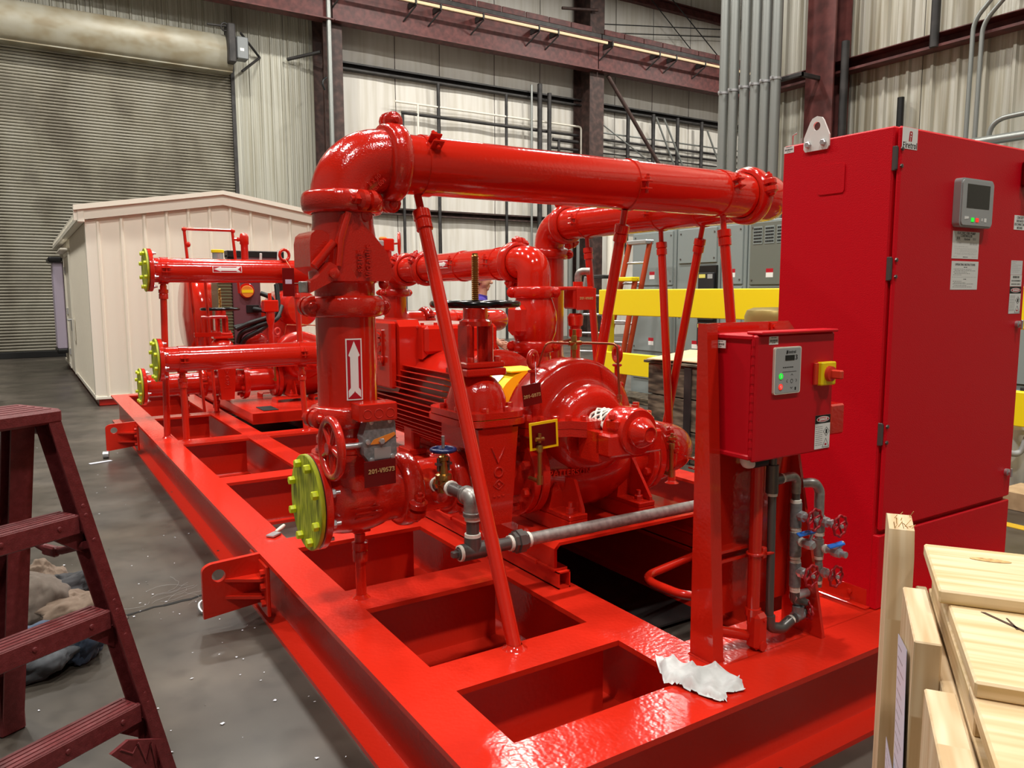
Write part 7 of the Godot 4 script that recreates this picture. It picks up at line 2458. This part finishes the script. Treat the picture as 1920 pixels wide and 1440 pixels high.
	b.bx(V(-0.12, 0.0, -0.87), V(-0.03, 0.24, -0.79), 0.006)
	put(b, "rear_foot", m, o)
	# folding spreader
	b = B.new()
	b.tube([V(-0.06, 0.78, -0.32), V(-0.075, 0.75, -0.42), V(-0.085, 0.745, -0.48)], 0.014, 6)
	b.tube([V(-0.085, 0.745, -0.48), V(-0.1, 0.79, -0.62)], 0.014, 6)
	b.box(V(-0.085, 0.745, -0.47), V(0.025, 0.035, 0.07), 0.006)
	put(b, "spreader", m, o)

func crate():
	var u := V(0.57, 0, 0.82).normalized()
	var bs := Basis(u, V(0, 1, 0), u.cross(V(0, 1, 0)))
	var o := thing("wooden_crate", "pale pine crate in the right foreground with paper stuck on its side", "crate", V(1.346, 0, -0.752), "", bs)
	var r := RandomNumberGenerator.new()
	r.seed = 5
	var pine := [M.pine0, M.pine1, M.pine2]
	var plank := func(lo: Vector3, hi: Vector3, called: String, k: int, bev := 0.002) -> Node:
		var b := B.new()
		b.bx(lo, hi, bev)
		return put(b, called, M.pine_up if called.contains("panel") or called.contains("upright") else pine[k % 3], o)
	# stepped cover boards
	var b1 = plank.call(V(0.006, 1.128, 0.0), V(0.9, 1.15, 0.237), "cover_board", 2, 0.003)
	var b2 = plank.call(V(0.02, 1.106, 0.2), V(0.9, 1.128, 0.489), "cover_board", 1, 0.003)
	plank.call(V(0.02, 1.084, 0.45), V(0.9, 1.106, 0.76), "cover_board", 0, 0.003)
	plank.call(V(0.02, 1.062, 0.73), V(0.9, 1.084, 1.0), "cover_board", 2, 0.003)
	plank.call(V(0.02, 1.04, -0.02), V(0.9, 1.062, 1.0), "deck", 1)
	plank.call(V(0.02, 1.062, 0.02), V(0.05, 1.1, 0.5), "cleat", 2)
	# knots and a split
	for k in [[V(0.10, 1.1505, 0.06), 0.018], [V(0.36, 1.1505, 0.15), 0.012]]:
		var b := B.new()
		var el := []
		for i in 14: el.append(W(k[1] * 1.7 * cos(TAU * i / 14), k[1] * 0.5 * sin(TAU * i / 14)))
		b.prism(el, k[0], Vector3.RIGHT, Vector3.BACK, V(0, 0.0006, 0))
		put(b, "knot", M.pine_end, b1)
	var b := B.new()
	b.prism([W(0.06, 0.25), W(0.066, 0.25), W(0.13, 0.33), W(0.125, 0.332)], V(0, 1.1282, 0), Vector3.RIGHT, Vector3.BACK, V(0, 0.0008, 0))
	b.prism([W(0.09, 0.262), W(0.092, 0.262), W(0.1, 0.3), W(0.096, 0.3)], V(0, 1.1282, 0), Vector3.RIGHT, Vector3.BACK, V(0, 0.0008, 0))
	put(b, "split", M.knot, b2)
	# left side: panel and upright planks; the far one sticks up and its top is rough sawn
	plank.call(V(0.0, 0.0, -0.03), V(0.018, 1.06, 1.0), "side_panel", 0)
	b = B.new()
	b.prism([W(-0.14, 0.0), W(0.012, 0.0), W(0.0, 1.12), W(-0.02, 1.165), W(-0.1, 1.172), W(-0.13, 1.165)], V(-0.05, 0, 0), Vector3.BACK, Vector3.UP, V(0.042, 0, 0), 0.9)
	var up_ := put(b, "upright_plank", M.pine_up, o)
	for i in 16:
		b = B.new()
		var p := V(-0.05 + r.randf() * 0.044, 1.166, -0.12 + r.randf() * 0.11)
		b.tube([p, p + V(r.randf_range(-0.01, 0.01), r.randf_range(0.004, 0.014), r.randf_range(-0.01, 0.012))], 0.0008, 4)
		put(b, "splinter", M.pine_end, up_)
	for z in [[0.134, 0.355], [0.496, 0.72], [0.8, 1.0]]:
		var pl = plank.call(V(-0.035, 0.0, z[0]), V(0.0, 1.112, z[1]), "upright_plank", int(z[0] * 10))
		for i in 6:
			b = B.new()
			b.disc(V(-0.036, 0.93 + 0.05 * (i / 2), z[0] + 0.07 + 0.06 * (i % 2) + r.randf() * 0.02), Vector3.LEFT, 0.004, 0.001, 10, 0.0002)
			put(b, "nail_head", M.dark_steel, pl)
	plank.call(V(0.02, 0.0, 0.98), V(0.9, 1.04, 1.0), "end_panel", 2)
	plank.call(V(0.02, 0.0, -0.03), V(0.9, 1.04, -0.01), "end_panel", 1)
	plank.call(V(0.88, 0.0, -0.01), V(0.9, 1.04, 0.98), "side_panel", 0)
	# shipping papers on the side
	var rows := []
	for i in 14: rows.append([0.06 + i * 0.065, 0.08, 0.5 + 0.4 * ((i * 7) % 3) / 3.0, 0.012, 0.45])
	var pm := print_mat(128, 192, 831, rows, Color(0.86, 0.87, 0.93))
	var pp := thing("shipping_paper", "white printed shipping papers with blue writing stuck on the crate's side", "paper", V(1.346, 0.6, -0.752) + bs * V(-0.04, 0, 0.2), "", bs)
	for k in [[V(0.0, 0.44, -0.04), 0.16, 0.26, -0.25], [V(-0.004, 0.22, -0.11), 0.2, 0.24, -0.18]]:
		b = B.new()
		var ey := V(0, -cos(k[3]), sin(k[3]) * -1.0)
		var ex := V(0, sin(k[3]) * -1.0, cos(k[3]))
		b.face(k[0], ex * k[1], ey * k[2], Vector3.LEFT)
		b.q(k[0] + V(0.0006, 0, 0), k[0] + V(0.0006, 0, 0) + ex * k[1], k[0] + V(0.0006, 0, 0) + ex * k[1] + ey * k[2], k[0] + V(0.0006, 0, 0) + ey * k[2], Vector3.RIGHT)
		put(b, "sheet", pm, pp)
	b = B.new()
	var scr := []
	for i in 40: scr.append(V(-0.006, 0.06 + i * 0.003, -0.04 + 0.008 * sin(i * 1.7) + i * 0.0006))
	b.tube(scr, 0.0008, 4)
	put(b, "handwriting", M.ink, pp)

# a crumpled garment: a flattened ball pushed in and out by folded noise
func garment(c: Vector3, s: Vector3, turn: float, seed_: int, m: Material, label: String):
	var nz := FastNoiseLite.new()
	nz.seed = seed_
	nz.frequency = 1.0
	nz.fractal_octaves = 2
	var b := B.new()
	var bs := Basis(Vector3.UP, turn)
	var nu := 44
	var nv := 22
	var P := []
	for j in nv + 1:
		var row := []
		var th := PI * j / nv
		for i in nu:
			var ph := TAU * i / nu
			var d := V(sin(th) * cos(ph), cos(th), sin(th) * sin(ph))
			var n1 := nz.get_noise_3dv(d * 0.8 + V(seed_, 0, 0))
			var k := 0.85 + 0.3 * n1 + 0.055 * sin(7.0 * d.x + 4.0 * d.y + 9.0 * n1 + seed_) + 0.03 * sin(13.0 * d.z - 5.0 * d.x + 12.0 * nz.get_noise_3dv(d * 1.1))
			var p := bs * (d * s * k)
			p.y = maxf(p.y + s.y * 0.72, 0.003 + 0.004 * sin(ph * 9.0))
			row.append(c + p)
		P.append(row)
	var N := []
	for j in nv + 1:
		var row := []
		for i in nu:
			var du: Vector3 = P[j][(i + 1) % nu] - P[j][(i - 1 + nu) % nu]
			var dv: Vector3 = P[mini(j + 1, nv)][i] - P[maxi(j - 1, 0)][i]
			var n := dv.cross(du)
			var outw: Vector3 = P[j][i] - (c + V(0, s.y * 0.5, 0))
			if n.length() < 1e-9: n = outw
			if n.dot(outw) < 0: n = -n
			row.append(n.normalized())
		N.append(row)
	for j in nv:
		for i in nu:
			var l := (i + 1) % nu
			b.qs(P[j][i], P[j][l], P[j + 1][l], P[j + 1][i], N[j][i], N[j][l], N[j + 1][l], N[j + 1][i])
	tag(put(b, "crumpled_garment", m), label, "garment", "clothes heaped behind the ladder")

func floor_things():
	garment(V(-0.06, 0, -4.28), V(0.22, 0.15, 0.18), 0.3, 11, M.brown_cloth, "crumpled brown-grey garment at the left of the heap behind the ladder")
	garment(V(0.12, 0, -4.52), V(0.24, 0.1, 0.12), 0.3, 12, M.black_cloth, "rolled black garment along the back of the heap behind the ladder")
	garment(V(0.03, 0, -4.68), V(0.13, 0.12, 0.1), 0.0, 13, M.tan_cloth, "small tan bundle sticking up at the back of the heap")
	garment(V(0.12, 0, -4.2), V(0.22, 0.1, 0.13), 0.25, 14, M.tan_cloth, "tan garment lying across the middle of the heap behind the ladder")
	garment(V(0.16, 0, -3.98), V(0.24, 0.08, 0.12), 0.4, 15, M.brown_cloth, "brown sleeve-like garment in front of the tan one in the heap")
	garment(V(-0.04, 0, -3.72), V(0.19, 0.1, 0.13), 0.1, 16, M.grey_cloth, "blue-grey crumpled garment nearest the camera in the heap")
	garment(V(0.14, 0, -3.78), V(0.12, 0.13, 0.11), 0.5, 17, M.denim, "crumpled denim at the right front of the heap behind the ladder")
	garment(V(-0.05, 0, -3.95), V(0.2, 0.08, 0.1), 0.1, 18, M.denim, "dark denim flat under the grey garment in the heap")
	garment(V(-0.52, 0, -7.6), V(0.25, 0.24, 0.2), 0.1, 19, M.grey_cloth, "dark grey bundle at the far left edge beyond the ladder")
	garment(V(-0.5, 0, -7.35), V(0.2, 0.06, 0.12), 0.1, 20, M.denim, "blue cloth under the dark bundle at the far left edge")
	# white rag on the front beam
	var nz := FastNoiseLite.new()
	nz.seed = 33; nz.frequency = 1.0; nz.fractal_octaves = 2
	var b := B.new()
	var ol := PackedVector2Array([W(1.798, -1.911), W(1.825, -1.86), W(1.845, -1.80), W(1.875, -1.775), W(1.945, -1.761), W(1.925, -1.70), W(1.916, -1.626), W(1.875, -1.585), W(1.845, -1.59), W(1.815, -1.60), W(1.776, -1.566), W(1.752, -1.588), W(1.74, -1.626), W(1.724, -1.69), W(1.715, -1.73), W(1.685, -1.742), W(1.725, -1.808)])
	var n := 44
	var hgt := func(p: Vector2) -> float:
		var e := 1.0
		for i in ol.size():
			e = minf(e, p.distance_to(Geometry2D.get_closest_point_to_segment(p, ol[i], ol[(i + 1) % ol.size()])))
		var k := clampf(e / 0.022, 0.0, 1.0)
		return T + 0.002 + (0.006 + 0.02 * (1.0 - absf(nz.get_noise_2d(p.x * 5.0 + p.y * 2.0, p.y * 6.0)) * 2.2) + 0.03 * maxf(0.0, nz.get_noise_2d(p.x * 3.0, p.y * 3.0 + 3.0))) * sqrt(k)
	var pts2 := PackedVector2Array()
	for i in ol.size():
		for k in 4: pts2.append(ol[i].lerp(ol[(i + 1) % ol.size()], k / 4.0) + W(nz.get_noise_2d(i * 0.9 + k * 0.22, 2.0), nz.get_noise_2d(5.0, i * 0.9 + k * 0.22)) * 0.012)
	for i in n:
		for j in n:
			var p := W(lerpf(1.68, 1.95, i / 43.0), lerpf(-1.92, -1.55, j / 43.0))
			if Geometry2D.is_point_in_polygon(p, ol) and hgt.call(p) > T + 0.006: pts2.append(p)
	var tr := Geometry2D.triangulate_delaunay(pts2)
	var hs := []
	var ns := []
	for p in pts2:
		hs.append(V(p.x, hgt.call(p), p.y))
		ns.append(V(hgt.call(p - W(0.004, 0)) - hgt.call(p + W(0.004, 0)), 0.008, hgt.call(p - W(0, 0.004)) - hgt.call(p + W(0, 0.004))).normalized())
	for i in range(0, tr.size(), 3):
		var c: Vector2 = (pts2[tr[i]] + pts2[tr[i + 1]] + pts2[tr[i + 2]]) / 3.0
		if not Geometry2D.is_point_in_polygon(c, ol): continue
		b.t(hs[tr[i]], hs[tr[i + 1]], hs[tr[i + 2]], ns[tr[i]], ns[tr[i + 1]], ns[tr[i + 2]])
	tag(put(b, "rag", M.rag_white), "crumpled white rag on the skid's front beam below the stand", "rag")
	# small brush on the long beam
	var o := thing("paint_brush", "small paint brush with white handle lying on the long side beam", "brush", V(1.08, T, -4.05))
	b = B.new()
	b.box(V(1.06, T + 0.008, -4.01), V(0.07, 0.012, 0.05), 0.003, Basis(Vector3.UP, 0.7))
	put(b, "ferrule", M.zinc, o)
	b = B.new()
	b.tube([V(1.08, T + 0.012, -4.04), V(1.12, T + 0.018, -4.075), V(1.14, T + 0.02, -4.1)], 0.011, 8, true, [0.008, 0.012, 0.01])
	put(b, "brush_handle", M.cream_trim, o)
	# bits on the floor
	b = B.new()
	b.torus(V(0.72, 0.02, -4.02), V(0.3, 1, 0.6), 0.045, 0.009, 22, 8)
	tag(put(b, "steel_ring", M.zinc), "small bright steel ring on the floor against the near lifting lug", "ring")
	b = B.new()
	b.lathe(V(0.62, 0.035, -8.45), V(1, 0, 0.2), [W(0, 0), W(0.035, 0), W(0.035, 0.05), W(0, 0.05)], 16)
	tag(put(b, "caster", M.zinc), "small dark caster at the foot of the far lifting lug", "caster")
	var r := RandomNumberGenerator.new()
	r.seed = 77
	b = B.new()
	for i in 150:
		var p := V(r.randf_range(-1.0, 0.9), 0.0025, -r.randf_range(1.6, 9.5))
		if i < 60: p = V(r.randf_range(0.1, 0.9), 0.0025, -r.randf_range(2.0, 5.5))
		var k := r.randf_range(0.002, 0.008)
		var a := r.randf() * TAU
		var q := []
		for c in 4: q.append(p + V(cos(a + c * 1.57) * k * r.randf_range(0.5, 1.6), r.randf() * 0.003, sin(a + c * 1.57) * k * r.randf_range(0.4, 1.1)))
		b.q(q[0], q[1], q[2], q[3], Vector3.UP)
	var st := put(b, "floor_flakes", M.paper)
	st.set_meta("kind", "stuff")
	tag(st, "pale paint flakes and scraps scattered over the grey concrete floor", "flakes")
	b = B.new()
	for i in 9:
		var p := V(0.45 + r.randf() * 0.25, 0.004, -4.25 - r.randf() * 0.2)
		var pts := []
		var a := r.randf() * TAU
		for k in 8:
			pts.append(p)
			a += r.randf_range(-0.7, 0.7)
			p += V(cos(a), r.randf_range(0, 0.05), sin(a)) * 0.035
			p.y = clampf(p.y, 0.003, 0.03)
		b.tube(pts, 0.0005, 4)
	st = put(b, "frayed_threads", M.grey_plastic)
	st.set_meta("kind", "stuff")
	tag(st, "tangle of pale frayed threads on the floor by the near lifting lug", "threads")
	b = B.new()
	b.box(V(0.58, 0.004, -8.25), V(0.2, 0.004, 0.05), 0.001, Basis(Vector3.UP, 0.3))
	tag(put(b, "paper_strip", M.paper), "white paper strip on the floor before the far lifting lug", "paper")
	o = thing("steel_trestle", "low dark red steel trestle at the far left edge before the roller door", "trestle", V(-0.7, 0, -13.6))
	b = B.new()
	b.bx(V(-1.4, 0.38, -13.75), V(-0.32, 0.46, -13.55), 0.01)
	b.bx(V(-1.4, 0.1, -13.72), V(-0.32, 0.16, -13.58), 0.01)
	put(b, "rail", M.tag_maroon, o)
	for x in [-1.3, -0.42]:
		b = B.new()
		b.bx(V(x, 0, -13.75), V(x + 0.09, 0.46, -13.4), 0.01)
		put(b, "leg", M.black_steel, o)

# ---- a figure as one smooth surface: tapered capsules blended, meshed by surface nets
func blend_mesh(bones: Array, cell: float, k: float) -> B:
	var lo := V(INF, INF, INF)
	var hi := -lo
	for q in bones:
		var r: float = maxf(q[2], q[3]) + cell * 2
		lo = lo.min(q[0] - V(r, r, r)).min(q[1] - V(r, r, r))
		hi = hi.max(q[0] + V(r, r, r)).max(q[1] + V(r, r, r))
	var nx := int((hi.x - lo.x) / cell) + 2
	var ny := int((hi.y - lo.y) / cell) + 2
	var nzz := int((hi.z - lo.z) / cell) + 2
	var f := PackedFloat32Array()
	f.resize(nx * ny * nzz)
	f.fill(1.0)
	for q in bones:
		var a: Vector3 = q[0]
		var ab: Vector3 = q[1] - a
		var l2 := maxf(ab.length_squared(), 1e-9)
		var rm: float = maxf(q[2], q[3]) + k + cell * 2
		var l0: Vector3 = a.min(q[1]) - V(rm, rm, rm)
		var h0: Vector3 = a.max(q[1]) + V(rm, rm, rm)
		for iz in range(maxi(0, int((l0.z - lo.z) / cell)), mini(nzz, int((h0.z - lo.z) / cell) + 1)):
			for iy in range(maxi(0, int((l0.y - lo.y) / cell)), mini(ny, int((h0.y - lo.y) / cell) + 1)):
				for ix in range(maxi(0, int((l0.x - lo.x) / cell)), mini(nx, int((h0.x - lo.x) / cell) + 1)):
					var p := lo + V(ix, iy, iz) * cell
					var t := clampf((p - a).dot(ab) / l2, 0, 1)
					var d: float = p.distance_to(a + ab * t) - lerpf(q[2], q[3], t)
					var id := (iz * ny + iy) * nx + ix
					var o := f[id]
					var h := maxf(k - absf(o - d), 0.0) / k
					f[id] = minf(o, d) - h * h * k * 0.25
	var b := B.new()
	var vid := {}
	var vp := []
	var vn := []
	var offs := [0, 1, nx, nx + 1, nx * ny, nx * ny + 1, nx * ny + nx, nx * ny + nx + 1]
	for iz in nzz - 1:
		for iy in ny - 1:
			for ix in nx - 1:
				var id := (iz * ny + iy) * nx + ix
				var neg := 0
				for c in 8:
					if f[id + offs[c]] < 0: neg += 1
				if neg == 0 or neg == 8: continue
				var s := Vector3.ZERO
				var n := 0
				for e in [[0, 1], [2, 3], [4, 5], [6, 7], [0, 2], [1, 3], [4, 6], [5, 7], [0, 4], [1, 5], [2, 6], [3, 7]]:
					var fa := f[id + offs[e[0]]]
					var fb := f[id + offs[e[1]]]
					if (fa < 0) != (fb < 0):
						var t := fa / (fa - fb)
						var pa := V(e[0] & 1, (e[0] >> 1) & 1, e[0] >> 2)
						var pb := V(e[1] & 1, (e[1] >> 1) & 1, e[1] >> 2)
						s += pa.lerp(pb, t); n += 1
				var g := V(f[id + 1] + f[id + offs[3]] + f[id + offs[5]] + f[id + offs[7]] - f[id] - f[id + offs[2]] - f[id + offs[4]] - f[id + offs[6]], f[id + offs[2]] + f[id + offs[3]] + f[id + offs[6]] + f[id + offs[7]] - f[id] - f[id + 1] - f[id + offs[4]] - f[id + offs[5]], f[id + offs[4]] + f[id + offs[5]] + f[id + offs[6]] + f[id + offs[7]] - f[id] - f[id + 1] - f[id + offs[2]] - f[id + offs[3]])
				vid[id] = vp.size()
				vp.append(lo + (V(ix, iy, iz) + s / n) * cell)
				vn.append(g.normalized())
	var st := [1, nx, nx * ny]
	for id in vid:
		for ax in 3:
			var d1: int = st[(ax + 1) % 3]
			var d2: int = st[(ax + 2) % 3]
			# the edge from this cell's corner 0 along ax is shared by four cells
			if (f[id] < 0) != (f[id + st[ax]] < 0):
				if vid.has(id - d1) and vid.has(id - d2) and vid.has(id - d1 - d2):
					var q := [vid[id], vid[id - d1], vid[id - d1 - d2], vid[id - d2]]
					b.qs(vp[q[0]], vp[q[1]], vp[q[2]], vp[q[3]], vn[q[0]], vn[q[1]], vn[q[2]], vn[q[3]])
	return b

func worker():
	# stands beyond the skid, turned to the right, seen past the header pipes
	var at := V(4.56, 0, -7.86)
	var fwd := V(0.86, 0, 0.5).normalized()
	var sd := V(-0.5, 0, 0.86).normalized()   # his right side
	var o := thing("person", "man in a purple polo shirt facing right, standing beyond the red header pipes", "person", at)
	var p := func(f: float, y: float, s: float) -> Vector3: return at + fwd * f + Vector3.UP * y + sd * s
	var bones := []
	# trunk, neck, arms, legs
	bones.append([p.call(0.0, 0.98, 0.07), p.call(0.0, 0.98, -0.07), 0.13, 0.13])
	bones.append([p.call(0.0, 1.0, 0), p.call(0.01, 1.2, 0), 0.14, 0.135])
	bones.append([p.call(0.01, 1.3, 0.06), p.call(0.01, 1.3, -0.06), 0.13, 0.13])
	bones.append([p.call(-0.01, 1.47, 0.15), p.call(-0.01, 1.47, -0.15), 0.07, 0.07])
	bones.append([p.call(-0.01, 1.48, 0), p.call(0.02, 1.64, 0), 0.068, 0.06])
	for s in [1.0, -1.0]:
		bones.append([p.call(0, 0.94, 0.09 * s), p.call(0.02, 0.5, 0.1 * s), 0.09, 0.06])
		bones.append([p.call(0.02, 0.5, 0.1 * s), p.call(-0.02, 0.1, 0.1 * s), 0.06, 0.042])
		bones.append([p.call(-0.03, 0.06, 0.1 * s), p.call(0.16, 0.035, 0.12 * s), 0.045, 0.035])
		bones.append([p.call(-0.01, 1.46, 0.19 * s), p.call(0.0, 1.16, 0.25 * s), 0.058, 0.045])
		bones.append([p.call(0.0, 1.16, 0.25 * s), p.call(0.2, 1.02, 0.2 * s), 0.045, 0.03])
	var b := blend_mesh(bones, 0.02, 0.05)
	# head on a finer grid: skull, jaw, brow, nose, lips, ears
	var hd := []
	hd.append([p.call(0.0, 1.775, 0), p.call(0.02, 1.77, 0), 0.092, 0.09])
	hd.append([p.call(0.03, 1.70, 0.02), p.call(0.03, 1.70, -0.02), 0.058, 0.058])
	hd.append([p.call(0.07, 1.645, 0.015), p.call(0.07, 1.645, -0.015), 0.026, 0.026])
	hd.append([p.call(0.0, 1.66, 0.0), p.call(0.0, 1.58, 0), 0.06, 0.058])
	hd.append([p.call(0.1, 1.755, 0), p.call(0.128, 1.715, 0), 0.009, 0.014])
	hd.append([p.call(0.118, 1.71, 0.012), p.call(0.118, 1.71, -0.012), 0.009, 0.009])
	hd.append([p.call(0.098, 1.682, 0.016), p.call(0.098, 1.682, -0.016), 0.007, 0.007])
	hd.append([p.call(0.096, 1.67, 0.012), p.call(0.096, 1.67, -0.012), 0.008, 0.008])
	hd.append([p.call(0.094, 1.775, 0.03), p.call(0.094, 1.775, -0.03), 0.012, 0.012])
	for s in [1.0, -1.0]:
		hd.append([p.call(-0.005, 1.755, 0.092 * s), p.call(-0.01, 1.715, 0.086 * s), 0.016, 0.012])
		hd.append([p.call(0.075, 1.72, 0.035 * s), p.call(0.05, 1.7, 0.05 * s), 0.024, 0.024])
	var h := blend_mesh(hd, 0.008, 0.022)
	b.v.append_array(h.v); b.n.append_array(h.n); b.uv.append_array(h.uv)
	# hands: palm, four curled fingers and a thumb each
	for s in [1.0, -1.0]:
		var hb := []
		var w0: Vector3 = p.call(0.2, 1.02, 0.2 * s)
		var dr := (fwd * 0.9 + Vector3.DOWN * 0.4).normalized()
		var ac: Vector3 = (Vector3.UP * 0.9 + fwd * 0.4).normalized()
		hb.append([w0, w0 + dr * 0.03, 0.028, 0.026])
		for i in 4:
			var k: Vector3 = w0 + dr * 0.095 + ac * (0.03 - i * 0.02)
			hb.append([w0 + dr * 0.025 + ac * (0.016 - i * 0.011), k, 0.014, 0.011])
			var ln: float = [0.036, 0.04, 0.037, 0.029][i]
			var k2: Vector3 = k + (dr * 0.8 - sd * s * 0.5) * ln
			hb.append([k, k2, 0.0095, 0.0085])
			hb.append([k2, k2 + (dr * 0.2 - sd * s * 0.95) * ln * 0.75, 0.0085, 0.0075])
		var th: Vector3 = w0 + dr * 0.03 + ac * 0.03
		hb.append([w0 + dr * 0.015 + ac * 0.015, th, 0.014, 0.012])
		hb.append([th, th + (dr * 0.7 + ac * 0.4 - sd * s * 0.3) * 0.04, 0.011, 0.009])
		var hm := blend_mesh(hb, 0.005, 0.008)
		b.v.append_array(hm.v); b.n.append_array(hm.n); b.uv.append_array(hm.uv)
	var body := put(b, "body", M.skin, o)
	# hair cap, shirt, trousers, shoes
	b = blend_mesh([[p.call(-0.012, 1.795, 0), p.call(0.005, 1.80, 0), 0.094, 0.09], [p.call(-0.045, 1.73, 0.03), p.call(-0.045, 1.73, -0.03), 0.062, 0.062]], 0.012, 0.02)
	put(b, "hair", M.hair, o)
	for s in [1.0, -1.0]:
		var eb := B.new()
		eb.ball(p.call(0.092, 1.752, 0.03 * s), 0.011, 10)
		put(eb, "eye", M.sticker_white, o)
	var sh := []
	sh.append([p.call(0.0, 1.0, 0.07), p.call(0.0, 1.0, -0.07), 0.148, 0.148])
	sh.append([p.call(0.0, 1.02, 0), p.call(0.01, 1.2, 0), 0.158, 0.153])
	sh.append([p.call(0.01, 1.3, 0.07), p.call(0.01, 1.3, -0.07), 0.145, 0.145])
	sh.append([p.call(-0.01, 1.475, 0.15), p.call(-0.01, 1.475, -0.15), 0.083, 0.083])
	for s in [1.0, -1.0]: sh.append([p.call(-0.01, 1.46, 0.19 * s), p.call(0.0, 1.22, 0.24 * s), 0.073, 0.066])
	put(blend_mesh(sh, 0.018, 0.05), "polo_shirt", M.shirt, o)
	b = B.new()
	b.lathe(p.call(-0.005, 1.535, 0), fwd * 0.25 + Vector3.UP, [W(0.085, 0), W(0.078, 0.02), W(0.07, 0.045), W(0.066, 0.044), W(0.074, 0.01)], 24)
	put(b, "collar", M.shirt, o)
	var tr := [[p.call(0, 0.97, 0.07), p.call(0, 0.97, -0.07), 0.142, 0.142]]
	for s in [1.0, -1.0]:
		tr.append([p.call(0, 0.93, 0.09 * s), p.call(0.02, 0.5, 0.1 * s), 0.105, 0.078])
		tr.append([p.call(0.02, 0.5, 0.1 * s), p.call(-0.02, 0.12, 0.1 * s), 0.078, 0.066])
	put(blend_mesh(tr, 0.02, 0.04), "trousers", M.trousers, o)
	for s in [1.0, -1.0]:
		put(blend_mesh([[p.call(-0.05, 0.055, 0.1 * s), p.call(0.1, 0.05, 0.115 * s), 0.052, 0.048], [p.call(0.1, 0.05, 0.115 * s), p.call(0.2, 0.042, 0.125 * s), 0.047, 0.038]], 0.014, 0.02), "shoe", M.black, o)
